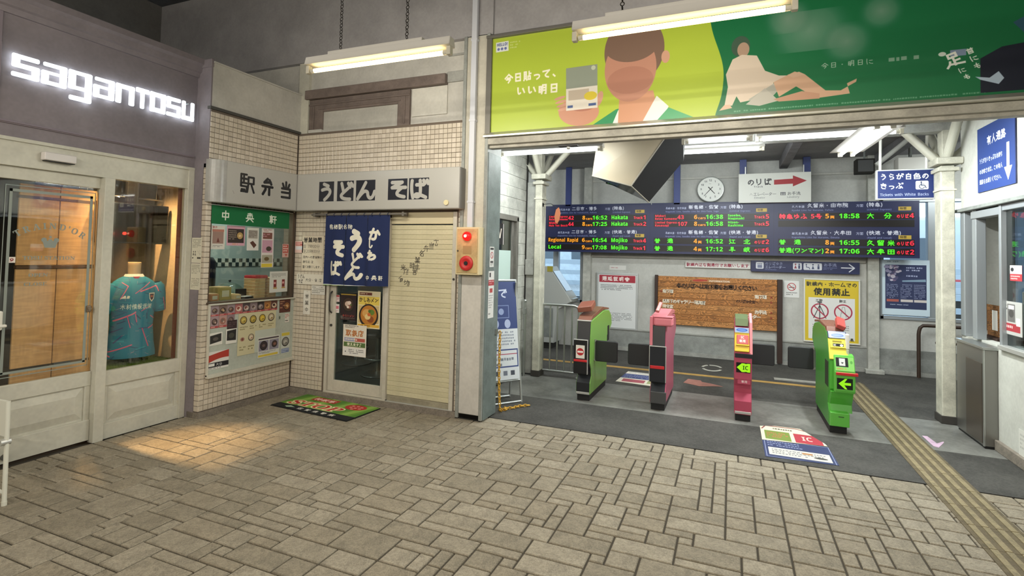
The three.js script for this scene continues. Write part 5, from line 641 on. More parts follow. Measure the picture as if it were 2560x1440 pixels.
  P2('dark poster of a ramen bowl on the noodle stand door', -3.838, 1.0, 0.21, 0.285, (g, w, h) => { fill(g, '#2a1a1d', 0, 0, w, h); fill(g, '#b79a3a', 2, 3, w - 4, 7); food(g, w * 0.5, h * 0.42, w * 0.4, '#3c2a20', [['#c9b0a0', -0.1, -0.1, 0.45], ['#dcc8bc', 0.15, -0.25, 0.3], ['#8a5a50', 0.15, 0.25, 0.3], ['#5d6b35', 0.4, 0, 0.15], ['#e3d6c6', -0.05, 0.3, 0.2]]); say(g, 'からいメン', 18, h * 0.78, 20, '#b9483c', { weight: 0.12, round: true, fit: w - 30 }); marks(g, 6, h * 0.9, w - 12, h * 0.08, '#7d6a60', 2, 2); fill(g, '#5b5a54', 4, h * 0.84, 18, 18); });
  P2('yellow and cream poster of a chicken noodle bowl on the noodle stand door', -3.565, 0.985, 0.295, 0.395, (g, w, h) => { fill(g, '#dfd6b2', 0, 0, w, h); fill(g, '#6d3a30', 14, 10, w * 0.55, 18); marks(g, 20, 12, w * 0.5, 14, '#d9c7a8', 1, 3); fill(g, '#d9c055', 8, 36, w - 16, 56); say(g, 'かしわメン', 12, 40, 36, '#3b2a1a', { weight: 0.12, fit: w - 26 }); say(g, '駅メン', 60, 78, 16, '#8a5a30', { weight: 0.1 }); fill(g, '#c9b07a', 10, 96, w - 20, h - 130); food(g, w * 0.5, h * 0.66, w * 0.42, '#b8782c', [['#8a4a20', 0.2, 0.3, 0.35], ['#d3a25a', -0.2, -0.2, 0.45], ['#5f7d2c', 0.3, -0.3, 0.3], ['#e3c98a', -0.1, 0.1, 0.3], ['#c9642c', 0.05, -0.1, 0.18], ['#4c6a28', 0.1, -0.4, 0.15]]); fill(g, '#d9a93a', 6, h - 26, w - 12, 18); marks(g, 30, h - 24, w - 60, 14, '#7d5020', 1, 7); });
  P2('small red and grey card beside the door handle', -4.02 + 0.02, 1.085, 0.085, 0.075, (g, w, h) => { fill(g, '#d8c6c4', 0, 0, w, h); fill(g, '#a8333a', 2, 3, w - 4, 10); marks(g, 4, 18, w - 8, h - 24, '#8a6a70', 3, 5); }, 'door_card');
  P2('small white and pink card under the red and grey one', -4.0, 0.975, 0.088, 0.095, (g, w, h) => { fill(g, '#e0dcd8', 0, 0, w, h); fill(g, '#8f8a88', 6, 8, 18, 30); fill(g, '#c9707f', 28, 12, 22, 20); marks(g, 6, 42, w - 12, 14, '#a56a78', 2, 7); }, 'door_card');
  P2('three part notice about accepted cards low on the noodle stand door', -3.735, 0.645, 0.31, 0.335, (g, w, h) => { fill(g, '#ddd6c8', 0, 0, w, h); marks(g, 16, 4, w * 0.6, 20, '#5f5a58', 2, 8); say(g, '取扱店', 20, 30, 50, '#b5713c', { weight: 0.13 }); fill(g, '#8d93b8', 12, 88, w * 0.44, 22); fill(g, '#b5564a', w * 0.52, 88, w * 0.42, 22); marks(g, 16, 90, w - 32, 18, '#e2d8c8', 1, 9); fill(g, '#55703c', 8, 116, w - 16, 30); say(g, '使えます♪', 34, 118, 25, '#e9e4cf', { weight: 0.13 }); fill(g, '#e2e0dc', 4, 152, w - 8, h - 156); marks(g, 50, 160, w - 66, 34, '#777', 3, 10); disc(g, '#444', 24, 180, 4); }, 'door_notice');
  // seen through the door: counter stool
  { const s = thing('bar_stool', 'round topped steel bar stool seen through the noodle stand door', 'stool', [-4.25, 0.005, -5.75]); part('seat', lathe([[0, 0.5], [0.2, 0.5], [0.21, 0.53], [0.19, 0.56], [0, 0.565]], 28), M('seatBlack', '#232528', { roughness: 0.4 }), s); part('post', rod([0, 0.02, 0], [0, 0.5, 0], 0.03, 14), M('steel'), s); part('base', lathe([[0, 0], [0.21, 0], [0.2, 0.02], [0.03, 0.05], [0, 0.05]], 28), M('steel'), s); part('foot_ring', metric(new THREE.TorusGeometry(0.16, 0.012, 8, 28).rotateX(Math.PI / 2).translate(0, 0.22, 0)), M('steel'), s);
    const s2 = s.clone(); s2.name = numbered('bar_stool'); s2.position.set(-4.95, 0.005, -6.2); s2.userData = { label: 'second steel bar stool farther back in the noodle stand', category: 'stool' }; scene.add(s2); }
  { const c = thing('eating_counter', 'dark eating counter along the back of the noodle stand', 'counter', [-4.2, 0, -6.5]); part('top', rbox(-1.3, 1.3, 0.93, 0.97, -0.22, 0.22, 0.006), M('counterDark', '#30302f', { roughness: 0.35 }), c); part('front', rbox(-1.28, 1.28, 0.005, 0.93, -0.2, -0.02, 0.004), M('counterDark'), c); }

  // roller shutter
  const sh = thing('roller_shutter', 'cream roller shutter with faint dark lettering beside the noodle stand door', 'shutter', [0, 0, 0]);
  const sm = [M('shutter', '#dbd3b0', { roughness: 0.5, map: T.plaster }), M('shutter2', '#d6ceaa', { roughness: 0.5, map: T.plaster })];
  const sl = side([[-4.652, 0], [-4.6365, 0.0005], [-4.6345, 0.003], [-4.6345, 0.0455], [-4.6365, 0.048], [-4.652, 0.0485]], -3.298, -2.552, 0.001);
  for (let y = 0.125, k = 0; y < 1.87; y += 0.049, k++) { const s = part('slat', sl, sm[k % 2], sh); s.position.y = y; }
  part('bottom_rail', rbox(-3.298, -2.552, 0.066, 0.122, -4.662, -4.632, 0.005), M('railWorn', '#a39c86', { roughness: 0.5, map: T.worn }), sh);
  part('guide_rail', rbox(-2.556, -2.512, 0.062, 2.02, -4.67, -4.612, 0.004), M('doorWhite'), sh); part('lintel_board', rbox(-3.298, -2.552, 1.9, 2.02, -4.66, -4.625, 0.004), M('lintelCream', '#c9bf9f', { roughness: 0.6 }), sh);
  part('screw', rod([-2.53, 1.35, -4.614], [-2.53, 1.35, -4.606], 0.012, 12), M('handleDark'), sh);
  part('floor_track', rbox(-3.3, -2.512, 0.06, 0.068, -4.68, -4.608, 0.002), M('alu'), sh);
  { // painted characters, each on the slats
    const chars = '土産名物弁当御食事'; const r = rng(77), spots = [[-3.19, 1.36], [-3.13, 1.44], [-3.12, 1.32], [-3.06, 1.5], [-3.03, 1.44], [-3.0, 1.56], [-2.95, 1.63], [-2.9, 1.68], [-2.84, 1.71], [-3.17, 1.48], [-2.79, 1.74], [-3.0, 1.49]];
    const strokes = []; spots.forEach(([x, y], k) => { const ch = '食店物時営業名弁当米店車'[k], s = 0.062; for (const { p } of glyphStrokes(ch)) for (let i = 0; i + 1 < p.length; i++) { if (r() < 0.1) continue; const a = [x + p[i][0] / 16 * s, y - p[i][1] / 16 * s], b = [x + p[i + 1][0] / 16 * s, y - p[i + 1][1] / 16 * s], dx = b[0] - a[0], dy = b[1] - a[1], L = Math.hypot(dx, dy); strokes.push(metric(new THREE.BoxGeometry(L + 0.004, 0.006, 0.0008 + (strokes.length % 7) * 0.0002).rotateZ(Math.atan2(dy, dx)).translate((a[0] + b[0]) / 2, (a[1] + b[1]) / 2, -4.6335))); } });
    const l = part('faded_lettering', strokes, M('fadedInk', '#4f4a40', { roughness: 0.8 }), sh); l.userData.kind = 'stuff';
  }
  // door mat
  const mp = print(640, 330, (g, w, h) => {
    fill(g, '#64902f', 0, 0, w, h); for (let k = 0; k < 9; k++) poly(g, k % 2 ? '#86ad4b' : '#4f7f2a', k * 80 - 60, h, k * 80 + 10, 0, k * 80 + 60, 0, k * 80 - 10, h);
    fill(g, '#101318', 0, h * 0.77, w, h * 0.23); poly(g, '#a52c24', 120, 20, 330, 20, 330, 95, 120, 95); say(g, '特報専', 130, 28, 60, '#e2b8a8', { weight: 0.14 }); 
    disc(g, '#b32f26', 505, 80, 78, 58); for (const [a, b] of [[470, 60], [505, 55], [540, 62], [472, 90], [508, 92], [542, 92], [500, 118]]) disc(g, '#e59a8c', a, b, 12, 10);
    g.font = 'bold 128px serif'; g.lineJoin = 'round'; g.textAlign = 'left'; g.save(); g.transform(1.25, 0, -0.2, 1, 60, 0); g.lineWidth = 18; g.strokeStyle = '#e6d8a8'; g.strokeText('STOP', 20, 236); g.fillStyle = '#b5261f'; g.fillText('STOP', 20, 236); g.restore();
    say(g, '佐賀県警察', 200, h * 0.82, 46, '#c9c5bd', { weight: 0.12, gap: 0.45 }); poly(g, '#9fb8a0', 90, h * 0.9, 120, h * 0.82, 175, h * 0.88, 120, h * 0.95);
  });
  const mat = thing('door_mat', 'green door mat with red STOP lettering and a black border strip', 'mat', [-3.83, 0.002, -4.335], -0.075);
  part('printed_top', onto(new THREE.BoxGeometry(1.03, 0.47, 0.006).translate(0, 0, 0.006), mp).rotateX(-Math.PI / 2), printMat(mp, 0.95), mat); part('backing', rbox(-0.522, 0.522, 0, 0.005, -0.242, 0.242, 0.002), M('black'), mat);

  // fire alarm on the pillar, conduit above it
  const fa = thing('fire_alarm_box', 'beige fire alarm box with a glowing red lamp and call button on the pillar', 'fire alarm', [-2.335, 1.632, -4.612]);
  part('case', rbox(-0.128, 0.125, -0.23, 0.23, 0, 0.1, 0.008), M('alarmRim', '#d2c39a', { roughness: 0.5 }), fa); part('door', rbox(-0.112, 0.11, -0.212, 0.212, 0.098, 0.106, 0.004), M('alarmDoor', '#c4ac78', { roughness: 0.5, map: T.worn }), fa);
  part('warning_lamp', lathe([[0.0, 0.05], [0.03, 0.043], [0.044, 0.02], [0.047, 0], [0, 0]], 24).rotateX(Math.PI / 2).translate(-0.002, 0.14, 0.106), M('lampRed', '#c21a1e', { roughness: 0.2, emissive: '#ff1a18', emissiveIntensity: 0.55 }), fa); part('lamp_core', metric(new THREE.SphereGeometry(0.014, 14, 10).translate(0, 0.142, 0.152)), M('lampCore', '#ffe5d0', { emissive: '#ffb090', emissiveIntensity: 4 }), fa);
  part('speaker_plate', rbox(-0.045, 0.045, -0.03, 0.05, 0.105, 0.108, 0.002), M('speakerTan', '#9c8558', { roughness: 0.6 }), fa);
  part('call_button', lathe([[0, 0.012], [0.035, 0.012], [0.04, 0.02], [0.068, 0.018], [0.072, 0.006], [0.072, 0], [0, 0]], 30).rotateX(Math.PI / 2).translate(-0.004, -0.118, 0.106), M('buttonRed', '#bd2a2a', { roughness: 0.35 }), fa); part('button_centre', rod([-0.004, -0.118, 0.11], [-0.004, -0.118, 0.124], 0.02, 16), M('black'), fa); part('latch', rod([-0.1, 0.0, 0.104], [-0.1, 0.0, 0.112], 0.008, 10), M('handleDark'), fa);
  { const p = new THREE.PointLight('#ff3a2a', 0.03, 0); p.position.set(0, 0.14, 0.2); p.name = 'lamp_glow'; fa.add(p); }
  const cd = thing('conduit_pipe', 'white square conduit running down the pillar to the fire alarm box', 'conduit', [-2.345, 0, -4.6]); part('trunking', rbox(-0.028, 0.028, 1.86, 4.82, 0, 0.04, 0.004), M('conduitWhite', '#c8cbd2', { roughness: 0.5 }), cd); for (const y of [2.1, 2.9, 3.7, 4.4]) part('clip', rbox(-0.034, 0.034, y, y + 0.02, -0.01, 0.044, 0.002), M('conduitWhite'), cd);
  const sk = (lab, y, z, w, h, draw) => sheet('sticker', lab, 'sticker', w, h, 0.001, print(Math.round(w * 700), Math.round(h * 700), draw), [-2.181, y, z], Math.PI / 2);
  sk('small no smoking sticker on the side of the pillar', 1.58, -4.74, 0.1, 0.2, (g, w, h) => { fill(g, '#d3d4d0', 0, 0, w, h); fill(g, '#333', 8, 8, w - 16, 14); g.strokeStyle = '#a8484a'; g.lineWidth = 6; g.beginPath(); g.arc(w / 2, h * 0.42, 20, 0, 7); g.stroke(); stroke(g, '#a8484a', 5, w / 2 - 13, h * 0.33, w / 2 + 13, h * 0.52); fill(g, '#444', 12, h * 0.7, w - 24, 14); marks(g, 10, h * 0.82, w - 20, 16, '#777', 2, 2); });
  sk('tall red and white warning sticker lower on the side of the pillar', 1.21, -4.74, 0.13, 0.46, (g, w, h) => { fill(g, '#d8d8d4', 0, 0, w, h); fill(g, '#2b2b2d', 14, 12, 22, 30); fill(g, '#a83a40', 0, h * 0.19, w, h * 0.12); marks(g, 8, h * 0.2, w - 16, h * 0.09, '#e0c0bc', 2, 3); fill(g, '#b04a48', 22, h * 0.37, w - 44, h * 0.09); marks(g, 10, h * 0.5, w - 24, h * 0.3, '#9a9a98', 6, 4); marks(g, 10, h * 0.88, w - 40, h * 0.06, '#666', 1, 5); });
}
// ---------------------------------------------------------------- the long advertising hoarding over the gates
{
  const pr = print(2040, 404, (g, w, h) => {
    const X = (x) => (x + 2.165) / 4.665 * w, Y = (y) => (3.706 - y) / 0.926 * h, S = 437;
    fill(g, '#a9bd3c', 0, 0, w, h);
    g.fillStyle = '#0f6a3d'; g.beginPath(); g.moveTo(X(-0.17), 0); g.bezierCurveTo(X(-0.2), Y(3.45), X(-0.04), Y(3.3), X(-0.07), Y(3.05)); g.bezierCurveTo(X(-0.08), Y(2.9), X(-0.12), Y(2.85), X(-0.13), h); g.lineTo(w, h); g.lineTo(w, 0); g.fill();
    // maker's mark, slogan
    g.save(); g.translate(X(-2.13), Y(3.665)); g.rotate(-0.02); fill(g, '#d9deda', 0, 0, 58, 42); say(g, 'HELLO!', 4, 2, 18, '#1f2c78', { fit: 50 }); for (const q of [12, 28, 44]) disc(g, '#6a74a8', q, 30, 6); g.restore(); marks(g, X(-1.98), Y(3.66), 44, 34, '#c2d07a', 3, 3);
    g.save(); g.translate(X(-2.035), Y(3.35)); g.rotate(-0.03); say(g, '今日貼って、', 0, 0, 47, '#ece9d2', { weight: 0.15, fit: 250 }); g.restore(); g.save(); g.translate(X(-1.91), Y(3.215)); say(g, 'いい明日', 0, 0, 48, '#ece9d2', { weight: 0.15, gap: 0.06, fit: 190 }); g.restore();
    // person in a green jacket holding a packet
    poly(g, '#2c8a57', X(-1.17), h, X(-0.95), Y(2.91), X(-0.86), Y(2.93), X(-0.8), h); poly(g, '#dfe3da', X(-0.98), h, X(-0.93), Y(2.9), X(-0.82), Y(2.98), X(-0.8), h); poly(g, '#c79272', X(-0.93), h, X(-0.92), Y(3.05), X(-0.63), Y(3.05), X(-0.6), Y(2.92), X(-0.7), h);
    poly(g, '#dfe3da', X(-0.72), h, X(-0.6), Y(3.0), X(-0.5), Y(2.9), X(-0.56), h); poly(g, '#3f9a63', X(-0.6), h, X(-0.5), Y(2.89), X(-0.28), h);
    disc(g, '#7a6152', X(-0.8), Y(3.42), 0.26 * S, 0.3 * S); disc(g, '#b98670', X(-0.83), Y(3.26), 0.225 * S, 0.29 * S); disc(g, '#7a6152', X(-0.82), Y(3.47), 0.235 * S, 0.15 * S); disc(g, '#c99a80', X(-0.53), Y(3.33), 0.035 * S, 0.055 * S); disc(g, '#ad7a66', X(-0.83), Y(3.16), 0.2 * S, 0.12 * S);
    disc(g, '#c08a70', X(-1.29), Y(2.92), 0.19 * S, 0.13 * S, 0.1); disc(g, '#a8705c', X(-1.25), Y(2.98), 0.13 * S, 0.06 * S); for (let k = 0; k < 4; k++) disc(g, '#c99880', X(-1.47 + k * 0.012), Y(3.06 - k * 0.035), 0.055 * S, 0.014 * S, -0.2); disc(g, '#c99880', X(-1.1), Y(3.02), 0.03 * S, 0.07 * S, 0.3);
    g.save(); g.translate(X(-1.415), Y(3.33)); g.rotate(-0.02); fill(g, '#8a9284', 0, 0, 128, 172); fill(g, '#d9d3c6', 0, 84, 128, 88); fill(g, '#b9ac9a', 10, 92, 84, 40); disc(g, '#d2be3c', 100, 122, 26, 17); fill(g, '#4a5f90', 6, 152, 22, 10); fill(g, '#4a5f90', 92, 152, 30, 10); disc(g, '#b8c0a8', 112, 12, 9); g.restore();
    // lounging figure
    const P = (c, ...q) => poly(g, c, ...q.map((v, i) => (i % 2 ? Y(v) : X(v))));
    disc(g, '#3c5644', X(0.06), Y(3.34), 0.07 * S, 0.085 * S); disc(g, '#a98e78', X(0.08), Y(3.31), 0.045 * S, 0.06 * S);
    P('#cfc0ad', 0.0, 3.24, 0.07, 3.27, 0.18, 3.25, 0.24, 3.12, 0.34, 3.07, 0.44, 3.06, 0.44, 3.02, 0.3, 3.02, 0.3, 2.98, 0.2, 2.9, 0.06, 2.88, 0.0, 2.99, -0.03, 2.99, -0.05, 3.12); P('#cfc0ad', 0.0, 3.22, -0.06, 2.86, 0.0, 2.86, 0.06, 3.0); P('#c9a98e', -0.1, 2.825, -0.06, 2.87, -0.02, 2.87, 0.0, 2.84); P('#a7a69a', 0.12, 2.9, 0.32, 3.02, 0.35, 2.97, 0.28, 2.89, 0.18, 2.86); P('#b3b0a4', 0.1, 2.86, 0.24, 2.98, 0.34, 2.87, 0.2, 2.84);
    P('#c6a184', 0.3, 3.02, 0.45, 3.09, 0.52, 3.06, 0.66, 2.92, 0.76, 2.91, 0.86, 2.965, 0.865, 2.99, 0.8, 2.96, 0.82, 2.88, 0.6, 2.865, 0.46, 2.97, 0.34, 2.9); P('#b98f74', 0.3, 2.885, 0.5, 2.93, 0.62, 2.9, 0.62, 2.86, 0.34, 2.862); P('#c9a98e', 0.4, 3.07, 0.48, 3.085, 0.52, 3.06, 0.44, 3.04);
    // pale copy, blurred like worn print
    for (const [x, y, a, b] of [[0.55, 3.4, 0.5, 0.16], [0.8, 3.28, 0.3, 0.15], [1.02, 3.48, 0.25, 0.18], [0.4, 3.52, 0.3, 0.12]]) { const q = g.createRadialGradient(X(x), Y(y), 2, X(x), Y(y), a * S * 0.6); q.addColorStop(0, 'rgba(126,150,132,0.75)'); q.addColorStop(0.6, 'rgba(110,140,120,0.5)'); q.addColorStop(1, 'rgba(60,110,85,0)'); g.fillStyle = q; g.fillRect(X(x - a * 0.6), Y(y + b), a * 1.2 * S, b * 2 * S); }
    g.save(); g.translate(X(0.63), Y(3.135)); g.rotate(0.0); say(g, '今日・明日に', 0, 0, 22, '#9fb6a2', { weight: 0.1, gap: 0.15 }); marks(g, 190, 2, 120, 24, '#7ba088', 1, 8); disc(g, '#cdd8cc', 330, 12, 10, 7); fill(g, '#7d8fa8', 350, 2, 40, 20); g.restore();
    g.save(); g.translate(X(1.37), Y(3.1)); g.rotate(-0.35); say(g, '足', 0, 0, 54, '#e3e6dc', { weight: 0.12 }); say(g, 'に', 24, 58, 20, '#dfe3d8', { weight: 0.13 }); say(g, 'も', 28, 82, 20, '#dfe3d8', { weight: 0.13 }); say(g, '首にも', 62, 10, 22, '#dfe3d8', { weight: 0.13, vertical: true, gap: 0.15 }); g.restore();
    marks(g, X(0.0), h - 18, 1180, 10, '#5d9673', 1, 19);
    poly(g, '#141a2a', X(1.6), h - 12, X(1.6), Y(3.05), X(1.72), Y(3.12), X(1.9), Y(3.14), X(2.0), Y(3.2), w, Y(3.3), w, h - 12); poly(g, '#2d5568', X(1.78), Y(3.28), X(2.0), Y(3.4), w, Y(3.45), w, Y(3.2), X(1.9), Y(3.12)); poly(g, '#a9bccd', X(1.57), Y(2.925), X(1.65), Y(2.91), X(1.7), Y(2.95), X(1.73), Y(2.9), X(1.7), Y(2.86), X(1.6), Y(2.9));
  });
  const t = thing('advertising_hoarding', 'long framed hoarding half lime green with a person holding a packet and half dark green', 'hoarding', [0, 0, 0]);
  const s = part('print', sheetGeo(4.665, 0.926, 0.012, pr), printMat(pr, 0.35), t); s.position.set(0.1675, 3.243, -4.625);
  const fm = M('frameSteel', '#c4c3b6', { roughness: 0.28, metalness: 0.6 });
  part('frame', [rbox(-2.22, 2.55, 3.706, 3.735, -4.645, -4.575, 0.004), rbox(-2.22, -2.165, 2.735, 3.735, -4.645, -4.59, 0.004), rbox(2.5, 2.55, 2.735, 3.735, -4.645, -4.59, 0.004)], M('frameGrey', '#6f6d66', { roughness: 0.5, metalness: 0.3 }), t);
  part('bottom_rail', side([[-4.645, 2.735], [-4.56, 2.735], [-4.56, 2.75], [-4.6, 2.785], [-4.645, 2.785]], -2.225, 2.55, 0.002), fm, t);
}

// ---------------------------------------------------------------- ticket gates
const GP = [[-0.85, 0.07], [0, 0.07], [0, 0.2], [-0.06, 0.27], [-0.05, 0.34], [0.01, 0.42], [0.01, 0.66], [-0.02, 0.885], [-0.65, 0.95], [-0.95, 0.93], [-1.08, 0.86], [-1.12, 0.74], [-0.98, 0.66], [-0.85, 0.62]];
const GR = [[-0.85, 0.07], [0, 0.07], [0, 0.2], [-0.06, 0.27], [-0.05, 0.34], [0.01, 0.42], [0.01, 0.68], [-0.1, 0.9], [-0.26, 0.965], [-0.65, 0.97], [-0.95, 0.93], [-1.08, 0.86], [-1.12, 0.74], [-0.98, 0.66], [-0.85, 0.62]];
function gate(label, x, o) {
  const t = thing('ticket_gate', label, 'ticket gate', [x, 0, -5.8]), col = M('gate' + o.color, o.color, { roughness: 0.35 }), face = M('gateFace' + o.face, o.face, { roughness: 0.3 }), P = o.reader ? GR : GP;
  part('base', rbox(-0.07, 0.07, 0, 0.07, -0.83, -0.02, 0.004), M('black'), t);
  part('body', side(P, -0.08, 0.08, 0.008), col, t);
  const F = P.slice(1, o.reader ? 7 : 8), skin = [...F.map(([z, y]) => [z + 0.008, y]), ...[...F].reverse().map(([z, y]) => [z - 0.004, y])];
  part('front_panel', side(skin, -0.074, 0.074, 0.002), face, t);
  part('kick_plate', rbox(-0.074, 0.074, 0.075, 0.1, 0.004, 0.013, 0.003), M('alu'), t);
  const flap = (s, z) => { const f = part('flap', extrude(rrect(0.26, 0.235, 0.028), 0.03, 0.006).translate(s * 0.215, 0.535, z), M('flapBlack', '#1b1d1f', { roughness: 0.6 }), t); part('hinge', [rod([s * 0.088, 0.42, z + 0.015], [s * 0.088, 0.66, z + 0.015], 0.016, 10), rbox(s * 0.08 - 0.012, s * 0.08 + 0.012, 0.42, 0.44, z - 0.01, z + 0.04, 0.003)], M('steel'), f); };
  for (const [s, z] of o.flaps || []) flap(s, z);
  return t;
}
const stripRed = M('stripRed', '#c8262c', { roughness: 0.4 }), brownTop = M('brownTop', '#7a5346', { roughness: 0.25 }), pinkTop = M('pinkTop', '#d9808c', { roughness: 0.25 });
{
  const g1 = gate('green sided ticket gate with a no entry sign, beside the tubular fence', -1.515, { color: '#77a84b', face: '#26282b', flaps: [[1, -0.2]] });
  part('front_plate', [rbox(-0.105, 0.055, 0.3, 0.675, 0.012, 0.035, 0.006)], M('plateBlack', '#17191d', { roughness: 0.3 }), g1); part('plate_edge', [rbox(0.05, 0.057, 0.3, 0.678, 0.012, 0.038, 0.002), rbox(-0.105, 0.055, 0.672, 0.68, 0.012, 0.038, 0.002)], M('alu'), g1);
  const ne = print(90, 130, (g, w, h) => { fill(g, '#e6e2d8', 0, 0, w, h); disc(g, '#b9262c', w / 2, h / 2, 36); fill(g, '#f2efe8', 16, h / 2 - 9, w - 32, 18); });
  const s = part('no_entry_sign', sheetGeo(0.1, 0.145, 0.003, ne), printMat(ne, 0.4), g1); s.position.set(-0.027, 0.545, 0.036);
  part('red_strip', rbox(-0.1, 0.05, 0.435, 0.46, 0.034, 0.042, 0.003), stripRed, g1); part('top_edge', rbox(-0.08, 0.08, 0.88, 0.893, -0.04, 0.004, 0.003), M('alu'), g1);
  part('top_cover', side([[-0.02, 0.893], [-0.65, 0.958], [-0.95, 0.94], [-0.95, 0.96], [-0.6, 1.0], [-0.1, 0.94]], -0.076, 0.076, 0.004), brownTop, g1); part('ticket_hood', rbox(-0.1, 0.07, -0.02, 0.045, -0.2, 0.02, 0.012).rotateX(0.25).rotateZ(0.16).translate(0.0, 1.0, -0.1), M('hoodBrown', '#8a5546', { roughness: 0.3 }), g1); part('rear_block', rbox(0.0, 0.085, 0.55, 0.74, -0.95, -0.86, 0.006), M('flapBlack'), g1);
  const g2 = gate('ticket gate with a pink head over a black front, second from the fence', -0.708, { color: '#b35a70', face: '#26282b', flaps: [[-1, -0.2]] });
  part('front_plate', rbox(-0.085, 0.085, 0.3, 0.672, 0.012, 0.03, 0.006), M('plateNavy', '#20242c', { roughness: 0.3 }), g2); part('plate_edge', [rbox(-0.087, 0.087, 0.67, 0.678, 0.012, 0.034, 0.002), rbox(0.08, 0.087, 0.3, 0.67, 0.012, 0.034, 0.002), rbox(-0.087, -0.08, 0.3, 0.67, 0.012, 0.034, 0.002)], M('alu'), g2);
  part('red_strip', rbox(-0.075, 0.07, 0.44, 0.472, 0.029, 0.037, 0.003), stripRed, g2); part('top_cover', side([[-0.02, 0.89], [-0.65, 0.955], [-0.95, 0.94], [-0.95, 0.98], [-0.6, 1.02], [-0.02, 0.99]], -0.078, 0.078, 0.006), pinkTop, g2);
  part('ticket_tray', [rbox(-0.05, 0.15, 0.885, 0.98, -0.12, 0.02, 0.025), rbox(-0.05, 0.15, 0.978, 0.988, -0.12, 0.02, 0.003)], pinkTop, g2); part('ticket_hood', rbox(-0.02, 0.02, 0, 0.03, -0.2, 0, 0.008).rotateX(0.42).rotateZ(-0.2).translate(-0.02, 1.02, -0.04), M('hoodRose', '#a3625e', { roughness: 0.3 }), g2); part('side_stripe', rbox(-0.086, -0.055, 0.68, 0.985, 0.0, 0.02, 0.006), pinkTop, g2); part('lower_step', rbox(-0.072, 0.09, 0.08, 0.2, 0.005, 0.03, 0.006), M('stepGrey', '#4a4b4c', { roughness: 0.4 }), g2);
  const g3 = gate('slim pink ticket gate with a yellow reader and a lit IC arrow', 0.118, { color: '#b04a62', face: '#b04a62', reader: true, flaps: [[1, -0.92]] });
  const slope = (geo, y0, x0 = 0) => geo.rotateX(-0.464).translate(x0, y0, 0.012 - (y0 - 0.68) * 0.5);
  part('reader_panel', slope(rbox(-0.08, 0.055, -0.1, 0.1, -0.004, 0.02, 0.006), 0.775), M('readerYellow', '#d9b52c', { roughness: 0.35 }), g3); part('reader_pocket', slope(rbox(-0.06, 0.05, -0.045, 0.055, 0.016, 0.03, 0.008), 0.79), M('pocketPink', '#bd5a5c', { roughness: 0.35 }), g3); part('pocket_rim', slope(rbox(-0.066, 0.056, -0.06, -0.045, 0.014, 0.034, 0.005), 0.79), M('readerYellow'), g3);
  const blue = print(120, 60, (g, w, h) => { fill(g, '#b9cbe0', 0, 0, w, h); disc(g, '#3a6fd0', w / 2, h / 2, 48, 20); disc(g, '#7ba3e2', w / 2, h / 2, 36, 12); }, 'glow', 1024);
  const ring = (g, x, y) => { const r = part('reader_light', sheetGeo(0.13, 0.055, 0.006, blue), printMat(blue, 0.3, 0.9), g); r.rotation.x = -0.62; r.position.set(x, y, -0.068 + (0.89 - y) * 0.7); return r; };
  ring(g3, -0.012, 0.893); part('side_wing', side([[0.02, 0.67], [-0.1, 0.97], [-0.3, 1.05], [-0.36, 1.0], [-0.2, 0.9], [-0.1, 0.68]], 0.058, 0.086, 0.004), M('wingPink', '#cf7f84', { roughness: 0.35 }), g3); part('top_cover', side([[-0.13, 0.93], [-0.65, 0.975], [-0.9, 0.95], [-0.9, 0.98], [-0.6, 1.01], [-0.16, 1.0]], -0.074, 0.05, 0.004), M('mossTop', '#5a6a45', { roughness: 0.35 }), g3);
  part('navy_band', rbox(-0.076, 0.084, 0.63, 0.672, 0.012, 0.024, 0.003), M('plateNavy'), g3);
  const ic = print(170, 120, (g, w, h) => { fill(g, '#050806', 0, 0, w, h); poly(g, '#a6f01c', 6, h / 2, 66, 8, w - 4, 8, w - 4, h - 8, 66, h - 8); poly(g, '#050806', 100, 0, 130, 0, 130, 12, 100, 12); poly(g, '#050806', 100, h - 12, 130, h - 12, 130, h, 100, h); say(g, 'IC', 76, 28, 66, '#0a3a08', {}); }, 'glow', 1024);
  const sc = part('arrow_display', sheetGeo(0.13, 0.098, 0.004, ic), printMat(ic, 0.3, 0.9), g3); sc.position.set(0.002, 0.535, 0.018);
  const icp = print(120, 110, (g, w, h) => { fill(g, '#b9506a', 0, 0, w, h); say(g, 'IC', 18, 0, 66, '#efdfe0', { bold: false, gap: 0.12 }); say(g, '専用', 34, 70, 30, '#e6cfd2', { weight: 0.12 }); }); const ip = part('lettering_plate', sheetGeo(0.115, 0.105, 0.002, icp), printMat(icp, 0.35), g3); ip.position.set(0.008, 0.425, 0.012); ip.rotation.x = 0.02;
  const wp = print(100, 70, (g, w, h) => { fill(g, '#bd5a5c', 0, 0, w, h); say(g, 'IC', 30, -4, 36, '#f0d9cf', {}); say(g, '専用', 14, 34, 34, '#f0d9cf', { weight: 0.12 }); }); const wpm = part('pocket_print', sheetGeo(0.09, 0.07, 0.002, wp), printMat(wp, 0.4), g3); wpm.rotation.x = -0.464; wpm.position.set(-0.005, 0.808, -0.02);

  const g4 = gate('vivid green ticket gate with a lit green arrow, beside the tactile strip', 0.94, { color: '#48993a', face: '#54ad3f', reader: true, flaps: [[-1, -0.92]] });
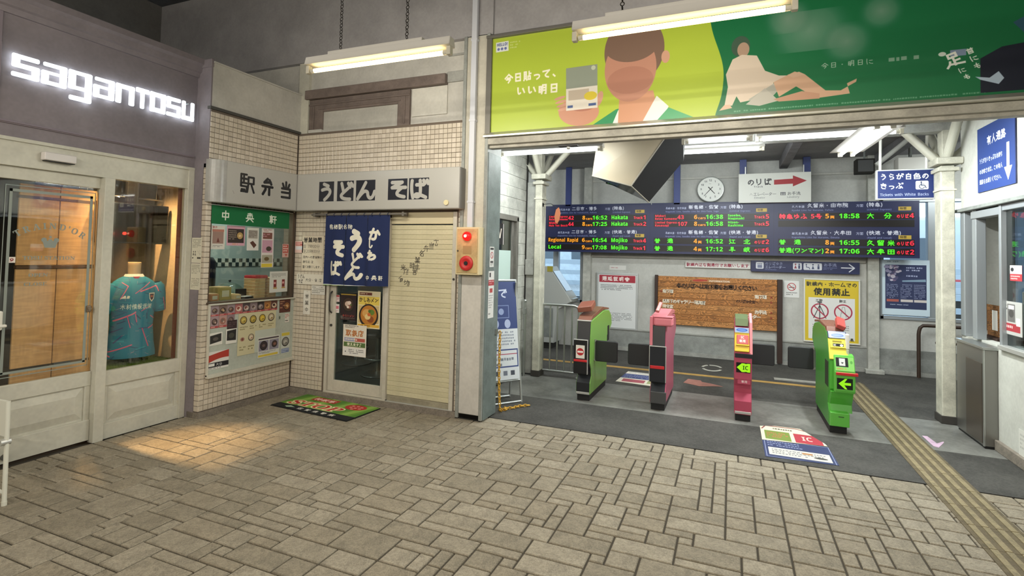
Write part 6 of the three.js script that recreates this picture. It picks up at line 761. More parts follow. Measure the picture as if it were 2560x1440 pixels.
  part('reader_panel', slope(rbox(-0.078, 0.075, -0.105, 0.115, -0.004, 0.02, 0.006), 0.78), M('readerYellow2', '#e3d552', { roughness: 0.35 }), g4); const yl = print(120, 60, (g, w, h) => { fill(g, '#e3d552', 0, 0, w, h); fill(g, '#8a7d20', 18, 2, 70, 16); fill(g, '#151515', 20, 26, 80, 24); disc(g, '#efeee4', 84, 40, 12, 10); say(g, 'IC', 24, 28, 20, '#fff', {}); }); const ylm = part('reader_label', sheetGeo(0.13, 0.07, 0.002, yl), printMat(yl, 0.4), g4); ylm.rotation.x = -0.464; ylm.position.set(0, 0.83, -0.028);
  part('ring_surround', slope(rbox(-0.078, 0.076, -0.04, 0.04, -0.004, 0.02, 0.006).rotateX(-0.2), 0.9), M('ringNavy', '#1e2a52', { roughness: 0.3 }), g4); ring(g4, 0, 0.903);
  part('display_head', side([[-0.08, 0.4], [0.075, 0.4], [0.085, 0.42], [0.085, 0.585], [0.02, 0.735], [-0.05, 0.745]], -0.045, 0.12, 0.006), M('headGreen', '#62b84a', { roughness: 0.35 }), g4);
  part('display_base', side([[-0.1, 0.2], [0.0, 0.2], [-0.02, 0.27], [0.03, 0.34], [0.06, 0.4], [-0.1, 0.4]], -0.07, 0.11, 0.004), M('gate#54ad3f', '#54ad3f', { roughness: 0.35 }), g4); part('lower_box', rbox(-0.075, 0.08, 0.08, 0.205, 0.0, 0.05, 0.006), M('headGreen'), g4); part('lower_slot', rbox(-0.01, 0.035, 0.168, 0.174, 0.048, 0.052, 0.001), M('black'), g4);
  const ar = print(170, 120, (g, w, h) => { fill(g, '#04120a', 0, 0, w, h); poly(g, '#9cf01e', 16, 60, 86, 4, 112, 4, 80, 46, 150, 46, 150, 74, 80, 74, 112, 116, 86, 116); }, 'glow', 1024); const arm = part('arrow_display', sheetGeo(0.125, 0.1, 0.003, ar), printMat(ar, 0.3, 0.9), g4); arm.position.set(0.035, 0.485, 0.085);
  part('red_strip', rbox(-0.035, 0.14, 0.562, 0.588, 0.06, 0.098, 0.004), stripRed, g4);
  const cp = print(130, 80, (g, w, h) => { fill(g, '#7fbf62', 0, 0, w, h); fill(g, '#15181a', 6, 4, 84, 52); fill(g, '#c9ccc9', 28, 8, 42, 42); poly(g, '#3a3c3a', 40, 30, 60, 30, 50, 40); disc(g, '#5a9a48', 112, 28, 9); marks(g, 10, 60, 100, 16, '#b58a4a', 1, 3); }); const cpm = part('coin_panel', sheetGeo(0.15, 0.13, 0.002, cp), printMat(cp, 0.4), g4); cpm.rotation.x = -0.41; cpm.position.set(0.038, 0.66, 0.055);
  part('top_cover', side([[-0.13, 0.93], [-0.65, 0.975], [-0.95, 0.94], [-0.95, 0.965], [-0.6, 1.0], [-0.16, 0.98]], -0.078, 0.06, 0.004), brownTop, g4); part('ticket_hood', [rbox(-0.03, 0.05, 0, 0.05, -0.2, 0.02, 0.012).rotateX(0.3).rotateZ(-0.4).translate(0.02, 0.965, -0.14)], M('hoodRed', '#a8453f', { roughness: 0.3 }), g4); part('white_guard', rbox(0.06, 0.088, 0.79, 0.93, -0.06, 0.0, 0.008), M('white'), g4); part('side_recess', rbox(-0.084, -0.078, 0.42, 0.66, -0.2, -0.03, 0.003), M('recess', '#23381f', { roughness: 0.6 }), g4); part('clear_guard', rbox(0.062, 0.084, 0.7, 0.79, -0.04, 0.0, 0.006), M('guardPale', '#c9cfb8', { roughness: 0.2 }), g4);
}
// fence beside the gates
{
  const t = thing('tubular_fence', 'low tubular steel fence with five bars between the column and the green gate', 'fence', [0, 0, -6.8]), st = M('steel');
  part('rail', tube([[-2.43, 0.03, 0], [-2.43, 0.86, 0], [-2.41, 0.93, 0], [-2.35, 0.95, 0], [-1.92, 0.95, 0], [-1.86, 0.93, 0], [-1.84, 0.86, 0], [-1.84, 0.03, 0]], 0.019, 70, 10), st, t); part('lower_rail', rod([-2.43, 0.07, 0], [-1.84, 0.07, 0], 0.015), st, t);
  for (let k = 0; k < 5; k++) part('bar', rod([-2.34 + k * 0.1, 0.06, 0], [-2.34 + k * 0.1, 0.945, 0], 0.011), st, t); for (const x of [-2.43, -1.84]) part('foot', lathe([[0, 0], [0.04, 0], [0.04, 0.01], [0.02, 0.03], [0, 0.03]], 16).translate(x, 0, 0), st, t);
  const p = thing('steel_post', 'thin steel post with a ball cap beside the white timber column', 'post', [-2.54, 0, -6.62]); part('post', rod([0, 0, 0], [0, 0.98, 0], 0.017), st, p); part('cap', metric(new THREE.SphereGeometry(0.024, 14, 10).translate(0, 0.995, 0)), st, p); part('clamp', rbox(-0.02, 0.02, 0.82, 0.9, -0.02, 0.02, 0.004), st, p);
}

// ---------------------------------------------------------------- departure board
{
  const t = thing('departure_board', 'wide navy LED departure board of three panels hung before the far wall', 'departure board', [-0.334, 1.685, -9.05]), W = 5.54, H = 0.812, navy = M('boardNavy', '#20264f', { roughness: 0.45 });
  part('case', rbox(-W / 2, W / 2, 0, H, -0.1, 0.04, 0.006), navy, t); part('top_plate', [rbox(-W / 2 + 0.12, -W / 2 + 1.85, H, H + 0.03, -0.06, 0.0, 0.003), rbox(-0.9, 0.9, H, H + 0.03, -0.06, 0, 0.003)], navy, t);
  for (const x of [-2.36, -0.5, 0.5, 1.385]) part('hanger', rbox(x - 0.05, x + 0.05, H, 1.51, -0.06, 0.0, 0.004), M('hangerBlue', '#37447c', { roughness: 0.5 }), t);
  const heads = [[['鹿児島本線', '二日市・博多', 'Kagoshima Line for Futsukaichi, Hakata'], ['鹿児島本線', '二日市・博多', 'Kagoshima Line for Futsukaichi, Hakata']], [['長崎本線・佐世保線', '新鳥栖・佐賀', 'Nagasaki Line, Sasebo Line for Shin-Tosu, Saga'], ['長崎本線・佐世保線', '新鳥栖・佐賀', 'Nagasaki Line, Sasebo Line for Shin-Tosu, Saga']], [['久大本線', '久留米・由布院', 'Kyudai Line for Kurume, Yufuin'], ['鹿児島本線', '久留米・大牟田', 'Kagoshima Line for Kurume, Omuta']]];
  const R = '#ff2440', O = '#ff9a1c', G = '#4dff1e';
  const row = (a, n, cars, time, dest, tr) => (g, w, h) => {
    fill(g, '#0a0504', 0, 0, w, h); const two = (s, x, c, fit) => { const [p, q] = s.split('/'); say(g, p, x, 0, h * 0.5, c, { fit }); say(g, q, x, h * 0.48, h * 0.5, c, { fit }); };
    const [txt, c] = a; if (txt.includes('/')) two(txt, 6, c, n ? 130 : 190); else if (txt) say(g, txt, 4, 2, h * 0.9, c, { weight: 0.12, fit: txt.includes('ワ') ? 222 : txt.length > 12 ? 205 : 0, gap: txt === '普通' ? 1.1 : 0 });
    if (n) say(g, n, txt.includes('/') ? 138 : 150, 2, h * 0.88, R, {});
    if (cars) { say(g, cars[0], 232, 1, h * 0.95, O, {}); say(g, cars.slice(1), 256, h * 0.38, h * 0.55, O, { weight: 0.13 }); }
    if (time) say(g, time, 298, 1, h * 0.95, G, { gap: 0.02, fit: 118 });
    if (dest) { if (dest.includes('/')) { const [p, q] = dest.split('/'); say(g, p, 420, 0, h * 0.5, G, { fit: 104 }); say(g, q, 420, h * 0.48, h * 0.5, G, { fit: 104 }); } else if (GL[dest[0]]) { const n2 = dest.length; [...dest].forEach((ch, i) => say(g, ch, 426 + i * (n2 > 2 ? 46 : 78), 1, h * 0.93, G, { weight: 0.12 })); } else say(g, dest, 420, 1, h * 0.92, G, { fit: 106 }); }
    if (tr) { say(g, /[の]/.test(tr) ? 'のりば' : 'Track', 560, h * 0.25, h * 0.62, R, { weight: 0.14, fit: 56 }); say(g, tr.slice(-1), 618, 1, h * 0.93, R, {}); }
  };
  const rows = [
    [row(['Limited Express/Relay Kamome', R], '42', '8cars', '16:52', 'Hakata', 'T1'), row(['Midori/Huis Ten Bosch', R], '44', '8cars', '17:25', 'Hakata', 'T2'), row(['Regional Rapid', O], '', '6cars', '16:54', 'Mojiko', 'T4'), row(['Local', G], '', '9cars', '17:08', 'Mojiko', 'T1')],
    [row(['Midori/Relay Kamome', R], '43', '6cars', '16:38', 'Sasebo,/Nagasaki', 'T5'), row(['Limited Express/Kasasagi', R], '107', '8cars', '16:58', 'Hizen-/Kashima', 'T5'), row(['普通', G], '', '4両', '16:52', '江北', 'の2'), row(['普通', G], '', '4両', '17:12', '早岐', 'の6')],
    [row(['特急ゆふ 5号', R], '', '5両', '18:58', '大分', 'の4'), (g, w, h) => { fill(g, '#0a0504', 0, 0, w, h); }, row(['普通', G], '', '8両', '16:55', '久留米', 'の6'), row(['普通(ワンマン)', G], '', '2両', '17:06', '大牟田', 'の2')]];
  [[-2.771, -0.916], [-0.916, 0.937], [0.937, 2.77]].forEach(([a, b], k) => {
    const w = b - a, pr = print(680, 298, (g, W2, h) => {
      fill(g, '#20264f', 0, 0, W2, h); fill(g, '#151a38', W2 - 2, 0, 2, h);
      [0, 1].forEach((q) => { const y = q * 149 + 5, [ln, to, en] = heads[k][q]; const n1 = say(g, ln, 90, y + 11, 16, '#aab0cc', { weight: 0.12, fit: ln.length > 6 ? 120 : 84 }); say(g, to, 90 + Math.min(n1, 120) + 12, y, 28, '#d5d8e6', { weight: 0.12 }); say(g, '方面', 398, y + 9, 17, '#aab0cc', { weight: 0.12 }); say(g, q ? '(快速・普通)' : '(特急)', 446, y, 27, '#d5d8e6', { weight: 0.12 }); say(g, en, 90, y + 33, 13, '#7d86b4', { fit: 300 }); say(g, q ? '(Rapid and Local)' : '(Limited Express)', 448, y + 33, 13, '#7d86b4', { fit: 130 }); fill(g, '#c4a540', 588, y + 26, 56, 20); say(g, '時間表', 594, y + 28, 15, '#5a4a20', { weight: 0.12 }); });
    });
    const p = part('panel', sheetGeo(w, H, 0.004, pr), printMat(pr, 0.4), t); p.position.set((a + b) / 2, H / 2, 0.04);
    rows[k].forEach((draw, q) => { const lp = print(640, 40, draw, 'glow', 1024), y = [0.6, 0.49, 0.21, 0.085][q]; const l = part('led_row', sheetGeo(w * 0.935, 0.098, 0.004, lp), printMat(lp, 0.4, 1.35), p); l.position.set(0, y - H / 2 + 0.0, 0.003); });
  });
}
// ---------------------------------------------------------------- clock and signs before the far wall
{
  const c = thing('wall_clock', 'round white wall clock above the departure board', 'clock', [-0.32, 2.755, -9.26]);
  part('case', lathe([[0, 0.06], [0.2, 0.06], [0.212, 0.04], [0.212, 0], [0, 0]], 40).rotateX(Math.PI / 2), M('clockRim', '#b9bdb9', { roughness: 0.3, metalness: 0.4 }), c);
  const cp = print(240, 240, (g, w) => { fill(g, '#dfe2dc', 0, 0, w, w); for (let k = 1; k <= 12; k++) { const a = k / 12 * 6.2832; say(g, String(k), 120 + Math.sin(a) * 88, 120 - Math.cos(a) * 88 - 14, 26, '#33363a', { align: 'center' }); } marks(g, 106, 62, 30, 8, '#777', 1, 2); });
  part('dial', onto(new THREE.CylinderGeometry(0.195, 0.195, 0.004, 40).rotateX(Math.PI / 2).translate(0, 0, 0.062), cp), printMat(cp, 0.4), c);
  const hand = (len, w, deg, z) => { const a = deg * Math.PI / 180; return part('hand', extrude([[-w, -0.05], [w, -0.05], [w * 0.6, len], [-w * 0.6, len]], 0.002, 0).rotateZ(-a).translate(0, 0, z), M('black'), c); };
  hand(0.1, 0.008, 138.5, 0.066); hand(0.15, 0.006, 222, 0.069);
  const rim = thing('track_sign', 'white hanging sign with a large red arrow above the departure board', 'sign', [0.597, 2.72, -8.96]);
  const np = print(560, 262, (g, w, h) => { fill(g, '#dddfd8', 0, 0, w, h); say(g, 'のりば', 66, 44, 66, '#2b2c30', { weight: 0.12, fit: 200 }); say(g, 'Track', 122, 108, 22, '#55565a', { gap: 0.15 }); poly(g, '#a5252e', 280, 62, 424, 56, 424, 28, 528, 76, 424, 124, 424, 100, 280, 104); stroke(g, '#777', 2, 90, 196, 100, 178, 110, 196); say(g, 'エレベーター', 118, 170, 34, '#5a5c5e', { weight: 0.09, fit: 180 }); say(g, 'Elevator', 124, 206, 24, '#77797b', { bold: false }); fill(g, '#55575a', 330, 172, 38, 28); disc(g, '#ddd', 341, 180, 4); disc(g, '#ddd', 357, 180, 4); fill(g, '#ddd', 337, 186, 8, 12); fill(g, '#ddd', 353, 186, 8, 12); say(g, 'お手洗', 380, 168, 34, '#5a5c5e', { weight: 0.09 }); say(g, 'Lavatory', 380, 204, 24, '#77797b', { bold: false }); });
  const np1 = part('face', sheetGeo(0.99, 0.45, 0.004, np), printMat(np, 0.5), rim); np1.position.z = 0.03; part('case', rbox(-0.497, 0.497, -0.227, 0.227, -0.03, 0.03, 0.006), M('white'), rim); for (const x of [-0.4, 0.4]) part('hanger', rbox(x - 0.008, x + 0.008, 0.22, 0.34, -0.01, 0.01, 0.002), M('alu'), rim);
  const ts = thing('ticket_sign', 'navy hanging sign about white backed tickets with a wheelchair mark', 'sign', [1.735, 2.465, -6.92]);
  const tp = print(520, 300, (g, w, h) => { fill(g, '#1b2d66', 0, 0, w, h); say(g, 'うらが白色の', 18, 26, 78, '#eceeea', { weight: 0.13, fit: 490 }); say(g, 'きっぷ', 18, 128, 76, '#eceeea', { weight: 0.13, fit: 232 }); g.fillStyle = '#e6e8e4'; g.beginPath(); g.roundRect(356, 118, 118, 92, 14); g.fill(); const b = '#2b3a5c'; disc(g, b, 408, 132, 8); stroke(g, b, 8, 408, 142, 410, 168, 440, 168, 452, 194); stroke(g, b, 5, 410, 154, 434, 154); g.lineWidth = 7; g.beginPath(); g.arc(414, 178, 23, 0.4, 4.2); g.stroke(); say(g, 'Tickets with White Backs', 22, 242, 40, '#b9c3e0', { bold: false, fit: 480 }); });
  const tpf = part('face', sheetGeo(0.5, 0.3, 0.004, tp), printMat(tp, 0.45), ts); tpf.position.z = 0.035; part('frame', rbox(-0.262, 0.262, -0.165, 0.165, -0.03, 0.034, 0.006), M('frameWhite', '#d6dad8', { roughness: 0.4 }), ts); for (const x of [-0.22, 0.2]) part('hanger', rod([x, 0.16, 0], [x, 0.52, 0.02], 0.014, 8), M('white'), ts);
  // cedar information board
  const ib = thing('information_board', 'cedar plank information board between two dark posts on the far wall', 'information board', [0, 0, -9.26]), post = M('postDark', '#33211a', { roughness: 0.6 });
  part('post', rbox(-1.19, -1.14, 0.36, 1.325, 0, 0.06, 0.005), post, ib); part('post', rbox(0.668, 0.742, 0.02, 1.315, 0, 0.07, 0.005), post, ib);
  const cedar = ['#d79a5c', '#cf9154', '#dfa466'].map((c, i) => M('cedar' + i, c, { roughness: 0.65, map: T.cedar })); for (let k = 0; k < 9; k++) { const y1 = 1.31 - k * 0.0895, g = rbox(-1.14, 0.668, y1 - 0.087, y1, 0.004, 0.028 + (k % 3) * 0.002, 0.004), uv = g.attributes.uv; for (let i = 0; i < uv.count; i++) uv.setXY(i, uv.getX(i) + k * 0.37, uv.getY(i) + k * 0.61); part('plank', g, cedar[k % 3], ib); }
  const lp = print(760, 330, (g, w, h) => { fill(g, '#b5763b', 0, 0, w, h); });
  // routed lettering, each line a thin piece laid on the planks
  const ink = (ch, x, y, s, th, z) => glyphStrokes(ch).flatMap(({ p }) => p.slice(1).map((q, i) => { const a = [x + p[i][0] / 16 * s, y - p[i][1] / 16 * s], b = [x + q[0] / 16 * s, y - q[1] / 16 * s], dx = b[0] - a[0], dy = b[1] - a[1], L = Math.hypot(dx, dy) || 0.001; return metric(new THREE.BoxGeometry(L + th * 0.7, th, 0.002 + (i % 5) * 0.0005 + (Math.round(Math.abs(x * 97 + a[0] * 531)) % 4) * 0.0003).rotateZ(Math.atan2(dy, dx)).translate((a[0] + b[0]) / 2, (a[1] + b[1]) / 2, z)); }));
  const line = (s, x, y, size, th, step = 1.02) => [...s].flatMap((ch, i) => ink(ch, x + i * size * step, y, size, th, 0.033));
  const dk = part('dark_lettering', line('各のりばへは地下道をお通りください', -0.83, 1.195, 0.07, 0.014), M('inkDark', '#3a2413', { roughness: 0.7 }), ib), pl = part('white_lettering', [...line('地下道', -1.06, 1.085, 0.055, 0.011), ...line('線路下のギャラリー写真館', -1.06, 0.92, 0.055, 0.011), ...line('待合室', -1.06, 0.835, 0.055, 0.011), ...line('地下道', 0.35, 1.06, 0.055, 0.011), ...line('お手洗', 0.35, 0.82, 0.055, 0.011), ...line('エレベーター', 0.1, 0.74, 0.055, 0.011)], M('inkWhite', '#dfd5c2', { roughness: 0.7 }), ib);
  part('brown_lettering', line('のりば待合室へ', 0.08, 0.97, 0.045, 0.008), M('inkBrown', '#4a2c18', { roughness: 0.7 }), ib); dk.userData.kind = pl.userData.kind = 'stuff';
  const it = print(360, 60, (g, w, h) => { fill(g, '#a87341', 0, 0, w, h); g.fillStyle = '#a8382a'; g.beginPath(); g.ellipse(70, 28, 62, 20, -0.1, 0, 7); g.fill(); poly(g, '#a8382a', 70, 16, 150, 10, 140, 40); say(g, 'INFORMATION', 160, 12, 42, '#e3d8c6', { fit: 190 }); }); const itm = part('heading_plate', sheetGeo(0.6, 0.055, 0.003, it), printMat(it, 0.6), ib); itm.position.set(-0.3, 1.255, 0.031);
  const tri = (x, y, s) => extrude([[0, 0.022], [s * 0.03, 0], [0, -0.022]], 0.004, 0).translate(x, y, 0.031); part('red_pointer', [tri(-1.075, 1.055, -1), tri(-1.075, 0.89, -1), tri(-1.075, 0.805, -1), tri(0.575, 1.03, 1), tri(0.575, 0.95, 1), tri(0.575, 0.79, 1), tri(0.575, 0.71, 1)].map((g) => g), M('pointerRed', '#8a3320', { roughness: 0.6, side: THREE.DoubleSide }), ib);

  const wf = M('whiteFrame', '#c5c9c9', { roughness: 0.35, metalness: 0.5 });
  framed('framed_notice', 'silver framed white notice with a red heading beside the platform window', 'notice', 0.66, 0.92, print(330, 460, (g, w, h) => { fill(g, '#d9dcdc', 0, 0, w, h); fill(g, '#a32738', 8, 8, w - 16, 62); say(g, '遅延証明書', 30, 16, 46, '#e9dcd8', { weight: 0.13, gap: 0.08 }); marks(g, 20, 88, w - 40, 54, '#777b7d', 4, 4); marks(g, 24, h * 0.72, w - 48, 76, '#8a8e90', 6, 5); }), [-1.84, 0.845, -9.28], 0, wf, { f: 0.032 });
  framed('prohibition_board', 'yellow framed board forbidding tripods and stepladders on the far wall', 'notice', 0.7, 0.925, print(420, 555, (g, w, h) => {
    fill(g, '#d3b92e', 0, 0, w, h); say(g, '駅構内・ホームでの', 8, 14, 46, '#38351f', { weight: 0.13, fit: w - 16 }); say(g, '使用禁止', 66, 66, 78, '#26251c', { weight: 0.14, fit: 290 }); fill(g, '#dcdddb', 28, 160, w - 56, h - 180);
    say(g, '三脚', 84, 172, 28, '#3a3a3a', { weight: 0.12 }); say(g, '脚立', 270, 172, 28, '#3a3a3a', { weight: 0.12 });
    for (const x of [118, 302]) { g.strokeStyle = '#a8324a'; g.lineWidth = 11; g.beginPath(); g.arc(x, 284, 66, 0, 7); g.stroke(); } stroke(g, '#35353a', 7, 118, 204, 118, 370); stroke(g, '#35353a', 6, 118, 230, 70, 346); stroke(g, '#35353a', 6, 118, 230, 168, 346); fill(g, '#35353a', 100, 198, 36, 10); stroke(g, '#8a8c90', 4, 280, 330, 296, 238, 312, 238, 326, 330); stroke(g, '#8a8c90', 3, 286, 290, 320, 290); for (const x of [118, 302]) stroke(g, '#a8324a', 10, x - 46, 238, x + 46, 330);
    marks(g, 60, 400, w - 120, 70, '#9a9a98', 4, 6); say(g, '駅長', w - 100, h - 44, 32, '#3a3820', { weight: 0.13 }); }), [1.406, 0.866, -9.28], 0, M('paleFrame', '#d6d6cc', { roughness: 0.4 }), { f: 0.022 });
  sheet('no_smoking_sign', 'small white no smoking sign beside the cedar board', 'sign', 0.21, 0.26, 0.004, print(130, 160, (g, w, h) => { fill(g, '#dcdedc', 0, 0, w, h); g.strokeStyle = '#b04a50'; g.lineWidth = 7; g.beginPath(); g.arc(w / 2, 58, 34, 0, 7); g.stroke(); fill(g, '#55575a', 40, 60, 50, 7); stroke(g, '#b04a50', 7, 40, 36, 90, 82); stroke(g, '#77797c', 3, 74, 54, 78, 42); marks(g, 20, 106, w - 40, 34, '#777', 2, 5); }), [0.874, 1.17, -9.299]);
  sheet('paper_strip', 'white paper strip with dark red characters under the departure board', 'notice', 0.99, 0.1, 0.003, print(640, 66, (g, w, h) => { fill(g, '#d4d3cf', 0, 0, w, h); say(g, '駅構内は右側通行でお願いします', 10, 12, 42, '#8e2d40', { weight: 0.12, fit: w - 24 }); }), [-0.208, 1.515, -9.256]);
  sheet('paper_strip', 'small white paper above the silver framed notice', 'notice', 0.29, 0.08, 0.003, print(180, 50, (g, w, h) => { fill(g, '#d6d6d2', 0, 0, w, h); marks(g, 18, 20, w - 36, 14, '#b06a70', 1, 3); }), [-1.84, 1.425, -9.299]);
  const db = thing('direction_sign', 'narrow navy direction sign with toilet pictograms and a white arrow', 'sign', [1.027, 1.518, -9.235]);
  const dp = print(760, 92, (g, w, h) => { fill(g, '#1c2550', 0, 0, w, h); const ic = (x, bw, f) => { g.fillStyle = '#c9cdd6'; g.beginPath(); g.roundRect(x, 12, bw, 56, 8); g.fill(); f(); }; ic(36, 58, () => { fill(g, '#6a7290', 48, 36, 34, 24); for (const q of [52, 64, 76]) disc(g, '#6a7290', q, 28, 5); }); say(g, 'のりばゆき', 104, 8, 28, '#8d95b8', { weight: 0.1, fit: 130 }); say(g, 'エレベーター', 104, 38, 28, '#aab1cc', { weight: 0.1, fit: 150 }); marks(g, 104, 68, 140, 12, '#69729c', 1, 2); ic(306, 62, () => { disc(g, '#8a3a4a', 324, 24, 6); poly(g, '#8a3a4a', 314, 58, 324, 30, 334, 58); disc(g, '#3a4568', 350, 24, 6); fill(g, '#3a4568', 343, 32, 14, 28); }); ic(380, 128, () => { disc(g, '#3a4568', 400, 24, 5); stroke(g, '#3a4568', 5, 400, 32, 402, 46, 418, 46, 424, 60); disc(g, '#3a4568', 446, 24, 6); poly(g, '#3a4568', 437, 60, 446, 30, 455, 60); disc(g, '#3a4568', 484, 26, 6); fill(g, '#3a4568', 477, 34, 14, 26); }); say(g, 'お手洗', 518, 8, 30, '#8d95b8', { weight: 0.1 }); marks(g, 518, 42, 90, 22, '#69729c', 2, 4); stroke(g, '#d9dce4', 8, 640, 44, 724, 44); stroke(g, '#d9dce4', 8, 692, 16, 726, 44, 692, 74); });
  const dpf = part('face', sheetGeo(1.465, 0.172, 0.003, dp), printMat(dp, 0.45), db); dpf.position.z = 0.02; part('case', rbox(-0.735, 0.735, -0.088, 0.088, -0.06, 0.02, 0.004), M('caseNavy', '#1c2550', { roughness: 0.5 }), db);
  sheet('window_poster', 'navy timetable poster with photographs in the platform window', 'poster', 0.57, 0.8, 0.003, print(350, 490, (g, w, h) => { fill(g, '#c3d6e2', 0, 0, w, h); fill(g, '#2a3358', 24, 44, w - 48, h - 100); for (let k = 0; k < 26; k++) { const r = rng(k + 3); disc(g, ['#8a88a8', '#b9b4c4', '#4a4a6c', '#6b5a78'][k % 4], 34 + r() * 110, 56 + r() * 130, 8 + r() * 14, 8 + r() * 10); } marks(g, 180, 60, 140, 44, '#a9b0cc', 2, 3); marks(g, 180, 130, 140, 26, '#9aa2c2', 1, 4); poly(g, '#7f9ab0', 150, 182, 320, 168, 322, 190, 150, 194); for (const x of [34, 138, 236]) marks(g, x, 214, 82, 130, '#8087a6', 9, x); for (const [x, c] of [[34, '#a85a50'], [138, '#c9c2c0'], [236, '#c9c2c0']]) fill(g, c, x, 350, 90, 22); marks(g, 60, 392, 220, 12, '#b9c3d6', 1, 6); marks(g, 40, 8, 120, 20, '#8aa5b4', 1, 7); }), [2.335, 1.26, -9.262]);
  const rl = thing('handrail', 'dark handrail at the foot of the stairs below the platform window', 'handrail', [0, 0, -9.05]); part('rail', tube([[2.43, 0.02, 0], [2.43, 0.62, 0], [2.45, 0.72, 0], [2.52, 0.75, 0], [3.6, 0.75, 0]], 0.024, 40, 8), M('railDark', '#38291f', { roughness: 0.5 }), rl); part('lower_rail', rod([2.62, 0.52, 0], [3.6, 0.52, 0], 0.016), M('railDark'), rl); part('post', rod([3.4, 0, 0], [3.4, 0.75, 0], 0.022), M('railDark'), rl);
  const tm = thing('ticket_machine', 'grey slant faced fare machine beside the platform window', 'ticket machine', [0, 0, -9.22]); const tmz = (pts) => extrude(pts, 0.46, 0.008); part('body', tmz([[-3.5, 0.1], [-2.83, 0.1], [-2.76, 0.68], [-2.52, 0.83], [-2.56, 0.9], [-2.93, 1.42], [-3.5, 1.42]]), M('machineGrey', '#b1b4b0', { roughness: 0.45 }), tm); part('plinth', rbox(-3.48, -2.86, 0, 0.1, 0.02, 0.44, 0.004), M('dark'), tm); const sc = (y, a, b, m) => rbox(a, b, -0.004, 0.008, 0.05, 0.41, 0.003); part('screen', metric(rbox(-0.22, 0.2, -0.006, 0.008, 0.05, 0.41, 0.003).rotateZ(-0.955).translate(-2.745, 1.16, 0)), M('screenDark', '#3d444c', { roughness: 0.15 }), tm); part('tray', rbox(-2.64, -2.5, 0.82, 0.875, 0.06, 0.4, 0.006), M('steel'), tm); part('yellow_label', rbox(-2.96, -2.86, 1.33, 1.425, 0.452, 0.464, 0.002), M('labelOlive', '#a59a3c', { roughness: 0.5 }), tm); part('side_panel', rbox(-3.1, -2.84, 0.2, 0.7, 0.455, 0.464, 0.003), M('greyPaint'), tm);
}
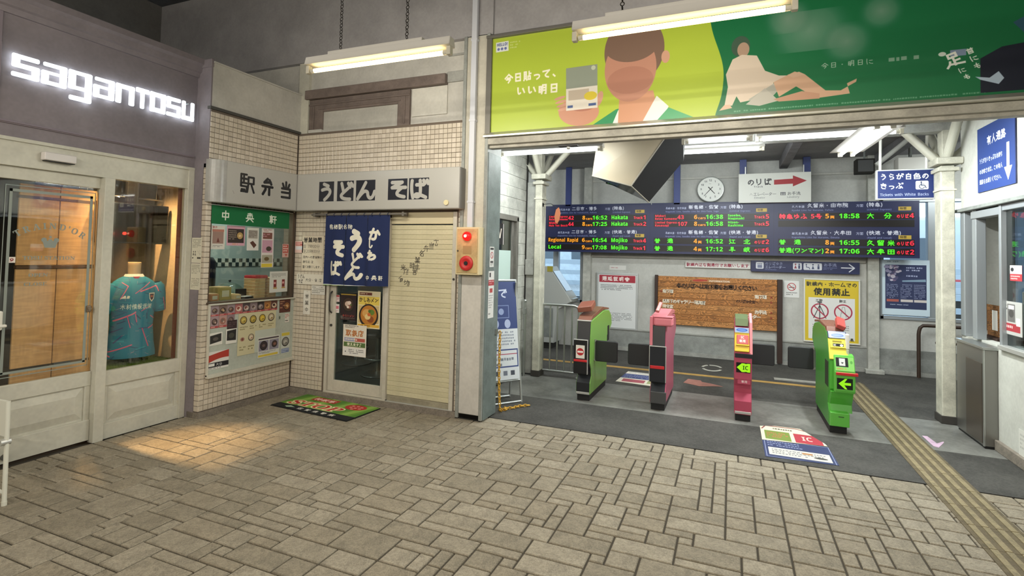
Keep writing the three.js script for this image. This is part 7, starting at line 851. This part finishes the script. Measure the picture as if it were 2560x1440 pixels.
// tilted display housing under the ceiling
{
  const P = { L0: [-1.54, 2.57, -6.15], V0: [-1.076, 2.434, -6.15], L1: [-1.43, 3.19, -6.05], R1: [-0.5, 3.19, -5.95], W0: [-0.937, 2.286, -6.6], W1: [-0.535, 2.78, -6.6], W2: [-0.5, 3.19, -6.55], B0: [-1.35, 2.55, -6.62], B2: [-1.4, 3.19, -6.64] };
  const quad = (...k) => { const v = [], q = k.map((n) => P[n]); for (let i = 1; i + 1 < q.length; i++) v.push(...q[0], ...q[i], ...q[i + 1]); const g = new THREE.BufferGeometry(); g.setAttribute('position', new THREE.Float32BufferAttribute(v, 3)); g.computeVertexNormals(); return metric(g); };
  const t = thing('display_housing', 'beige and black display housing hung aslant from the passage ceiling', 'display', [0, 0, 0]);
  part('beige_panel', quad('L0', 'V0', 'R1', 'L1'), M('housingBeige', '#a0947e', { roughness: 0.55, side: THREE.DoubleSide }), t);
  part('black_side', [quad('V0', 'W0', 'W1', 'R1'), quad('R1', 'W1', 'W2'), quad('W0', 'B0', 'B2', 'W2', 'W1'), quad('L0', 'L1', 'B2', 'B0')], M('housingBlack', '#0c0c0d', { roughness: 0.9, side: THREE.DoubleSide }), t);
  part('glass_face', quad('L0', 'B0', 'W0', 'V0'), M('housingGlass', '#10140f', { roughness: 0.06, side: THREE.DoubleSide }), t);
  part('edge_trim', [rod(P.L0, P.V0, 0.008, 8), rod(P.V0, P.R1, 0.008, 8), rod(P.V0, P.W0, 0.008, 8)], M('housingTrim', '#8f8a7d', { roughness: 0.5 }), t);
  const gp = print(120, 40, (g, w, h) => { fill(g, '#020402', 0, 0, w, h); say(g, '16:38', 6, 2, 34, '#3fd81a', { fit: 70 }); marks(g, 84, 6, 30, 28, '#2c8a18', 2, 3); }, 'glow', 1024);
  const gl = part('led_reflection', sheetGeo(0.26, 0.06, 0.004, gp), printMat(gp, 0.3, 0.9), t); gl.position.set(-1.27, 2.475, -6.28); gl.rotation.set(0.9, -0.1, -0.32);  // departure board text reflected in the glass, drawn as a glowing strip
  const sb = thing('sensor_camera', 'small dark camera box under the beam beside the display housing', 'camera', [-1.4, 2.637, -4.685]); part('plate', rbox(-0.09, 0.09, -0.02, 0, -0.03, 0.03, 0.003), M('black'), sb); part('eye', metric(new THREE.SphereGeometry(0.02, 12, 8).translate(0, -0.026, 0)), M('alu'), sb);
  const ac = thing('white_box', 'white equipment box under the ceiling above the platform window', 'equipment box', [2.25, 2.83, -8.7]); part('case', rbox(-0.16, 0.16, 0, 0.22, -0.12, 0.1, 0.012), M('white'), ac); part('stem', rod([0, 0.22, 0], [0, 0.37, 0], 0.02, 8), M('greyPaint'), ac);
  const sp = thing('loudspeaker', 'dark loudspeaker box under the ceiling beside the navy ticket sign', 'loudspeaker', [1.7, 2.84, -8.6]); part('case', rbox(-0.11, 0.11, 0, 0.2, -0.1, 0.08, 0.008), M('dark'), sp); part('grille', rbox(-0.09, 0.09, 0.02, 0.18, 0.078, 0.084, 0.002), M('grilleGrey', '#4a4b4c', { roughness: 0.6 }), sp); part('stem', rod([0, 0.2, 0], [0, 0.36, 0], 0.012, 8), M('greyPaint'), sp);
  solo('roof_brace', rod([1.52, 2.72, -7.1], [2.03, 3.19, -7.1], 0.028, 6), M('paintGrey'), 'slanting grey roof brace beside the navy ticket sign', 'brace');
  const tg = thing('hanging_tag', 'small orange brown leaf shaped tag on a wire beside the departure board', 'tag', [-2.13, 2.05, -6.68]); part('leaf', [extrude([[-0.03, 0], [0.0, -0.02], [0.03, 0.03], [0.045, 0.12], [0.02, 0.2], [-0.02, 0.17], [-0.04, 0.08]], 0.012, 0.003)], M('tagOrange', '#9c5a36', { roughness: 0.6 }), tg); part('wire', tube([[0, 0.19, 0.006], [-0.1, 0.25, 0], [-0.24, 0.24, -0.03]], 0.004, 14, 6), M('black'), tg); part('mount', rod([-0.24, 0.24, -0.03], [-0.215, 0.24, -0.03], 0.03, 12), M('black'), tg);
}
// ---------------------------------------------------------------- office counter and its things
{
  const c = thing('steel_counter', 'stainless steel counter cabinet under the office window', 'counter', [2.06, 0, -6.23]); const st = M('cabinetSteel', '#8d8c88', { roughness: 0.3, metalness: 0.8 });
  part('cabinet', rbox(0, 0.115, 0.02, 0.86, -0.3, 0.3, 0.006), st, c); part('top', rbox(-0.012, 0.13, 0.86, 0.885, -0.315, 0.315, 0.005), M('steel'), c); part('door', rbox(-0.008, 0.002, 0.04, 0.74, -0.06, 0.28, 0.003), M('cabinetBrown', '#6e665e', { roughness: 0.3, metalness: 0.7 }), c); part('corner_strip', rbox(-0.004, 0.01, 0.02, 0.86, 0.285, 0.304, 0.003), M('steel'), c); part('plinth', rbox(0.008, 0.11, 0, 0.02, -0.29, 0.29, 0.003), M('black'), c);
  const nb = thing('cork_board', 'brown cork board with clipped white slips behind the office window', 'notice board', [2.34, 0.925, -6.58], -Math.PI / 2); part('board', rbox(-0.26, 0.24, 0, 0.3, -0.012, 0, 0.004), M('cork', '#9a6f42', { roughness: 0.9, map: T.cedar }), nb); part('slip', [rbox(-0.25, -0.08, 0.13, 0.2, 0, 0.003, 0.001), rbox(0.05, 0.16, 0.06, 0.25, 0, 0.003, 0.001), rbox(-0.14, -0.06, 0.0, 0.04, 0, 0.003, 0.001)], M('white'), nb); part('clip', [rbox(-0.17, -0.14, 0.19, 0.21, 0, 0.012, 0.002), rbox(-0.11, -0.09, 0.03, 0.05, 0, 0.012, 0.002)], M('black'), nb); part('shelf', rbox(-0.3, 0.28, -0.03, -0.002, -0.15, 0.05, 0.004), M('postDark'), nb);
  const wb = thing('white_tray', 'white paper tray above the cork board in the office', 'tray', [2.74, 1.24, -6.5]); part('tray', rbox(-0.14, 0.14, 0, 0.12, -0.13, 0.1, 0.012), M('white'), wb); part('papers', rbox(-0.12, 0.12, 0.12, 0.15, -0.11, 0.08, 0.004), M('paperPale', '#dad4cf', { roughness: 0.8 }), wb); part('table', rbox(-0.14, 0.3, -1.235, 0, -0.16, 0.12, 0.004), M('officeWall'), wb);
  const bs = thing('guide_sign', 'dark blue wall sign with a white down arrow for the staffed passage', 'sign', [2.158, 2.585, -5.91], -Math.PI / 2);
  const bp = print(470, 410, (g, w, h) => { fill(g, '#1e3a7c', 0, 0, w, h); say(g, '有人通路', 130, 66, 66, '#dfe4ee', { weight: 0.12, fit: 240 }); say(g, 'うらが白いきっぷをお持ち', 26, 196, 36, '#cfd6e6', { weight: 0.12, fit: 300 }); say(g, 'のお客さまは、この有人', 26, 262, 36, '#cfd6e6', { weight: 0.12, fit: 300 }); say(g, '通路をお通りください。', 26, 328, 36, '#cfd6e6', { weight: 0.12, fit: 300 }); poly(g, '#e3e8f0', 374, 160, 406, 160, 406, 300, 436, 300, 390, 380, 344, 300, 374, 300); });
  const bf = part('face', sheetGeo(0.715, 0.6, 0.003, bp), printMat(bp, 0.5), bs); bf.position.z = 0.008; part('plate', rbox(-0.36, 0.36, -0.302, 0.302, 0, 0.008, 0.003), M('caseNavy'), bs);
  sheet('office_poster', 'grey and white poster with a red foot on the dark office window', 'poster', 0.33, 0.28, 0.002, print(200, 170, (g, w, h) => { fill(g, '#b9bab6', 0, 0, w, h); fill(g, '#6a6866', 50, 14, 80, 90); fill(g, '#d8d8d4', 60, 20, 60, 20); disc(g, '#4a4846', 90, 62, 26, 20); marks(g, 14, 16, 30, 80, '#77757', 5, 3); fill(g, '#a8353e', 20, 112, w - 40, 40); marks(g, 40, 118, 110, 26, '#e0b8b8', 1, 4); fill(g, '#d8d8d4', 140, 80, 40, 40); }), [2.186, 1.165, -5.73], -Math.PI / 2);
  sheet('office_card', 'small red and white card higher on the dark office window', 'card', 0.2, 0.13, 0.002, print(120, 80, (g, w, h) => { fill(g, '#d6d3ce', 0, 0, w, h); disc(g, '#2c2c30', 24, 22, 16, 10); fill(g, '#b53b42', 0, 44, w, 36); marks(g, 8, 50, w - 16, 24, '#e6cfcb', 2, 5); }), [2.186, 1.545, -5.66], -Math.PI / 2);
  sheet('paper_notice', 'plain white sheet taped low on the office wall', 'notice', 0.22, 0.21, 0.0015, print(100, 100, (g, w, h) => { fill(g, '#d4d4cc', 0, 0, w, h); marks(g, 10, 14, w - 20, 60, '#b9b9b2', 4, 6); }), [2.157, 0.19, -5.46], -Math.PI / 2);
}
// ---------------------------------------------------------------- standing board and chain beside the pillar
{
  const t = thing('standing_board', 'blue and white poster stand leaning out from behind the pillar', 'sign stand', [-2.36, 0, -5.27], 0.93), f = M('standAlu', '#b4bab8', { roughness: 0.35, metalness: 0.6 });
  const bp = print(260, 480, (g, w, h) => { fill(g, '#2f4177', 0, 0, w, h * 0.49); fill(g, '#cfd6da', 0, h * 0.49, w, h * 0.51); say(g, 'で', 150, 26, 60, '#c9d2e6', { weight: 0.12 }); poly(g, '#aab6d2', 60, 40, 130, 30, 110, 100); g.strokeStyle = '#7688b4'; g.lineWidth = 4; g.strokeRect(120, 120, 90, 60); disc(g, '#8fa0c8', 165, 150, 16); for (const x of [130, 200]) disc(g, '#a9b6d6', x, 210, 18, 22); marks(g, 14, h * 0.51, w - 28, h * 0.18, '#8a93a0', 6, 3); fill(g, '#a3485a', 10, h * 0.74, w - 20, 4); marks(g, 20, h * 0.77, w - 40, 50, '#77808c', 2, 4); g.strokeStyle = '#2f4177'; g.lineWidth = 6; g.strokeRect(8, h * 0.7, w - 16, h * 0.17); for (let k = 0; k < 5; k++) fill(g, ['#444a55', '#6b7280'][k % 2], 30 + k * 44, h * 0.91, 24, 22); });
  const lean = -0.14, b = part('poster', sheetGeo(0.54, 1.06, 0.006, bp), printMat(bp, 0.5), t); b.position.set(0, 0.78, 0.012); b.rotation.x = lean;
  const fr = part('frame', [rod([-0.29, 0, 0], [-0.29, 1.34, 0], 0.014), rod([0.29, 0, 0], [0.29, 1.34, 0], 0.014), rod([-0.29, 1.33, 0], [0.29, 1.33, 0], 0.014), rod([-0.29, 0.24, 0], [0.29, 0.24, 0], 0.012), rod([-0.29, 0.012, 0], [0.29, 0.012, 0], 0.012)], f, t); fr.rotation.x = lean; fr.position.z = 0.1;
  b.position.z = 0.12 - 0.78 * Math.tan(0.14); const bk = part('back_leg', [rod([-0.27, 1.3, 0], [-0.27, 0.01, -0.02], 0.012), rod([0.27, 1.3, 0], [0.27, 0.01, -0.02], 0.012), rod([-0.27, 0.02, -0.02], [0.27, 0.02, -0.02], 0.012)], f, t); bk.position.z = -0.1; bk.rotation.x = 0.05;
  const ch = thing('plastic_chain', 'yellow plastic chain hanging beside the pillar and trailing on the floor', 'chain', [0, 0, 0]), pts = [[-2.17, 0.82, -4.96], [-2.17, 0.3, -4.965], [-2.155, 0.05, -4.97], [-2.16, 0.014, -5.0], [-2.19, 0.014, -5.04], [-2.13, 0.014, -5.06], [-2.16, 0.016, -5.1], [-2.1, 0.014, -5.14], [-2.05, 0.014, -5.24], [-1.97, 0.014, -5.32]];
  const cv = new THREE.CatmullRomCurve3(pts.map((p) => new THREE.Vector3(...p))), L = cv.getLength(), n = Math.round(L / 0.032); const links = []; for (let k = 0; k < n; k++) { const p = cv.getPointAt((k + 0.5) / n), d = cv.getTangentAt((k + 0.5) / n), g = new THREE.TorusGeometry(0.0145, 0.005, 5, 10).scale(1.5, 1, 1).rotateX(k % 2 ? Math.PI / 2 : 0.3); g.applyQuaternion(new THREE.Quaternion().setFromUnitVectors(new THREE.Vector3(1, 0, 0), d)); links.push(metric(g.translate(p.x, Math.max(p.y, 0.013), p.z))); }
  part('chain_link', links, M('chainYellow', '#cfa23a', { roughness: 0.45 }), ch); part('hook', rbox(-2.184, -2.165, 0.8, 0.86, -4.9, -4.86, 0.003), M('steel'), ch); part('hook_wire', rod([-2.175, 0.83, -4.88], [-2.17, 0.82, -4.96], 0.004, 6), M('steel'), ch);
  sheet('door_poster', 'dark poster with a pale letter inside the grey door glass', 'poster', 0.34, 0.26, 0.002, print(180, 140, (g, w, h) => { fill(g, '#1c1a1c', 0, 0, w, h); say(g, 'V', 90, 20, 90, '#d9cfc0', {}); fill(g, '#d9d6d0', w - 12, 0, 8, h); fill(g, '#b53a5a', 0, 10, 30, 50); }), [-2.628, 1.86, -5.88], Math.PI / 2);
}
// ---------------------------------------------------------------- painted marks on the gate floor
{
  const mark = (name, lab, pts, color) => solo(name, extrude(pts, 0.0025).rotateX(-Math.PI / 2), M('mark' + color, color, { roughness: 0.7, map: T.worn }), lab, 'floor mark');
  const top = print(420, 210, (g, w, h) => { fill(g, '#d8d2b8', 0, 0, w, h); stroke(g, '#7c3038', 9, 12, 60, 40, 16, 260, 12, 400, 60); fill(g, '#74883a', 26, 78, 170, 112); marks(g, 40, 96, 140, 70, '#b06a4a', 3, 3); fill(g, '#a83240', 222, 78, 176, 112); say(g, 'IC', 268, 96, 70, '#dcb8b0', {}); marks(g, 90, 34, 200, 26, '#4a4438', 1, 4); });
  const sA = thing('floor_sticker', 'white house shaped floor sticker with green and red fields before the green gate', 'floor sticker', [0, 0.001, 0]); part('print', onto(extrude([[0.268, 5.3], [0.786, 5.36], [0.775, 5.42], [0.62, 5.79], [0.4, 5.78], [0.268, 5.72]].map(([x, z]) => [x, z]).map(([x, z]) => [x, z]), 0.002), top).rotateX(-Math.PI / 2), printMat(top, 0.6), sA);
  const low = print(420, 330, (g, w, h) => { fill(g, '#2b3660', 0, 0, w, h); for (let k = 0; k < 3; k++) marks(g, 30, 30 + k * 34, w - 70, 26, '#8890b0', 1, k + 5); fill(g, '#d2cfc0', 30, 150, w - 60, 130); marks(g, 50, 170, w - 100, 90, '#7a7a80', 3, 9); fill(g, '#a87848', 230, 176, 60, 26); disc(g, '#3a3a3a', 330, 236, 40, 14); g.strokeStyle = '#8890b0'; g.lineWidth = 5; g.strokeRect(14, 12, w - 28, h - 26); });
  const sB = thing('floor_sticker', 'navy floor sticker with a white panel at the edge of the pavers', 'floor sticker', [0, 0.001, 0]); part('print', onto(extrude([[0.27, 4.86], [0.8, 4.9], [0.787, 5.34], [0.268, 5.29]], 0.002), low).rotateX(-Math.PI / 2), printMat(low, 0.6), sB);
  const far = print(420, 360, (g, w, h) => { fill(g, '#3d4878', 0, 0, w, h); fill(g, '#d6d0c2', 0, 0, w, h * 0.2); marks(g, 40, 8, w - 80, 40, '#8a8a90', 2, 4); for (let k = 0; k < 3; k++) marks(g, 30, h * 0.26 + k * 34, w - 70, 26, '#8890b0', 1, k + 8); fill(g, '#ddd8c6', 0, h * 0.56, w, h * 0.44); fill(g, '#a85560', 40, h * 0.62, 180, h * 0.22); fill(g, '#9aa070', 240, h * 0.62, 150, h * 0.22); });
  const sC = thing('floor_sticker', 'faded white and navy floor sticker behind the first two gates', 'floor sticker', [0, 0.001, 0]); part('print', onto(extrude([[-1.37, 6.9], [-0.7, 6.82], [-0.72, 7.55], [-1.33, 7.58]], 0.002), far).rotateX(-Math.PI / 2), printMat(far, 0.6), sC);
  mark('floor_mark', 'worn pink painted arrow on the asphalt behind the pink gates', [[-0.56, 7.25], [-0.52, 7.5], [-0.36, 7.48], [-0.34, 7.4], [-0.2, 7.34], [-0.08, 7.26], [-0.2, 7.22], [-0.36, 7.14]], '#a87468');
  mark('floor_mark', 'pale pink bent arrow on the concrete beside the tactile strip', [[1.66, 6.1], [1.7, 6.1], [1.715, 5.9], [1.79, 5.99], [1.78, 5.95], [1.69, 5.77], [1.66, 5.8]], '#d2b4cc');
  const rg = (a0, a1) => { const p = []; for (let k = 0; k <= 10; k++) { const a = a0 + (a1 - a0) * k / 10; p.push([-0.25 + Math.cos(a) * 0.15, 8.42 + Math.sin(a) * 0.24]); } for (let k = 10; k >= 0; k--) { const a = a0 + (a1 - a0) * k / 10; p.push([-0.25 + Math.cos(a) * 0.115, 8.42 + Math.sin(a) * 0.185]); } return p; };
  const sy = thing('floor_mark', 'white ring shaped footprint mark on the asphalt before the cedar board', 'floor mark', [0, 0, 0]); part('arc', extrude(rg(0.4, 1.9), 0.0025).rotateX(-Math.PI / 2), M('markWhite', '#bdbcb2', { roughness: 0.7 }), sy); part('arc', extrude(rg(2.1, 3.0), 0.0025).rotateX(-Math.PI / 2), M('markWhite'), sy); part('arc', extrude(rg(3.6, 5.9), 0.0025).rotateX(-Math.PI / 2), M('markWhite'), sy);
}
// ---------------------------------------------------------------- the platforms outside
{
  struct('ground_outside', box(-30, 30, -0.6, -0.25, -60, -9.45), M('platform', '#8d9092', { roughness: 0.9, map: T.concrete }), 'platforms and track bed beyond the far wall');
  struct('roof_outside', [box(-20, 20, 3.3, 3.42, -14, -9.5)], M('canopy', '#77797a', { roughness: 0.9 }), 'platform canopy beyond the far wall');
  for (const [x, z] of [[-4.4, -12.5], [-1.5, -12.5], [3.35, -11.6], [4.9, -12.5], [7, -12.5]]) struct('column_outside', rbox(x - 0.09, x + 0.09, -0.25, 3.3, z - 0.09, z + 0.09, 0.01), M('colBlue', '#8c98a8', { roughness: 0.6 }), 'pale steel column of the platform canopy');
  const bench = thing('platform_bench', 'grey slatted bench on the platform outside the window by the ticket machine', 'bench', [-3.4, -0.25, -11.6]); for (let k = 0; k < 4; k++) part('slat', rbox(-1.1, 1.1, 0.42, 0.45, -0.2 + k * 0.11, -0.11 + k * 0.11, 0.004), M('benchGrey', '#7d868e', { roughness: 0.5 }), bench); for (let k = 0; k < 3; k++) part('slat', rbox(-1.1, 1.1, 0.6 + k * 0.13, 0.69 + k * 0.13, -0.26, -0.23, 0.004), M('benchGrey'), bench); for (const x of [-0.9, 0.9]) part('leg', [rbox(x - 0.03, x + 0.03, 0, 0.42, -0.2, 0.2, 0.004), rbox(x - 0.03, x + 0.03, 0.4, 0.98, -0.29, -0.25, 0.004)], M('benchLeg', '#4a5056', { roughness: 0.5 }), bench);
  const fen = thing('platform_fence', 'pale horizontal rail fence across the tracks outside', 'fence', [0, -0.25, -17]); for (let k = 0; k < 5; k++) part('rail', rbox(-16, 16, 0.25 + k * 0.34, 0.4 + k * 0.34, 0, 0.05, 0.005), M('fencePale', '#aab4bc', { roughness: 0.6 }), fen); for (let x = -15; x <= 15; x += 3) part('post', rbox(x - 0.05, x + 0.05, 0, 1.9, -0.06, 0, 0.005), M('colBlue'), fen);
  const tr = thing('rail_car', 'blurred silver rail car standing at the far platform', 'train', [5.2, -0.35, -22]); part('body', rbox(-9, 9, 0.9, 3.5, -1.3, 1.3, 0.15), M('trainSilver', '#a9b0b6', { roughness: 0.4, metalness: 0.4 }), tr); part('stripe', rbox(-9.01, 9.01, 1.3, 1.5, 1.28, 1.315, 0.01), M('trainRed', '#b0444a', { roughness: 0.5 }), tr); for (let x = -8; x < 8.5; x += 1.9) part('window', rbox(x, x + 1.2, 1.9, 2.8, 1.29, 1.312, 0.02), M('trainGlass', '#3c4750', { roughness: 0.15 }), tr); part('underframe', rbox(-8.6, 8.6, 0.12, 0.9, -1.1, 1.1, 0.02), M('dark'), tr);
  const bd = thing('far_building', 'pale grey building beyond the tracks', 'building', [-9, -0.25, -34]); part('wall', box(-9, 9, 0, 7, -4, 0), M('buildingPale', '#b4bcc2', { roughness: 0.9, map: T.plaster }), bd); for (let j = 0; j < 2; j++) for (let i = 0; i < 7; i++) part('window', box(-8 + i * 2.4, -6.7 + i * 2.4, 1.4 + j * 2.8, 2.8 + j * 2.8, -0.05, 0.04), M('trainGlass'), bd); part('roof_edge', rbox(-9.2, 9.2, 7, 7.25, -4.1, 0.2, 0.02), M('colBlue'), bd);
}
renderer.render(scene, camera);
